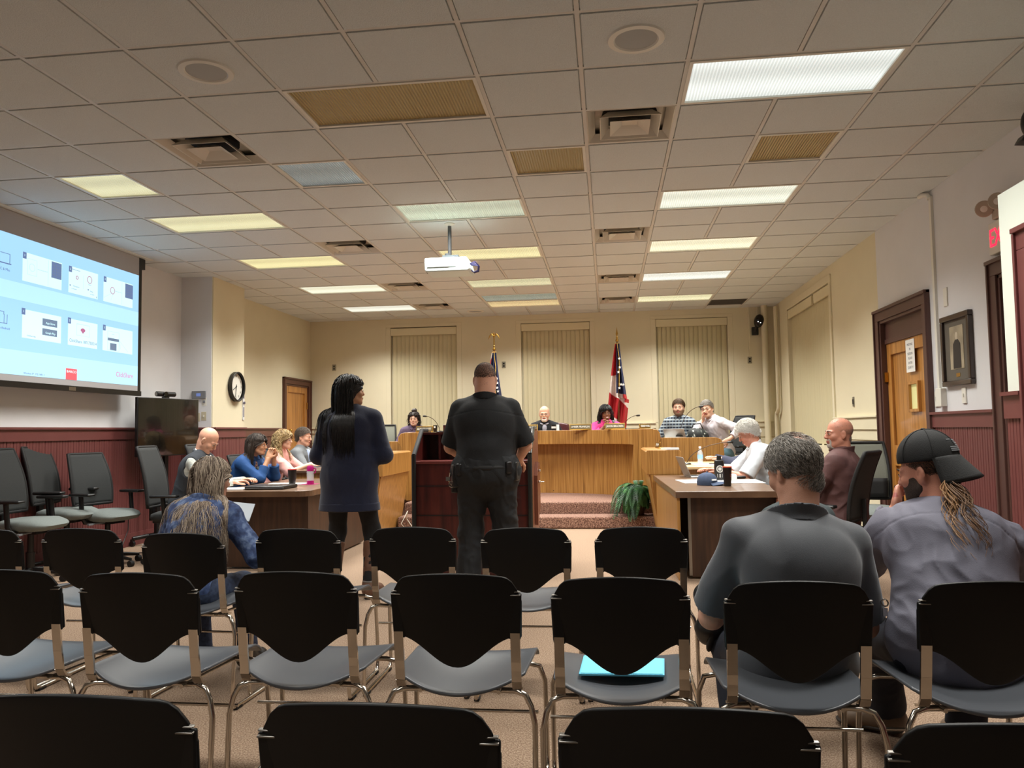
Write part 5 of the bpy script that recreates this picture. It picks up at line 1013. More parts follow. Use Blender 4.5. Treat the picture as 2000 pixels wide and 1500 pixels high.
def torso_prims(K, g=1.0, belly=0, bust=0, o=0, depth=.62, k=.05):
    s = K['s']; pe, wa, ne, up, rt, fw = (K[q] for q in ('pelvis', 'waist', 'neck', 'up', 'rt', 'fw')); d1 = nrm(wa - pe); M = np.stack([rt, fw, up], 1); r1 = nrm(V3(1, 0, 0) - d1 * d1[0]); M1 = np.stack([r1, np.cross(d1, r1), d1], 1)
    P = [ell(pe + d1 * .01 - fw * .01, V3(.170, .118, .125) * s * g + o, M1, k), ell(wa - d1 * .04 + np.cross(d1, r1) * belly * .45, V3(.150 * g, .108 * g + belly * .6, .15) * s + o, M1, k), ell(wa + up * .12 * s, V3(.160 * g, .112 * g, .19) * s + o, M, k)]
    P += [cone(K['S'][-1] * .78 + K['S'][1] * .22 - up * .02, K['S'][1] * .78 + K['S'][-1] * .22 - up * .02, .070 * s * g ** .5 + o, .070 * s * g ** .5 + o, k), ell(ne - up * .12 * s - fw * .02, V3(.150 * g, .095 * g, .12) * s + o, M, k)]
    for q in (-1, 1):
        P.append(cone(ne + up * .012 + rt * q * .03, K['S'][q] + up * .012, .045 * s + o, .046 * s + o, .04))
        if bust: P.append(ell(wa + up * .15 * s + rt * q * .07 * s + fw * .10 * g * s, V3(.06, .05, .06) * s * bust + o, M, .03))
    return P
def hand_prims(K, q):
    A = K['A'][q]; W, d, n, s = A['W'], A['d'], A['n'], K['s']; b = np.cross(n, d) * q; b = nrm(b) ; c = A['curl']; P = [cone(W - d * .02, W + d * .03, .026 * s, .030 * s, .02, flat=(n, .62)), cone(W + d * .032 + b * .010, W + d * .075 + b * .014, .030 * s, .028 * s, .014, flat=(n, .50)), cone(W + d * .032 - b * .012, W + d * .072 - b * .018, .028 * s, .025 * s, .014, flat=(n, .50))]
    for off, L, r0 in ((.032, .070, .0088), (.0108, .078, .0090), (-.0108, .073, .0086), (-.031, .058, .0078)):
        p = W + d * .088 * s + b * off * s * A['spread']; a = R(c * .6); fd = nrm(d + b * off * 2.2 * (A['spread'] - .8))
        for i, f in enumerate((.45, .31, .24)):
            v = fd * math.cos(a) + n * math.sin(a); p2 = p + v * L * f * s; P.append(cone(p, p2, r0 * s * (1 - .08 * i), r0 * s * (.92 - .08 * i), .004 if i else .008)); p = p2; a += R(c)
    p = W + d * .020 + b * .026 * s; v = nrm(b * .75 + d * .65 + n * .35)
    for i, (L, r0) in enumerate(((.042, .0135), (.034, .0108), (.026, .0095))):
        p2 = p + v * L * s; P.append(cone(p, p2, r0 * s, r0 * s * .9, .006)); p = p2; v = nrm(v * .8 + d * .5 - b * .25 + n * .15 * (c / 40))
    return P
def foot_prims(K, q, o=0):
    G = K['G'][q]; a, t, s = G['A'], G['t'], K['s']; z = V3(0, 0, 1) - t * t[2]; z = nrm(z); lat = np.cross(t, z); P = [cone(a, a - z * .035 - t * .025, .038 * s + o, .034 * s + o, .02), cone(a - z * .045 - t * .02, a - z * .052 + t * .15 * s, .032 * s + o, .026 * s + o, .02), cone(a - z * .03 + t * .03, a - z * .055 + t * .13 * s, .036 * s + o, .026 * s + o, .025), ell(a - z * .052 + t * .12 * s, (.046 * s + o, .046 * s + o, .024 * s + o), k=.02)]
    return P
def bulk(base, strands, name, mt, parent):
    # strands: list of (N,3) paths with radii; tapered three-sided locks in one mesh
    VV = []; QQ = []; n0 = 0
    for (P, r) in strands:
        N = len(P); t = np.gradient(P, axis=0); t /= np.linalg.norm(t, axis=1)[:, None] + 1e-9; u = np.cross(t, V3(.3, .2, 1)); u /= np.linalg.norm(u, axis=1)[:, None] + 1e-9; v = np.cross(t, u)
        R_ = []
        for k in range(3): w = 2.094 * k; R_.append(P + (u * math.cos(w) + v * math.sin(w)) * np.asarray(r)[:, None])
        VV.append(np.stack(R_, 1).reshape(-1, 3)); i = np.arange(N - 1)[:, None] * 3; k = np.arange(3)[None]; QQ.append((np.stack([i + k, i + (k + 1) % 3, i + 3 + (k + 1) % 3, i + 3 + k], -1).reshape(-1, 4)) + n0); n0 += N * 3
    return qmesh(name, np.concatenate(VV), np.concatenate(QQ), mt, parent)
def fib(n):
    i = np.arange(n) + .5; ph = np.arccos(1 - 2 * i / n); th = math.pi * (1 + 5 ** .5) * i; return np.stack([np.cos(th) * np.sin(ph), np.sin(th) * np.sin(ph), np.cos(ph)], 1)
LINE = {'short': ([-.1, -.05, -.02, 0.0, .03, .055, .075, .1], [-.062, -.058, -.02, .012, .030, .052, .066, .078]), 'nape': ([-.1, -.05, -.02, 0.0, .03, .055, .075, .1], [-.105, -.098, -.030, .010, .030, .052, .066, .078]), 'back': ([-.1, -.03, 0, .03, .055, .075, .1], [-.09, -.09, -.06, -.0, .045, .060, .072])}
def hairline(P, kind='short'):     # > 0 on the scalp; P in head coordinates
    return P[:, 2] - np.interp(P[:, 1], *LINE[kind])
def cap_hair(K, name, mt, parent, kind='short', th=.010, bald=None, noise=.002, h=.004, seed=0, female=False):
    s = K['s'] * (.96 if female else 1); c, M = K['head'], K['HM']; pr = [ell(c + M @ V3(0, -.014, .036) * s, (V3(.077, .096, .088) + th) * s, M, .02), ell(c + M @ V3(0, .018, -.02) * s, (V3(.060, .055, .07) + th) * s, M, .02), ell(c + M @ V3(0, -.045 if kind != 'nape' else -.024, -.03 if kind != 'nape' else -.040) * s, (V3(.052, .045, .06 if kind != 'nape' else .070) + th) * s, M, .03)]
    F, lo, h = field(pr, h); I = np.argwhere(F < .03); P = ((lo + I * h) - c) @ M / s; reg = -hairline(P, kind); f = folds(noise, 3.2, seed)(P)
    val = F[tuple(I.T)] + f; core = np.sqrt((P[:, 0] / .070) ** 2 + ((P[:, 1] + .014) / .089) ** 2 + ((P[:, 2] - .036) / .081) ** 2) - 1
    if bald is not None: b = bald(P); reg = np.maximum(reg, b)
    reg = np.maximum(reg, -core * .07 - .004); q = np.clip(.5 - .5 * (val - reg) / .006, 0, 1); F[:] = np.where(F < .03, F, 1); F[tuple(I.T)] = val * (1 - q) + reg * q + .006 * q * (1 - q)
    V, Q = surface(F, lo, h); return qmesh(name, V, Q, mt, parent)
def beard(K, name, mt, parent, th=.006, seed=1, goatee=False):
    s = K['s']; pr = [dict(p) for p in head_prims(K)[1:4]] + [p for p in head_prims(K) if p['t'] == 'c' and not p['sub'] and p['ra'] > .015]; F, lo, h = field(pr, .0035, off=th); c, M = K['head'], K['HM']; I = np.argwhere(F < .03); P = ((lo + I * h) - c) @ M / s
    x = np.abs(P[:, 0]); top = np.where(x < .034, -.074, np.interp(x, [.034, .06, .075], [-.052, -.02, .01]) if not goatee else -.075); reg = P[:, 2] - top; mus = np.maximum(np.maximum(np.abs(P[:, 2] + .044) - .005, x - .032), .06 - P[:, 1]); side = np.maximum(np.abs(x - .031) - .006, np.maximum(P[:, 2] + .044, .05 - P[:, 1])); reg = np.minimum(np.minimum(reg, mus), side)
    reg = np.maximum(reg, -(P[:, 1] - .0)); 
    if goatee: reg = np.maximum(reg, x - .036)
    val = np.maximum(F[tuple(I.T)] + folds(.0012, 4, seed)(P), reg); F[:] = np.where(F < .03, F, 1); F[tuple(I.T)] = val; V, Q = surface(F, lo, h); return qmesh(name, V, Q, mt, parent)
def obst(K, P, o=.02):      # what falling hair rests on
    return [(p, o) for p in torso_prims(K, P.get('g', 1.0), P.get('belly', 0), P.get('bust', 0), 0) + limb_prims(K, ('arm',), 0, P.get('ga', 1.0), sleeve=.9)]
def long_hair(K, name, mts, parent, length=.35, n=420, kind='back', curl=0, wave=.006, part=0, rad=.0042, th=.012, seed=0, ob=(), freq=34, tuck=.015, side=.9, back=-.35):
    s = K['s']; c, M = K['head'], K['HM']; D = fib(int(n * 2.6)); r0 = V3(.077 + th, .096 + th, .088 + th) * s; C0 = V3(0, -.014, .036) * s; P0 = D * r0 + C0; P0 = P0[hairline(P0 / s, kind) > -.004]; rg = np.random.default_rng(seed); P0 = P0[rg.permutation(len(P0))[:n]]; n = len(P0)
    Hc = c + M @ C0; w = c + P0 @ M.T; L = length * rg.uniform(.72, 1.05, n); N = max(10, int(length / .013)); st = (L / N)[:, None]; nl = w - Hc; nl /= np.linalg.norm(nl, axis=1)[:, None]; sd = np.where(P0[:, 0] > part, 1., -1.)[:, None]
    dd = np.concatenate([sd * side, np.full((n, 1), back), np.full((n, 1), .1)], 1) @ M.T; dd -= nl * (dd * nl).sum(1)[:, None]; dd /= np.linalg.norm(dd, axis=1)[:, None] + 1e-9; rr = r0 * rg.uniform(.90, 1.08, (n, 1)); pts = [w.copy()]; nc = M @ V3(0, -.045, -.06) * s + c
    def sd_(X):
        d = np.full(len(X), 1.0)
        for (p, o) in ob: d = np.minimum(d, dist(p, X[:, 0], X[:, 1], X[:, 2]) - o)
        return d
    for i in range(N):
        dd = dd * .62 + V3(0, 0, -.5) + rg.normal(size=(n, 3)) * .04; dd /= np.linalg.norm(dd, axis=1)[:, None]; v = w + dd * st; loc = (v - Hc) @ M; e = np.sqrt(((loc / rr) ** 2).sum(1)); k = e < 1; loc[k] /= e[k][:, None]
        yl = loc; m = (yl[:, 2] < .02) & (yl[:, 2] > -.16) & (yl[:, 1] > tuck); yl[m, 1] -= np.minimum(yl[m, 1] - tuck, .012); m2 = (yl[:, 2] < .0) & (np.abs(yl[:, 0]) < .066) & (yl[:, 1] > -.03) & (yl[:, 2] > -.16); yl[m2, 0] = np.where(yl[m2, 0] > 0, .072, -.072); v = Hc + loc @ M.T
        if ob:
            for _ in range(2):
                d = sd_(v); k = d < 0
                if k.any():
                    X = v[k]; g = np.stack([sd_(X + V3(*q)) - sd_(X - V3(*q)) for q in ((.002, 0, 0), (0, .002, 0), (0, 0, .002))], 1); g /= np.linalg.norm(g, axis=1)[:, None] + 1e-9; v[k] -= g * d[k][:, None]
        dn = v - w; dd = dn / (np.linalg.norm(dn, axis=1)[:, None] + 1e-9); w = v; pts.append(w.copy())
    pts = np.stack(pts, 1); tt = np.linspace(0, 1, N + 1); out = {i: [] for i in range(len(mts))}; a = np.cross(nl, V3(0, 0, 1)) + V3(.01, 0, 0); a /= np.linalg.norm(a, axis=1)[:, None]
    for j in range(n):
        ph = rg.uniform(0, 6.28) if curl > .008 else 5 * float(vnoise(np.array([P0[j] * 22 + seed + 9]))[0]) + rg.uniform(0, 1.2); fr = rg.uniform(.85, 1.15) * freq; z = np.arange(N + 1) * st[j, 0]; amp = (wave + curl * .5) * np.minimum(1, tt * 2.5); q = pts[j] + (np.sin(z * fr + ph) * amp)[:, None] * a[j] + (np.abs(np.cos(z * fr + ph)) * amp * (1 if curl else .3))[:, None] * nl[j]
        ra = rad * rg.uniform(.7, 1.3) * (1 - .75 * tt ** 3); ra[0] *= .5; out[rg.integers(len(mts))].append((q, ra))
    for i, m in enumerate(mts):
        if out[i]: bulk(None, out[i], name, m, parent)
def short_strands(K, name, mts, parent, n=3000, L=.022, kind='short', seed=0, flow=(0, -.7, -.7), rad=.0009, bald=None, th=.006, rnd=.35):
    s = K['s']; c, M = K['head'], K['HM']; D = fib(int(n * 2)); r = V3(.077 + th, .096 + th, .088 + th) * s; P0 = D * r + V3(0, -.014, .036) * s
    D2 = D * (V3(.052, .045, .070) + th) * s + V3(0, -.045 if kind != 'nape' else -.024, -.034) * s; P0 = np.concatenate([P0, D2[(D2[:, 2] < -.01)]]); ins = (((P0 - V3(0, -.014, .036) * s) / (r * .985)) ** 2).sum(1) < 1; P0 = P0[~ins]
    k = hairline(P0 / s, kind) > 0
    if bald is not None: k &= (bald(P0 / s) < 0) | (np.random.default_rng(5).random(len(P0)) < .10)
    P0 = P0[k]; rg = np.random.default_rng(seed); out = {i: [] for i in range(len(mts))}; C0 = V3(0, -.014, .036) * s
    for p in P0:
        nl = nrm((p - C0) / r ** 1.6); f = V3(*flow) + V3(p[0] * 4, 0, 0) + rg.normal(size=3) * rnd; f = nrm(f - nl * (f @ nl)); l = L * rg.uniform(.6, 1.2); q = np.array([p, p + f * l * .4 + nl * l * .22, p + f * l * .75 + nl * l * .26, p + f * l + nl * l * .15]); out[rg.integers(len(mts))].append((q @ M.T + c, np.array([1, .9, .7, .2]) * rad))
    for i, m in enumerate(mts):
        if out[i]: bulk(None, out[i], name, m, parent)
def eyes(K, parent, col=(70, 50, 36), female=False, closed=False):
    s = K['s'] * (.96 if female else 1); c, M = K['head'], K['HM']; mm = [mat('eye_white', (226, 220, 212), .25), mat('iris_%d_%d' % col[:2], col, .2), mat('pupil', (12, 10, 10), .15)]
    for q in (-1, 1):
        m = MB(); nu, nv = 28, 16; C = c + M @ V3(q * .031, .0868, .0035) * s; A = Matrix((M @ rotm(0, 0, -q * 14)).tolist()); m.ball((0, 0, 0), (.0142 * s, .0078 * s, .0058 * s), nu, nv)
        for k, f in enumerate(m.f):
            x, y, z = np.mean([m.v[i] for i in f], 0) / s; m.m[k] = 0 if y < 0 or abs(x) > .0060 else (2 if math.hypot(x, z) < .0026 else 1)
        n0 = len(m.f); m.tube([(x * s, .0066 * s * (1 - (x / .0150) ** 2) + .0012 * s, .0060 * s * (1 - (x / .0160) ** 2) + .0004) for x in np.linspace(-.0142, .0142, 9)], .0011 * s, 5, m=2)
        m.v = [tuple(A @ Vector(v) + Vector(C)) for v in m.v]; m.build('eye', mm, parent, smooth=80)
def brows(K, parent, mt, female=False):
    s = K['s'] * (.96 if female else 1); c, M = K['head'], K['HM']
    for q in (-1, 1): MB().tube([c + M @ V3(q * .014, .0975, .0235) * s, c + M @ V3(q * .030, .0935, .029) * s, c + M @ V3(q * .047, .078, .0245) * s], [.003 * s, .0032 * s, .0014 * s], 6).build('eyebrow', mt, parent, smooth=80)
def glasses(K, parent, mt):
    c, M, s = K['head'], K['HM'], K['s']; m = MB()
    for q in (-1, 1):
        m.tube([c + M @ V3(q * .033 + .024 * math.cos(w / 16 * 6.283), .108 - .004 * abs(math.cos(w / 16 * 6.283)), .002 + .017 * math.sin(w / 16 * 6.283)) * s for w in range(16)], .0013, 5, closed=True); m.tube([c + M @ V3(q * .056, .104, .006) * s, c + M @ V3(q * .078, .085, .008) * s, c + M @ V3(q * .083, .0, .008) * s, c + M @ V3(q * .082, -.012, -.008) * s], .0014, 5)
    m.tube([c + M @ V3(-.010, .11, .006) * s, c + M @ V3(0, .114, .008) * s, c + M @ V3(.010, .11, .006) * s], .0013, 5); m.build('eyeglasses', mt, parent, smooth=60)
def skin(name, col):
    m = mat(name, col, .5, noise=.07, nscale=14, bump=.12, bscale=220, sss=.06); return m
def cloth(name, prims, h, mt, parent, amp=.0035, seed=0, sc=1.0, off=0, seam=None):
    fo = folds(amp, sc, seed) if amp else None; post = fo
    if seam: post = lambda Q: fo(Q) + .0035 * np.exp(-(((Q - seam[0]) @ seam[1] + seam[2] + .22 * np.abs((Q - seam[0]) @ seam[3]) ** 1.3) / .0035) ** 2)
    F, lo, h = field(prims, h, off=off, post=post); V, Q = surface(F, lo, h); return qmesh(name, V, Q, mt, parent)
def body(K, P, parent, sk, lip, h=.006, female=False, legs=True, shoe=True):
    pr = head_prims(K, female, P.get('jaw', .92 if female else 1.0), P.get('fat', 0)); hd = K['head']; ne = K['neck']; s = K['s']; nk = P.get('nk', .052 if female else .060)
    pr += [cone(hd + K['HM'] @ V3(0, -.022, -.045) * s, ne - K['up'] * .03, nk * s * .98, nk * s * 1.08, .03)] + torso_prims(K, P.get('g', 1.0), P.get('belly', 0), P.get('bust', 0), -.010)
    pr += limb_prims(K, ('arm', 'leg'), -.003, P.get('ga', 1.0), P.get('gl', 1.0)) + hand_prims(K, -1) + hand_prims(K, 1)
    for q in (-1, 1): pr += foot_prims(K, q)
    F, lo, h = field(pr, h); V, Q = surface(F, lo, h); C = V[Q].mean(1); L = (C - hd) @ K['HM'] / s; mi = ((np.abs(L[:, 0]) < .023) & (L[:, 2] > -.071) & (L[:, 2] < -.049 - np.abs(L[:, 0]) * .15) & (L[:, 1] > .09)).astype(int)
    return qmesh('body', V, Q, [sk, lip], parent, mi)
def collar(K, parent, mt, r=.070, h=.035, flare=.25, tilt=-12, gap=.02, name='collar', up=.02, th=.004):
    M = np.stack([K['rt'], K['fw'], K['up']], 1) @ rotm(tilt); c = K['neck'] + K['up'] * up + K['fw'] * .006
    return cloth(name, [ringp(c, M, r, r * 1.08, h, th, flare, gap=gap), ringp(c - K['up'] * .004, M, r * .95, r * 1.03, h * 1.2, th * .7, .05, gap=gap * .6)], .004, mt, parent, 0)
def person(label, loc, rz, P, group=None):
    t = thing('person', label, 'person', loc, rz, group); return t, skeleton(P)
def shirt(t, K, P, mt, name='shirt', o=.008, sleeve=1.0, amp=.0035, h=.007, seed=0, flare=.0, extra=(), sc=1.0, seam=0):
    pr = torso_prims(K, P.get('g', 1.0), P.get('belly', 0), P.get('bust', 0), o) + limb_prims(K, ('arm',), o, P.get('ga', 1.0), sleeve=sleeve, flare=flare) + list(extra); return cloth(name, pr, h, mt, t, amp, seed, sc, seam=(K['neck'], K['up'], seam, K['rt']) if seam else None)
def vest(t, K, P, mt, name='vest', o=.018, h=.007, amp=.003, extra=()):
    pr = torso_prims(K, P.get('g', 1.0), P.get('belly', 0), 0, o)
    for q in (-1, 1): pr.append(cone(K['S'][q] + K['rt'] * q * .10, K['S'][q] + K['rt'] * q * .06 - K['up'] * .10, .075, .07, .01, sub=True))
    return cloth(name, pr + list(extra), h, mt, t, amp, 3)
def trousers(t, K, P, mt, name='trousers', o=.012, h=.008, amp=.004, leglen=.97, seed=5, flare=0):
    s = K['s']; d1 = nrm(K['waist'] - K['pelvis']); pr = [ell(K['pelvis'] + d1 * .01, V3(.170, .118, .13) * s * P.get('g', 1.0) + o, None, .05)] + limb_prims(K, ('leg',), o, 1, P.get('gl', 1.0), leglen=leglen, flare=flare, k=.04); return cloth(name, pr, h, mt, t, amp, seed)
def shoes(t, K, mt, name='shoe', o=.010, sole=None):
    for q in (-1, 1):
        cloth(name, foot_prims(K, q, o), .006, mt, t, 0)
        if sole:
            G = K['G'][q]; tt = G['t']; z = nrm(V3(0, 0, 1) - tt * tt[2]); c = G['A'] - z * .078 + tt * .055; cloth('sole', [cone(c - tt * .07, c + tt * .10, .048, .050, .01, flat=(z, .32))], .006, sole, t, 0)
SK1, SK2, SK3, SK4, SK5 = skin('skin_pink', (214, 160, 134)), skin('skin_fair', (224, 178, 152)), skin('skin_tan', (198, 146, 112)), skin('skin_brown', (138, 92, 66)), skin('skin_ruddy', (204, 140, 116))
LIP, LIPD = mat('lips', (176, 98, 90), .45), mat('lips_deep', (140, 60, 60), .4)
H_black, H_dk, H_brown = mat('hair_black', (22, 20, 20), .42), mat('hair_dark_brown', (46, 36, 30), .45), mat('hair_brown', (88, 66, 46), .5)
H_gb1, H_gb2, H_gb3 = mat('hair_grey_brown', (126, 110, 96), .5), mat('hair_light_brown', (184, 166, 146), .5), mat('hair_dull_brown', (84, 68, 56), .5)
H_g1, H_g2, H_g3 = mat('hair_grey', (120, 114, 106), .5), mat('hair_silver', (176, 170, 162), .5), mat('hair_dark_grey', (62, 58, 54), .5)
H_white, H_bl1, H_bl2 = mat('hair_white', (238, 236, 230), .55), mat('hair_blond', (170, 142, 96), .5), mat('hair_dark_blond', (116, 92, 58), .5)
D_navyknit = mat('navy_knit', (15, 23, 50), .9, noise=.1, nscale=60, bump=.25, bscale=260, sheen=.2); D_blackc = mat('black_cloth', (18, 18, 20), .85, noise=.12, nscale=30, bump=.2, bscale=180); D_charc = mat('charcoal_cloth', (40, 42, 44), .8, noise=.1, nscale=30)
D_jean = ramp_mat('blue_jean', 40, [(.35, (34, 44, 66)), (.6, (54, 66, 92))], .85, bump=.3); D_dkjean = mat('dark_jean', (26, 30, 42), .85, noise=.15, nscale=40); D_shoe = mat('black_leather', (26, 24, 23), .35); D_sole = mat('dark_sole', (40, 38, 36), .7)
def pattern(name, base, lines, scale=60, w=.08, rough=.8):
    # woven check in object coordinates
    m = bpy.data.materials.new(name); m.use_nodes = True; nt = m.node_tree; b = nt.nodes['Principled BSDF']; b.inputs['Roughness'].default_value = rough; tc = nt.nodes.new('ShaderNodeTexCoord'); cur = None
    for ax, col in lines:
        wv = nt.nodes.new('ShaderNodeTexWave'); wv.bands_direction = ax; wv.inputs['Scale'].default_value = scale; wv.inputs['Distortion'].default_value = .6; nt.links.new(tc.outputs['Object'], wv.inputs['Vector']); gt = nt.nodes.new('ShaderNodeMath'); gt.operation = 'GREATER_THAN'; gt.inputs[1].default_value = 1 - w; nt.links.new(wv.outputs['Fac'], gt.inputs[0])
        mx = nt.nodes.new('ShaderNodeMix'); mx.data_type = 'RGBA'; mx.inputs['B'].default_value = (*lin(col), 1); nt.links.new(gt.outputs[0], mx.inputs['Factor'])
        if cur is None: mx.inputs['A'].default_value = (*lin(base), 1)
        else: nt.links.new(cur, mx.inputs['A'])
        cur = mx.outputs['Result']
    nt.links.new(cur, b.inputs['Base Color']); return m
# 1 bald man in the vest ------------------------------------------------
P = dict(H=1.82, seat=.48, l1=12, l2=20, l3=24, head=(0, 38, 0), g=1.1, L=dict(w=(-.20, .52, .80), p=(-.8, -.2, -1), n=(0, 0, -1)), R=dict(w=(.16, .55, .80), p=(.8, -.2, -1), n=(0, 0, -1)))
t, K = person('bald man in a dark grey vest over pale checked shirt, head bowed, at left', (-4.28, 7.50, 0), -86, P)
body(K, P, t, SK1, LIP); eyes(K, t); brows(K, t, H_gb1); shirt(t, K, P, pattern('pale_check', (206, 208, 200), [('Z', (176, 182, 176)), ('X', (180, 186, 182))], 22, .2), seed=2); vest(t, K, P, mat('vest_grey', (52, 56, 62), .9, bump=.2, bscale=200)); collar(K, t, mat('shirt_white', (232, 232, 228), .7), .072, .045); collar(K, t, mat('vest_grey', (52, 56, 62)), .086, .05, .3, name='vest_collar', up=.0); trousers(t, K, P, D_charc); shoes(t, K, D_shoe)
# 2 long-haired person in denim ------------------------------------------
P = dict(H=1.54, seat=.41, l1=16, l2=26, l3=24, head=(-36, 8, 0), g=.95, sw=.95, side=3, L=dict(w=(-.14, .38, .62)), R=dict(w=(.22, .36, .66), c=45))
t, K = person('person with long tousled grey-brown hair and blue denim jacket in the front row', (-2.13, 3.72, 0), 0, P)
D_denim = ramp_mat('denim_jacket', 26, [(.34, (34, 46, 80)), (.52, (58, 76, 116)), (.68, (104, 122, 156))], .85, bump=.5)
body(K, P, t, SK1, LIP, legs=True); shirt(t, K, P, D_denim, 'denim_jacket', o=.016, amp=.006, seed=4, h=.006); collar(K, t, D_denim, .080, .03, .5, up=.0); trousers(t, K, P, D_jean, seed=9, amp=.006); shoes(t, K, D_shoe); eyes(K, t)
cap_hair(K, 'hair', H_gb3, t, 'back', .012, noise=.004)
long_hair(K, 'hair', [H_gb1, H_gb2, H_gb3, H_gb2], t, length=.43, n=4200, wave=.016, curl=.0, rad=.0014, th=.014, seed=3, ob=obst(K, P, .022), freq=24, tuck=.03)
tag(MB().obox((-2.10, 4.20, .84), (.18, .24, .006), rot(18, 8, 20)).build('paper_sheet', mat('paper_grey', (176, 184, 192), .7), smooth=0), 'pale sheets held by the denim-jacket person', 'paper')
# 3 blue blazer -------------------------------------------------------------
P = dict(H=1.70, seat=.50, l1=26, l2=30, l3=34, head=(8, 2, 0), bust=.9, g=.96, L=dict(w=(-.035, .50, 1.01), p=(-.25, .35, -1), d=(.35, .12, .9), n=(1, 0, -.3), c=38), R=dict(w=(.045, .48, 1.00), p=(.3, .35, -1), d=(-.35, .15, .9), n=(-1, 0, -.3), c=30))
t, K = person('woman in a royal blue blazer with dark bobbed hair, hands clasped at her chin', (-4.24, 8.40, 0), -97, P)
D_blue = mat('royal_blue', (20, 68, 124), .8, noise=.06, nscale=20, bump=.1, bscale=200)
body(K, P, t, SK3, LIP, female=True, h=.0055); shirt(t, K, P, D_blue, 'blazer', o=.016, sleeve=.80, amp=.006, seed=8, flare=.006, h=.0065); collar(K, t, D_blue, .074, .035, .6, gap=.05); trousers(t, K, P, D_blue); shoes(t, K, D_shoe); eyes(K, t); brows(K, t, H_dk)
cloth('blouse', [ell(K['neck'] - K['up'] * .10 + K['fw'] * .055, V3(.06, .075, .11), np.stack([K['rt'], K['fw'], K['up']], 1), .01)], .006, ramp_mat('blouse_print', 60, [(.42, (30, 26, 26)), (.55, (166, 120, 104))], .8), t, .002)
cap_hair(K, 'hair', H_dk, t, 'back', .014, noise=.001, female=True); long_hair(K, 'hair', [H_dk, mat('hair_dark_brown2', (66, 54, 46), .42)], t, length=.25, n=1300, wave=.002, rad=.0026, th=.022, seed=5, ob=obst(K, P))
tag(MB().cyl((-3.86, 8.22, .90), (-3.80, 8.20, .84), .026).build('wrist_watch', M_blackm), 'dark object dangling below her clasped hands', 'watch')
# 4 pink ------------------------------------------------------------------
P = dict(H=1.68, seat=.50, l1=14, l2=20, l3=20, head=(4, 0, 0), bust=1.0, L=dict(w=(-.10, .52, .89), n=(0, 0, -1)), R=dict(w=(.06, .56, .89), p=(.5, -.2, -1), n=(-.4, 0, -1)))
t, K = person('woman in a light pink blouse with blond curly hair, in profile on the left', (-4.24, 9.35, 0), -90, P)
D_pink = mat('light_pink', (232, 172, 164), .75, bump=.1, bscale=160)
body(K, P, t, SK2, LIP, female=True, h=.0055); shirt(t, K, P, D_pink, 'blouse', o=.016, sleeve=.52, amp=.006, seed=12, flare=.014, h=.0065); trousers(t, K, P, D_charc); shoes(t, K, D_shoe); eyes(K, t, (90, 120, 140)); brows(K, t, H_bl2)
cap_hair(K, 'hair', H_bl2, t, 'back', .018, noise=.006, female=True); long_hair(K, 'hair', [H_bl1, H_bl2, mat('hair_honey', (196, 170, 122), .5), H_bl1], t, length=.33, n=950, wave=.004, curl=.018, rad=.0030, th=.026, seed=8, ob=obst(K, P), freq=75)
# 5 grey suit ----------------------------------------------------------------
P = dict(H=1.82, seat=.46, l1=10, l2=12, head=(0, 6, 0), g=1.08, L=dict(w=(-.12, .50, .87), n=(0, 0, -1)), R=dict(w=(.12, .50, .87), n=(0, 0, -1)))
t, K = person('man in a grey suit with short grey-brown hair, half hidden by the standing woman', (-4.30, 10.3, 0), -92, P)
D_suit = mat('suit_grey', (112, 116, 120), .8, noise=.06, nscale=80, bump=.1, bscale=300)
body(K, P, t, SK1, LIP); shirt(t, K, P, D_suit, 'suit_jacket', o=.020, amp=.004, seed=14); cloth('shirt', [ell(K['neck'] - K['up'] * .10 + K['fw'] * .095, V3(.045, .060, .13), np.stack([K['rt'], K['fw'], K['up']], 1), .01)], .006, mat('shirt_blue', (176, 192, 222), .7), t, 0); collar(K, t, mat('shirt_white', (232, 232, 228)), .070, .04); trousers(t, K, P, D_suit); shoes(t, K, D_shoe); eyes(K, t); brows(K, t, H_brown)
cap_hair(K, 'hair', H_gb3, t, 'short', .005); short_strands(K, 'hair', [H_gb1, H_g1, H_gb3], t, 2200, .025, rad=.0014, th=.008)
# 6 standing woman --------------------------------------------------------------
P = dict(H=1.745, l1=2, l2=2, l3=4, head=(-52, -4, 0), bust=1.0, g=1.16, gl=1.05, ga=1.15, sw=1.0, L=dict(w=(-.14, .24, 1.08), p=(-.55, -.5, -1), c=40), R=dict(w=(.12, .24, 1.10), p=(.65, -.5, -1), c=40), lL=dict(a=(-.135, -.02, .10)), lR=dict(a=(.15, .02, .10)))
t, K = person('standing woman with long black hair, navy tunic sweater and brown boots, head turned right', (-2.0, 5.87, 0), 0, P)
body(K, P, t, SK3, LIPD, female=True, h=.0065); ex = [cone((0, -.01, 1.02), (0, -.01, .60), .205, .245, .06, flat=((0, 1, 0), .66), clip=[((0, 0, .685), (0, 0, -1))])]
shirt(t, K, P, D_navyknit, 'tunic_sweater', o=.020, sleeve=.98, amp=.0045, seed=21, extra=ex, sc=.6, h=.0065); cloth('hem_band', [cone((0, -.01, 1.02), (0, -.01, .60), .209, .249, .06, flat=((0, 1, 0), .66), clip=[((0, 0, .675), (0, 0, -1)), ((0, 0, .735), (0, 0, 1))])], .0065, D_navyknit, t, .001)
collar(K, t, D_navyknit, .072, .03, .2, gap=0); trousers(t, K, P, D_blackc, 'leggings', o=.006, amp=.001)
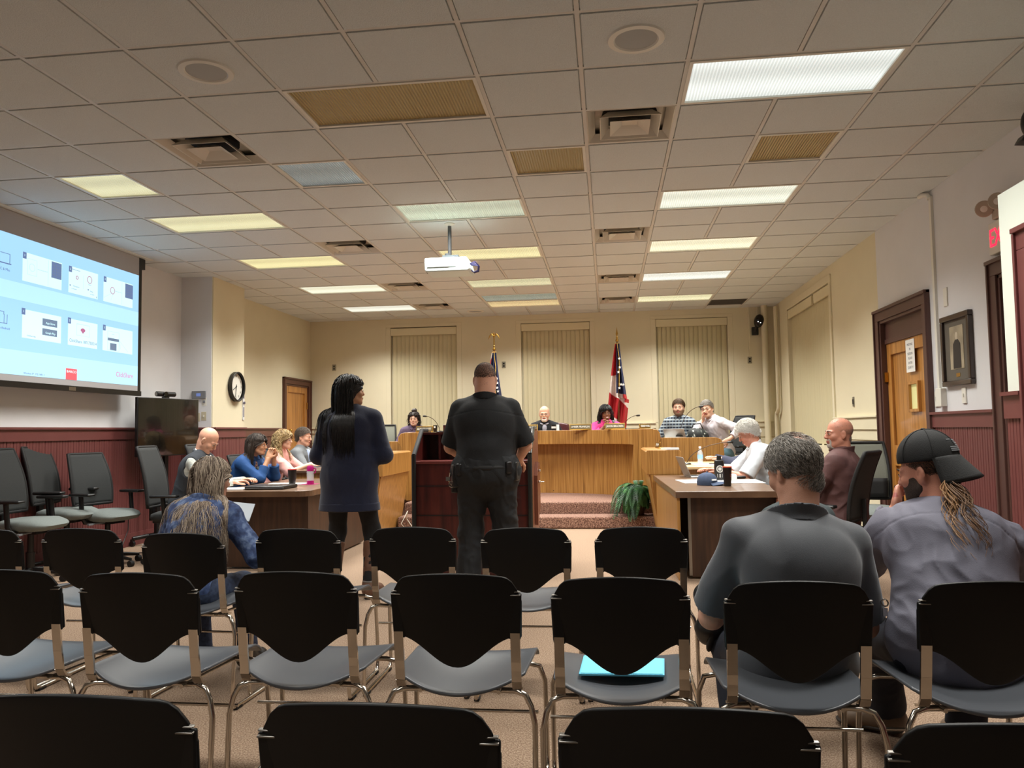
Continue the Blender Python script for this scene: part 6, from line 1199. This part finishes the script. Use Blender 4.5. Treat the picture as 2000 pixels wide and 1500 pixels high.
for q in (-1, 1):
    G = K['G'][q]; d = nrm(G['K'] - G['A']); cloth('boot', foot_prims(K, q, .012) + [cone(G['A'], G['A'] + d * .33, .050, .064, .03, clip=[(G['A'] + d * .33, d)])], .006, mat('boot_brown', (104, 72, 54), .5, noise=.15, nscale=20, bump=.3, bscale=40), t, .004, 31); cloth('boot_sole', [cone(G['A'] + V3(0, -.03, -.085), G['A'] + V3(0, .13, -.085), .040, .042, .01, flat=((0, 0, 1), .35)), cone(G['A'] + V3(0, -.035, -.06), G['A'] + V3(0, -.035, -.082), .034, .034, .005)], .006, M_blackm, t, 0)
    MB().tube([G['A'] + V3(.052 * math.cos(w), .052 * math.sin(w), .03) for w in np.linspace(0, 6, 12)], .006, 6, closed=True).build('boot_strap', mat('strap_grey', (120, 116, 112), .5), t, smooth=60)
eyes(K, t); brows(K, t, H_black, True)
cap_hair(K, 'hair', H_black, t, 'back', .016, noise=.001, female=True); long_hair(K, 'hair', [H_black, mat('hair_black2', (36, 32, 31), .34)], t, length=.50, n=2200, wave=.003, rad=.0028, th=.020, seed=6, ob=obst(K, P, .034) + [(ex[0], .012)], part=.01, tuck=.0)
# 7 police officer ----------------------------------------------------------------
P = dict(H=1.82, l1=1, l2=3, l3=6, head=(0, 6, 0), g=1.34, ga=1.18, gl=1.12, belly=.10, sw=1.06, fat=.8, nk=.074, L=dict(w=(-.20, .34, 1.04), p=(-.8, -.5, -1), c=45, n=(.3, 0, -1)), R=dict(w=(.22, .34, 1.04), p=(.8, -.5, -1), c=45, n=(-.3, 0, -1)), lL=dict(a=(-.14, .0, .085)), lR=dict(a=(.16, .02, .085)))
t, K = person('police officer in black uniform standing at the lectern, seen from behind', (-.91, 5.75, 0), 2, P)
D_uni = mat('uniform_black', (15, 17, 20), .8, noise=.12, nscale=12, bump=.15, bscale=200)
body(K, P, t, SK1, LIP); shirt(t, K, P, D_uni, 'uniform_shirt', o=.014, sleeve=.47, amp=.004, seed=41, flare=.018, h=.0065, sc=.6, seam=.07); collar(K, t, D_uni, .088, .04, .25, tilt=-14, gap=.03, up=.026)
for q in (-1, 1): MB().obox(K['S'][q] * .55 + K['neck'] * .45 + V3(q * .03, 0, .066), (.11, .045, .008), rot(0, q * 22)).build('epaulette', D_uni, t, bevel=.003)
trousers(t, K, P, D_uni, 'uniform_trousers', o=.024, amp=.009, leglen=.96, h=.0075, seed=44, flare=.012); shoes(t, K, D_shoe, sole=D_sole)
bz = K['pelvis'][2] + .035; m = MB(); m.tube([(.222 * math.cos(w), .172 * math.sin(w) + .0, bz) for w in np.linspace(0, 6.283, 33)[:-1]], .024, 8, closed=True); dbelt = m.build('duty_belt', M_blackm, t, smooth=60)
for (a, w_, h_, z_) in ((200, .07, .17, -.06), (222, .05, .09, -.01), (318, .05, .09, 0), (342, .07, .14, -.03), (180, .05, .20, -.09)):
    c = V3(.235 * math.cos(R(a)), .185 * math.sin(R(a)), bz + z_); MB().obox(c, (w_, .05, h_), rot(0, 0, a + 90)).build('belt_pouch', M_black, dbelt, bevel=.01)
m = MB(); c = V3(-.262, -.04, bz - .10); m.tube([c + V3(0, 0, .06), c + V3(-.005, -.03, 0), c + V3(.02, -.05, -.03)], .006, 6); m.tube([c + V3(.02, -.05, -.02 - .0 * k) + V3(.022 * math.cos(k * .7), 0, .022 * math.sin(k * .7)) for k in range(9)], .004, 6, closed=True); m.obox(c + V3(-.01, -.04, .02), (.03, .02, .03)); m.build('key_clip', M_chrome, dbelt, smooth=50)
short_strands(K, 'hair', [H_g3, H_dk, H_gb3], t, 6500, .010, rad=.0011, th=-.002)
# 8 purple pullover -------------------------------------------------------------
P = dict(H=1.66, seat=.50, l1=20, l2=26, l3=22, head=(-6, 0, 0), bust=.9, g=1.05, side=0, L=dict(w=(-.16, .40, .80), n=(0, 0, -1)), R=dict(w=(.16, .40, .80), n=(0, 0, -1)))
t, K = person('woman in a purple pullover with a dark curly bun, left end of dais', (-3.14, 12.48, .31), 190, P)
D_purp = mat('purple_knit', (92, 76, 98), .9, noise=.08, nscale=40, bump=.2, bscale=150)
body(K, P, t, SK2, LIP, female=True, h=.0055); shirt(t, K, P, D_purp, 'pullover', o=.020, amp=.005, seed=51); collar(K, t, D_purp, .074, .05, .3, gap=.03); trousers(t, K, P, D_charc, h=.012); shoes(t, K, D_shoe); eyes(K, t); brows(K, t, H_dk, True)
cap_hair(K, 'hair', H_dk, t, 'back', .014, noise=.006, female=True); c = K['head']; cloth('hair', [ell(c + K['HM'] @ V3(0, -.03, .145), (.042, .042, .034), k=.01)], .005, H_dk, t, .006, 3, 2.5); long_hair(K, 'hair', [H_dk], t, length=.10, n=200, curl=.014, wave=.004, rad=.004, th=.016, seed=4, freq=90)
# 9 bald bearded man ---------------------------------------------------------------
P = dict(H=1.76, seat=.50, l1=18, l2=20, l3=20, head=(0, 8, 0), g=1.08, L=dict(w=(-.2, .38, .80), n=(0, 0, -1)), R=dict(w=(.2, .38, .80), n=(0, 0, -1)))
t, K = person('smiling bald older man with glasses, white goatee and black sweater at the dais', (-1.0, 12.55, .31), 181, P)
body(K, P, t, SK2, LIP, h=.005); shirt(t, K, P, mat('black_sweater', (26, 28, 32), .9, bump=.2, bscale=150), 'sweater', o=.018, amp=.004, seed=61); D_check = pattern('fine_check', (206, 206, 212), [('X', (150, 152, 170)), ('Z', (150, 152, 170))], 25, .3)
cloth('shirt', [ell(K['neck'] - K['up'] * .06 + K['fw'] * .085, V3(.045, .055, .08), np.stack([K['rt'], K['fw'], K['up']], 1), .01)], .006, D_check, t, 0); collar(K, t, D_check, .072, .05, .35, gap=.025); trousers(t, K, P, D_charc, h=.012); shoes(t, K, D_shoe); eyes(K, t, (90, 110, 130)); brows(K, t, H_g2); glasses(K, t, M_steel); beard(K, 'beard', H_white, t, .008, goatee=True)
# 10 pink blazer --------------------------------------------------------------------
P = dict(H=1.68, seat=.52, l1=18, l2=22, l3=20, head=(6, 2, 4), bust=.9, L=dict(w=(-.03, .42, 1.00), p=(-.9, .25, -1), d=(.35, -.05, .9), n=(1, 0, -.2), c=42), R=dict(w=(.045, .41, .99), p=(.9, .25, -1), d=(-.35, -.03, .9), n=(-1, 0, -.2), c=46))
t, K = person('smiling woman in a hot pink blazer with black shoulder-length hair, hands clasped', (-.04, 12.48, .31), 184, P)
D_hot = mat('hot_pink', (226, 62, 140), .75, bump=.1, bscale=150)
body(K, P, t, SK4, LIPD, female=True, h=.005); shirt(t, K, P, D_hot, 'blazer', o=.018, sleeve=.86, amp=.005, seed=71, flare=.006, h=.0065); collar(K, t, D_hot, .078, .04, .7, gap=.06); cloth('top', [ell(K['neck'] - K['up'] * .14 + K['fw'] * .07, V3(.06, .065, .13), np.stack([K['rt'], K['fw'], K['up']], 1), .01)], .007, M_blackm, t, 0); trousers(t, K, P, D_charc, h=.012); shoes(t, K, D_shoe); eyes(K, t, (40, 26, 20)); brows(K, t, H_black, True)
c = K['head']; cloth('teeth', [cone(c + K['HM'] @ V3(-.014, .0985, -.0585), c + K['HM'] @ V3(.014, .0985, -.0585), .0042, .0042)], .002, M_paper, t, 0)
cap_hair(K, 'hair', H_black, t, 'back', .020, noise=.001, female=True); long_hair(K, 'hair', [H_black, mat('hair_black2', (36, 32, 31))], t, length=.32, n=1200, wave=.004, rad=.0032, th=.026, seed=9, ob=obst(K, P), part=-.02)
# 11 plaid ---------------------------------------------------------------------------
P = dict(H=1.80, seat=.50, l1=4, l2=8, l3=6, head=(10, 2, 0), g=1.05, L=dict(w=(-.25, .38, .80), n=(0, 0, -1)), R=dict(w=(.22, .40, .80), n=(0, 0, -1)))
t, K = person('bearded man in a navy and white plaid shirt at the right upper desk', (1.10, 12.05, .31), 158, P)
D_plaid = pattern('plaid_flannel', (28, 34, 46), [('X', (86, 100, 114)), ('Z', (150, 160, 164))], 6.5, .42)
body(K, P, t, SK2, LIP, h=.005); shirt(t, K, P, D_plaid, 'flannel_shirt', o=.016, amp=.005, seed=81); collar(K, t, D_plaid, .074, .045, .35, gap=.025); trousers(t, K, P, D_dkjean, h=.012); shoes(t, K, D_shoe); eyes(K, t); brows(K, t, H_brown); beard(K, 'beard', mat('beard_brown', (112, 82, 58), .6), t, .009)
cap_hair(K, 'hair', H_brown, t, 'short', .007); short_strands(K, 'hair', [H_brown, mat('hair_brown2', (112, 88, 62), .5)], t, 2200, .028, rad=.0015, th=.009)
# 12 grey-haired, cheek on hand --------------------------------------------------------
P = dict(H=1.80, seat=.50, l1=16, l2=20, l3=22, side=6, hside=10, head=(22, 4, 10), g=1.05, L=dict(w=(-.30, .25, .78), p=(-1, -.6, -.3)), R=dict(hw=(.072, .045, -.125), p=(.3, .55, -1), d=(-.25, .25, .9), n=(-1, -.2, .2), c=50))
t, K = person('grey-haired man in a pale lilac shirt resting his cheek on his hand', (1.66, 11.72, .31), 134, P)
D_lil = mat('pale_lilac', (208, 202, 208), .75, bump=.1, bscale=120)
body(K, P, t, SK2, LIP, h=.005); shirt(t, K, P, D_lil, 'shirt', o=.016, amp=.007, seed=91, sleeve=.84, flare=.006); collar(K, t, D_lil, .074, .045, .35, gap=.025); trousers(t, K, P, mat('teal_jean', (78, 108, 120), .8, noise=.12, nscale=40)); shoes(t, K, D_shoe); eyes(K, t); brows(K, t, H_g1); glasses(K, t, M_blackm)
cap_hair(K, 'hair', H_g1, t, 'short', .007); short_strands(K, 'hair', [H_g1, H_g2, H_g2], t, 2400, .028, rad=.0015, th=.009)
# 13 white-haired man ---------------------------------------------------------------------
P = dict(H=1.84, seat=.48, l1=20, l2=26, l3=28, head=(4, 32, 0), g=1.16, ga=1.1, L=dict(w=(-.10, .60, .80), p=(-.6, -.2, -1), n=(0, 0, -1), c=22), R=dict(w=(.16, .66, .80), p=(.6, -.2, -1), n=(0, 0, -1), c=20))
t, K = person('white-haired man in a white short-sleeved shirt bent over his laptop, right', (1.80, 8.72, 0), 91, P)
D_wh = mat('bright_white_shirt', (226, 234, 242), .7, bump=.12, bscale=140)
body(K, P, t, SK5, LIP, h=.0055); shirt(t, K, P, D_wh, 'shirt', o=.016, amp=.006, seed=101, sleeve=.46, flare=.022); collar(K, t, D_wh, .078, .045, .35, gap=.025); trousers(t, K, P, D_charc); shoes(t, K, D_shoe); eyes(K, t); brows(K, t, H_white)
cap_hair(K, 'hair', H_white, t, 'short', .016, noise=.003, seed=5); short_strands(K, 'hair', [H_white, mat('hair_white2', (214, 210, 202), .5)], t, 3200, .036, rad=.0017, th=.022, flow=(0, -.5, -.6))
# 14 bald man in maroon -----------------------------------------------------------------------
P = dict(H=1.80, seat=.44, l1=-12, l2=-4, l3=8, head=(34, 2, 0), g=1.20, ga=1.1, belly=.06, L=dict(w=(-.16, .34, .70), p=(-.8, -.4, -.5)), R=dict(w=(.16, .36, .70), p=(.8, -.4, -.5)))
t, K = person('bald man in a maroon button shirt leaning back in an office chair, right', (1.81, 6.56, 0), 62, P)
D_mar = mat('maroon_shirt', (92, 60, 58), .75, noise=.05, nscale=30, bump=.12, bscale=140)
body(K, P, t, SK5, LIP, h=.005); shirt(t, K, P, D_mar, 'shirt', o=.018, amp=.009, seed=111, sc=.8); collar(K, t, D_mar, .080, .05, .3, gap=.025, up=.03); trousers(t, K, P, D_charc); shoes(t, K, D_shoe); eyes(K, t); brows(K, t, H_g1); beard(K, 'beard', H_g2, t, .005, goatee=True)
short_strands(K, 'hair', [H_g2, H_gb1], t, 2400, .006, rad=.0007, th=.0, bald=lambda P_: P_[:, 2] - .035)
# 15 navy jacket, hidden -------------------------------------------------------------------------
P = dict(H=1.70, seat=.44, l1=20, l2=26, l3=20, head=(0, 25, 0), L=dict(w=(-.14, .62, .89), n=(0, 0, -1)), R=dict(w=(.08, .66, .89), n=(0, 0, -1), c=16))
t, K = person('person in a navy jacket hidden behind the white-haired man, hands by the water bottle', (1.98, 9.75, 0), 92, P)
body(K, P, t, SK2, LIP); shirt(t, K, P, mat('navy_jacket', (52, 56, 78), .8), 'jacket', o=.022, amp=.006, seed=121); trousers(t, K, P, D_charc, h=.012); shoes(t, K, D_shoe); cap_hair(K, 'hair', H_brown, t, 'short', .012); eyes(K, t)
# 16 grey-haired man in the polo -------------------------------------------------------------------
P = dict(H=1.71, seat=.378, l1=-24, l2=15, l3=16, nl=1.20, side=3, head=(30, 22, 0), twist=4, al=1.12, g=1.16, ga=1.08, gl=1.05, sw=1.08, nk=.064, L=dict(w=(-.10, .30, .62), p=(-.9, -.5, -1)), R=dict(w=(.12, .34, .60), p=(.7, -.5, -1)),
         lL=dict(a=(-.17, .16, .085), p=(-.1, 1, .3)), lR=dict(a=(-.245, .40, .60), p=(1, .6, .4), t=(-.30, .15, -.95)))
t, K = person('grey-haired man with thinning crown in a charcoal polo, second row from behind', (.62, 2.82, 0), 0, P)
D_polo = mat('charcoal_polo', (70, 73, 79), .62, noise=.05, nscale=10, bump=.10, bscale=400, sheen=.3)
body(K, P, t, SK1, LIP, h=.0045); shirt(t, K, P, D_polo, 'polo_shirt', o=.014, amp=.008, seed=131, sleeve=.44, flare=.020, h=.0055, sc=.45); collar(K, t, D_polo, .091, .042, .50, tilt=-12, gap=.02, up=.018, th=.005)
trousers(t, K, P, D_dkjean, 'jeans', amp=.006, h=.007); shoes(t, K, D_shoe, o=.014, sole=D_sole); eyes(K, t); brows(K, t, H_g1)
bald = lambda P_: (.046 - np.sqrt((P_[:, 0] - .012) ** 2 + ((P_[:, 1] + .070) / 1.1) ** 2 + (P_[:, 2] - .108) ** 2)) - 9 * (P_[:, 2] < .05)
cap_hair(K, 'hair', mat('hair_pepper', (118, 112, 104), .6, noise=.3, nscale=200), t, 'nape', .005, noise=.0015, bald=bald, h=.0035)
HP1, HP2 = mat('hair_pepper_light', (158, 150, 140), .5), mat('hair_pepper_silver', (208, 202, 194), .5)
short_strands(K, 'hair', [H_g1, HP1, H_g3, HP1, HP2, HP2], t, 12000, .026, rad=.0009, th=.007, kind='nape', bald=bald, flow=(.25, -.5, -.8), rnd=.24, seed=3)
# 17 man with the backwards cap --------------------------------------------------------------------------
P = dict(H=1.78, seat=.44, l1=28, l2=40, l3=14, shrug={-1: -.03, 1: -.02}, side=13, hside=-14, head=(46, 12, 0), twist=-4, g=1.20, ga=1.10, sw=1.10, nk=.068, L=dict(hw=(.02, .165, -.125), p=(-.5, .2, -1), d=(.3, .5, .75), n=(.9, -.2, .3), c=62), R=dict(w=(.30, .62, .55), p=(1, -.4, -.2)),
         lL=dict(a=(-.02, .66, .10), t=(-.85, .5, 0), p=(-.2, 1, .3)), lR=dict(a=(.20, .46, .10), p=(.3, 1, .3)))
t, K = person('bearded man with a backwards black cap, ponytail and slate work shirt, leaning forward', (1.14, 2.79, 0), 0, P)
D_slate = mat('slate_shirt', (104, 103, 116), .78, noise=.05, nscale=12, bump=.12, bscale=260)
body(K, P, t, SK5, LIP, h=.0045); shirt(t, K, P, D_slate, 'work_shirt', o=.016, amp=.013, seed=141, h=.006, sc=.85, seam=.10, sleeve=.93, flare=.006); collar(K, t, D_slate, .080, .050, .25, tilt=-12, gap=.025, up=.050)
# yoke seam across the shoulders
trousers(t, K, P, D_dkjean, 'jeans', amp=.004, h=.007, o=.010, flare=.016); shoes(t, K, mat('work_boot', (112, 92, 74), .55, noise=.1, nscale=30), 'boot', o=.016, sole=mat('boot_sole_dark', (58, 50, 44), .7)); eyes(K, t); brows(K, t, H_dk); beard(K, 'beard', mat('beard_dark', (60, 44, 34), .7, noise=.4, nscale=260, bump=.6, bscale=300), t, .007)
short_strands(K, 'hair', [H_dk, H_brown], t, 4200, .014, rad=.0009, th=.002, bald=lambda P_: P_[:, 2] - .04)
c, M = K['head'], K['HM']; D_cap = mat('cap_black', (27, 27, 27), .85, noise=.15, nscale=120, bump=.3, bscale=400); g_ = lambda x, y, z: c + M @ V3(x, y, z)
Mc = M @ rotm(5); Oc = g_(0, -.012, .040); f_ = lambda x, y, z: Oc + Mc @ V3(x, y, z)
capo = cloth('cap_crown', [ell(f_(0, 0, .012), (.091, .110, .108), Mc, .01, clip=[(f_(0, 0, .0), -(Mc @ V3(0, 0, 1)))])], .005, D_cap, t, 0)
m = MB()
for k in range(6): m.tube([f_(.0925 * math.sin(a) * math.cos(R(60 * k + 30)), .1115 * math.sin(a) * math.sin(R(60 * k + 30)), .012 + .1095 * math.cos(a)) for a in np.linspace(.05, 1.65, 12)], .0016, 5)
m.ball(f_(0, 0, .122), (.008, .008, .004)); m.build('cap_seam', M_blackm, capo, smooth=60)
V = []; F = []
for i in range(9):
    for j in range(17):
        a = R(-64 + 128 * j / 16); r = 1 + .66 * i / 8 * max(0, math.cos(a)) ** .55; x, y = .090 * math.sin(a) * (1 + .04 * i / 8), -.109 * math.cos(a) * r; V.append(f_(x, y, .004 - .085 * (i / 8) - .026 * (i / 8) * abs(math.sin(a)) ** 1.5 + .012))
m = MB(); m.add(V, [(i * 17 + j, i * 17 + j + 1, (i + 1) * 17 + j + 1, (i + 1) * 17 + j) for i in range(8) for j in range(16)]); o = m.build('cap_brim', mat('cap_brim_grey', (40, 40, 40), .8, noise=.1, nscale=90, bump=.2, bscale=300), capo, smooth=80); q = o.modifiers.new('solid', 'SOLIDIFY'); q.thickness = .004
def on_cap(u, v, e=.0018):      # u right, v up over the panel above the brim; angles on the crown
    az, el = R(-90 + u), R(v); return f_((.091 + e) * math.cos(el) * math.cos(az), (.110 + e) * math.cos(el) * math.sin(az), .012 + (.108 + e) * math.sin(el))
def patch(u0, u1, v0, v1, e): n = 5; return [on_cap(u0 + (u1 - u0) * i / n, v0 + (v1 - v0) * j, e) for j in (0, 1) for i in range(n + 1)], [(i, i + 1, n + 2 + i, n + 1 + i) for i in range(n)]
m = MB(); m.add(*patch(-22, 14, 8, 34, .0018), 0); pb = m.build('flag_patch', mat('patch_dark', (48, 50, 52), .8), capo); m = MB()
for k in range(7): v0 = 8.5 + k * 3.7; m.add(*patch(-22 if k < 3 else -4, 14, v0, v0 + 1.9, .003), 0)
m.add(*patch(-22, -8, 32.6, 34, .003), 0); m.build('patch_stripes', mat('patch_grey', (132, 134, 138), .7), pb)
# ponytail
rg = np.random.default_rng(12); st_ = []
for k in range(150):
    s_ = -1 if k % 2 else 1; p = g_(rg.normal() * .018, -.095, -.045 + rg.normal() * .012) + V3(-.035, 0, 0); down = V3(s_ * .06 - .10, -1.0, -1); pts = []; ph = rg.uniform(0, 6.28); L = rg.uniform(.20, .31); off = rg.normal(size=3) * .010 + V3(s_ * .022, 0, 0)
    for i in range(18):
        f = i / 17; pts.append(p + nrm(down) * L * f + V3(0, -.030 * math.sin(min(1, f * 2) * 1.57), 0) + off * min(1, f * 2) + V3(math.cos(f * 12 + s_ + ph * .25), math.sin(f * 12 + s_ + ph * .25), 0) * .013 * min(1, f * 2.5))
    st_.append((np.array(pts), np.array([.0022 * (1 - .7 * (i / 17) ** 2) for i in range(18)])))
bulk(None, st_[::2], 'ponytail', mat('ponytail_brown', (112, 80, 54), .4), t); bulk(None, st_[1::2], 'ponytail', mat('ponytail_gold', (150, 112, 76), .4), t)
for (px_, c_) in ((0, 0),): MB().tube([(.0 + .011 * math.cos(w), 0 + .004 * math.sin(w), .011 * math.sin(w)) for w in np.linspace(0, 6, 10)], .0028, 6, closed=True).box(-.008, .008, -.003, .003, -.045, -.018).obox((.018, 0, -.062), (.03, .006, .022), rot(0, 30)).build('key_ring', M_chrome, t, smooth=50).location = (-.21, .05, .66)
# 18 hidden front-row person ------------------------------------------------------------------------
P = dict(H=1.42, seat=.43, l1=32, l2=38, l3=20, sw=.85, head=(0, 20, 0), L=dict(w=(-.26, .36, .56), p=(-1, -.2, -.5)), R=dict(w=(.14, .5, .6), p=(1, -.3, -.3)))
t, K = person('person in dark slate top and teal trousers, almost hidden behind the polo man', (.96, 3.88, 0), 4, P)
body(K, P, t, SK2, LIP, h=.008); shirt(t, K, P, mat('dark_slate', (46, 56, 58), .8), 'jacket', o=.02, amp=.006, seed=151, h=.008); trousers(t, K, P, mat('teal_cloth', (84, 132, 142), .8, noise=.15, nscale=20), amp=.008, o=.03, gl=1.0) if False else trousers(t, K, P, mat('teal_cloth', (84, 132, 142), .8, noise=.15, nscale=20), amp=.008, o=.024); shoes(t, K, D_shoe); cap_hair(K, 'hair', H_brown, t, 'short', .012); eyes(K, t)
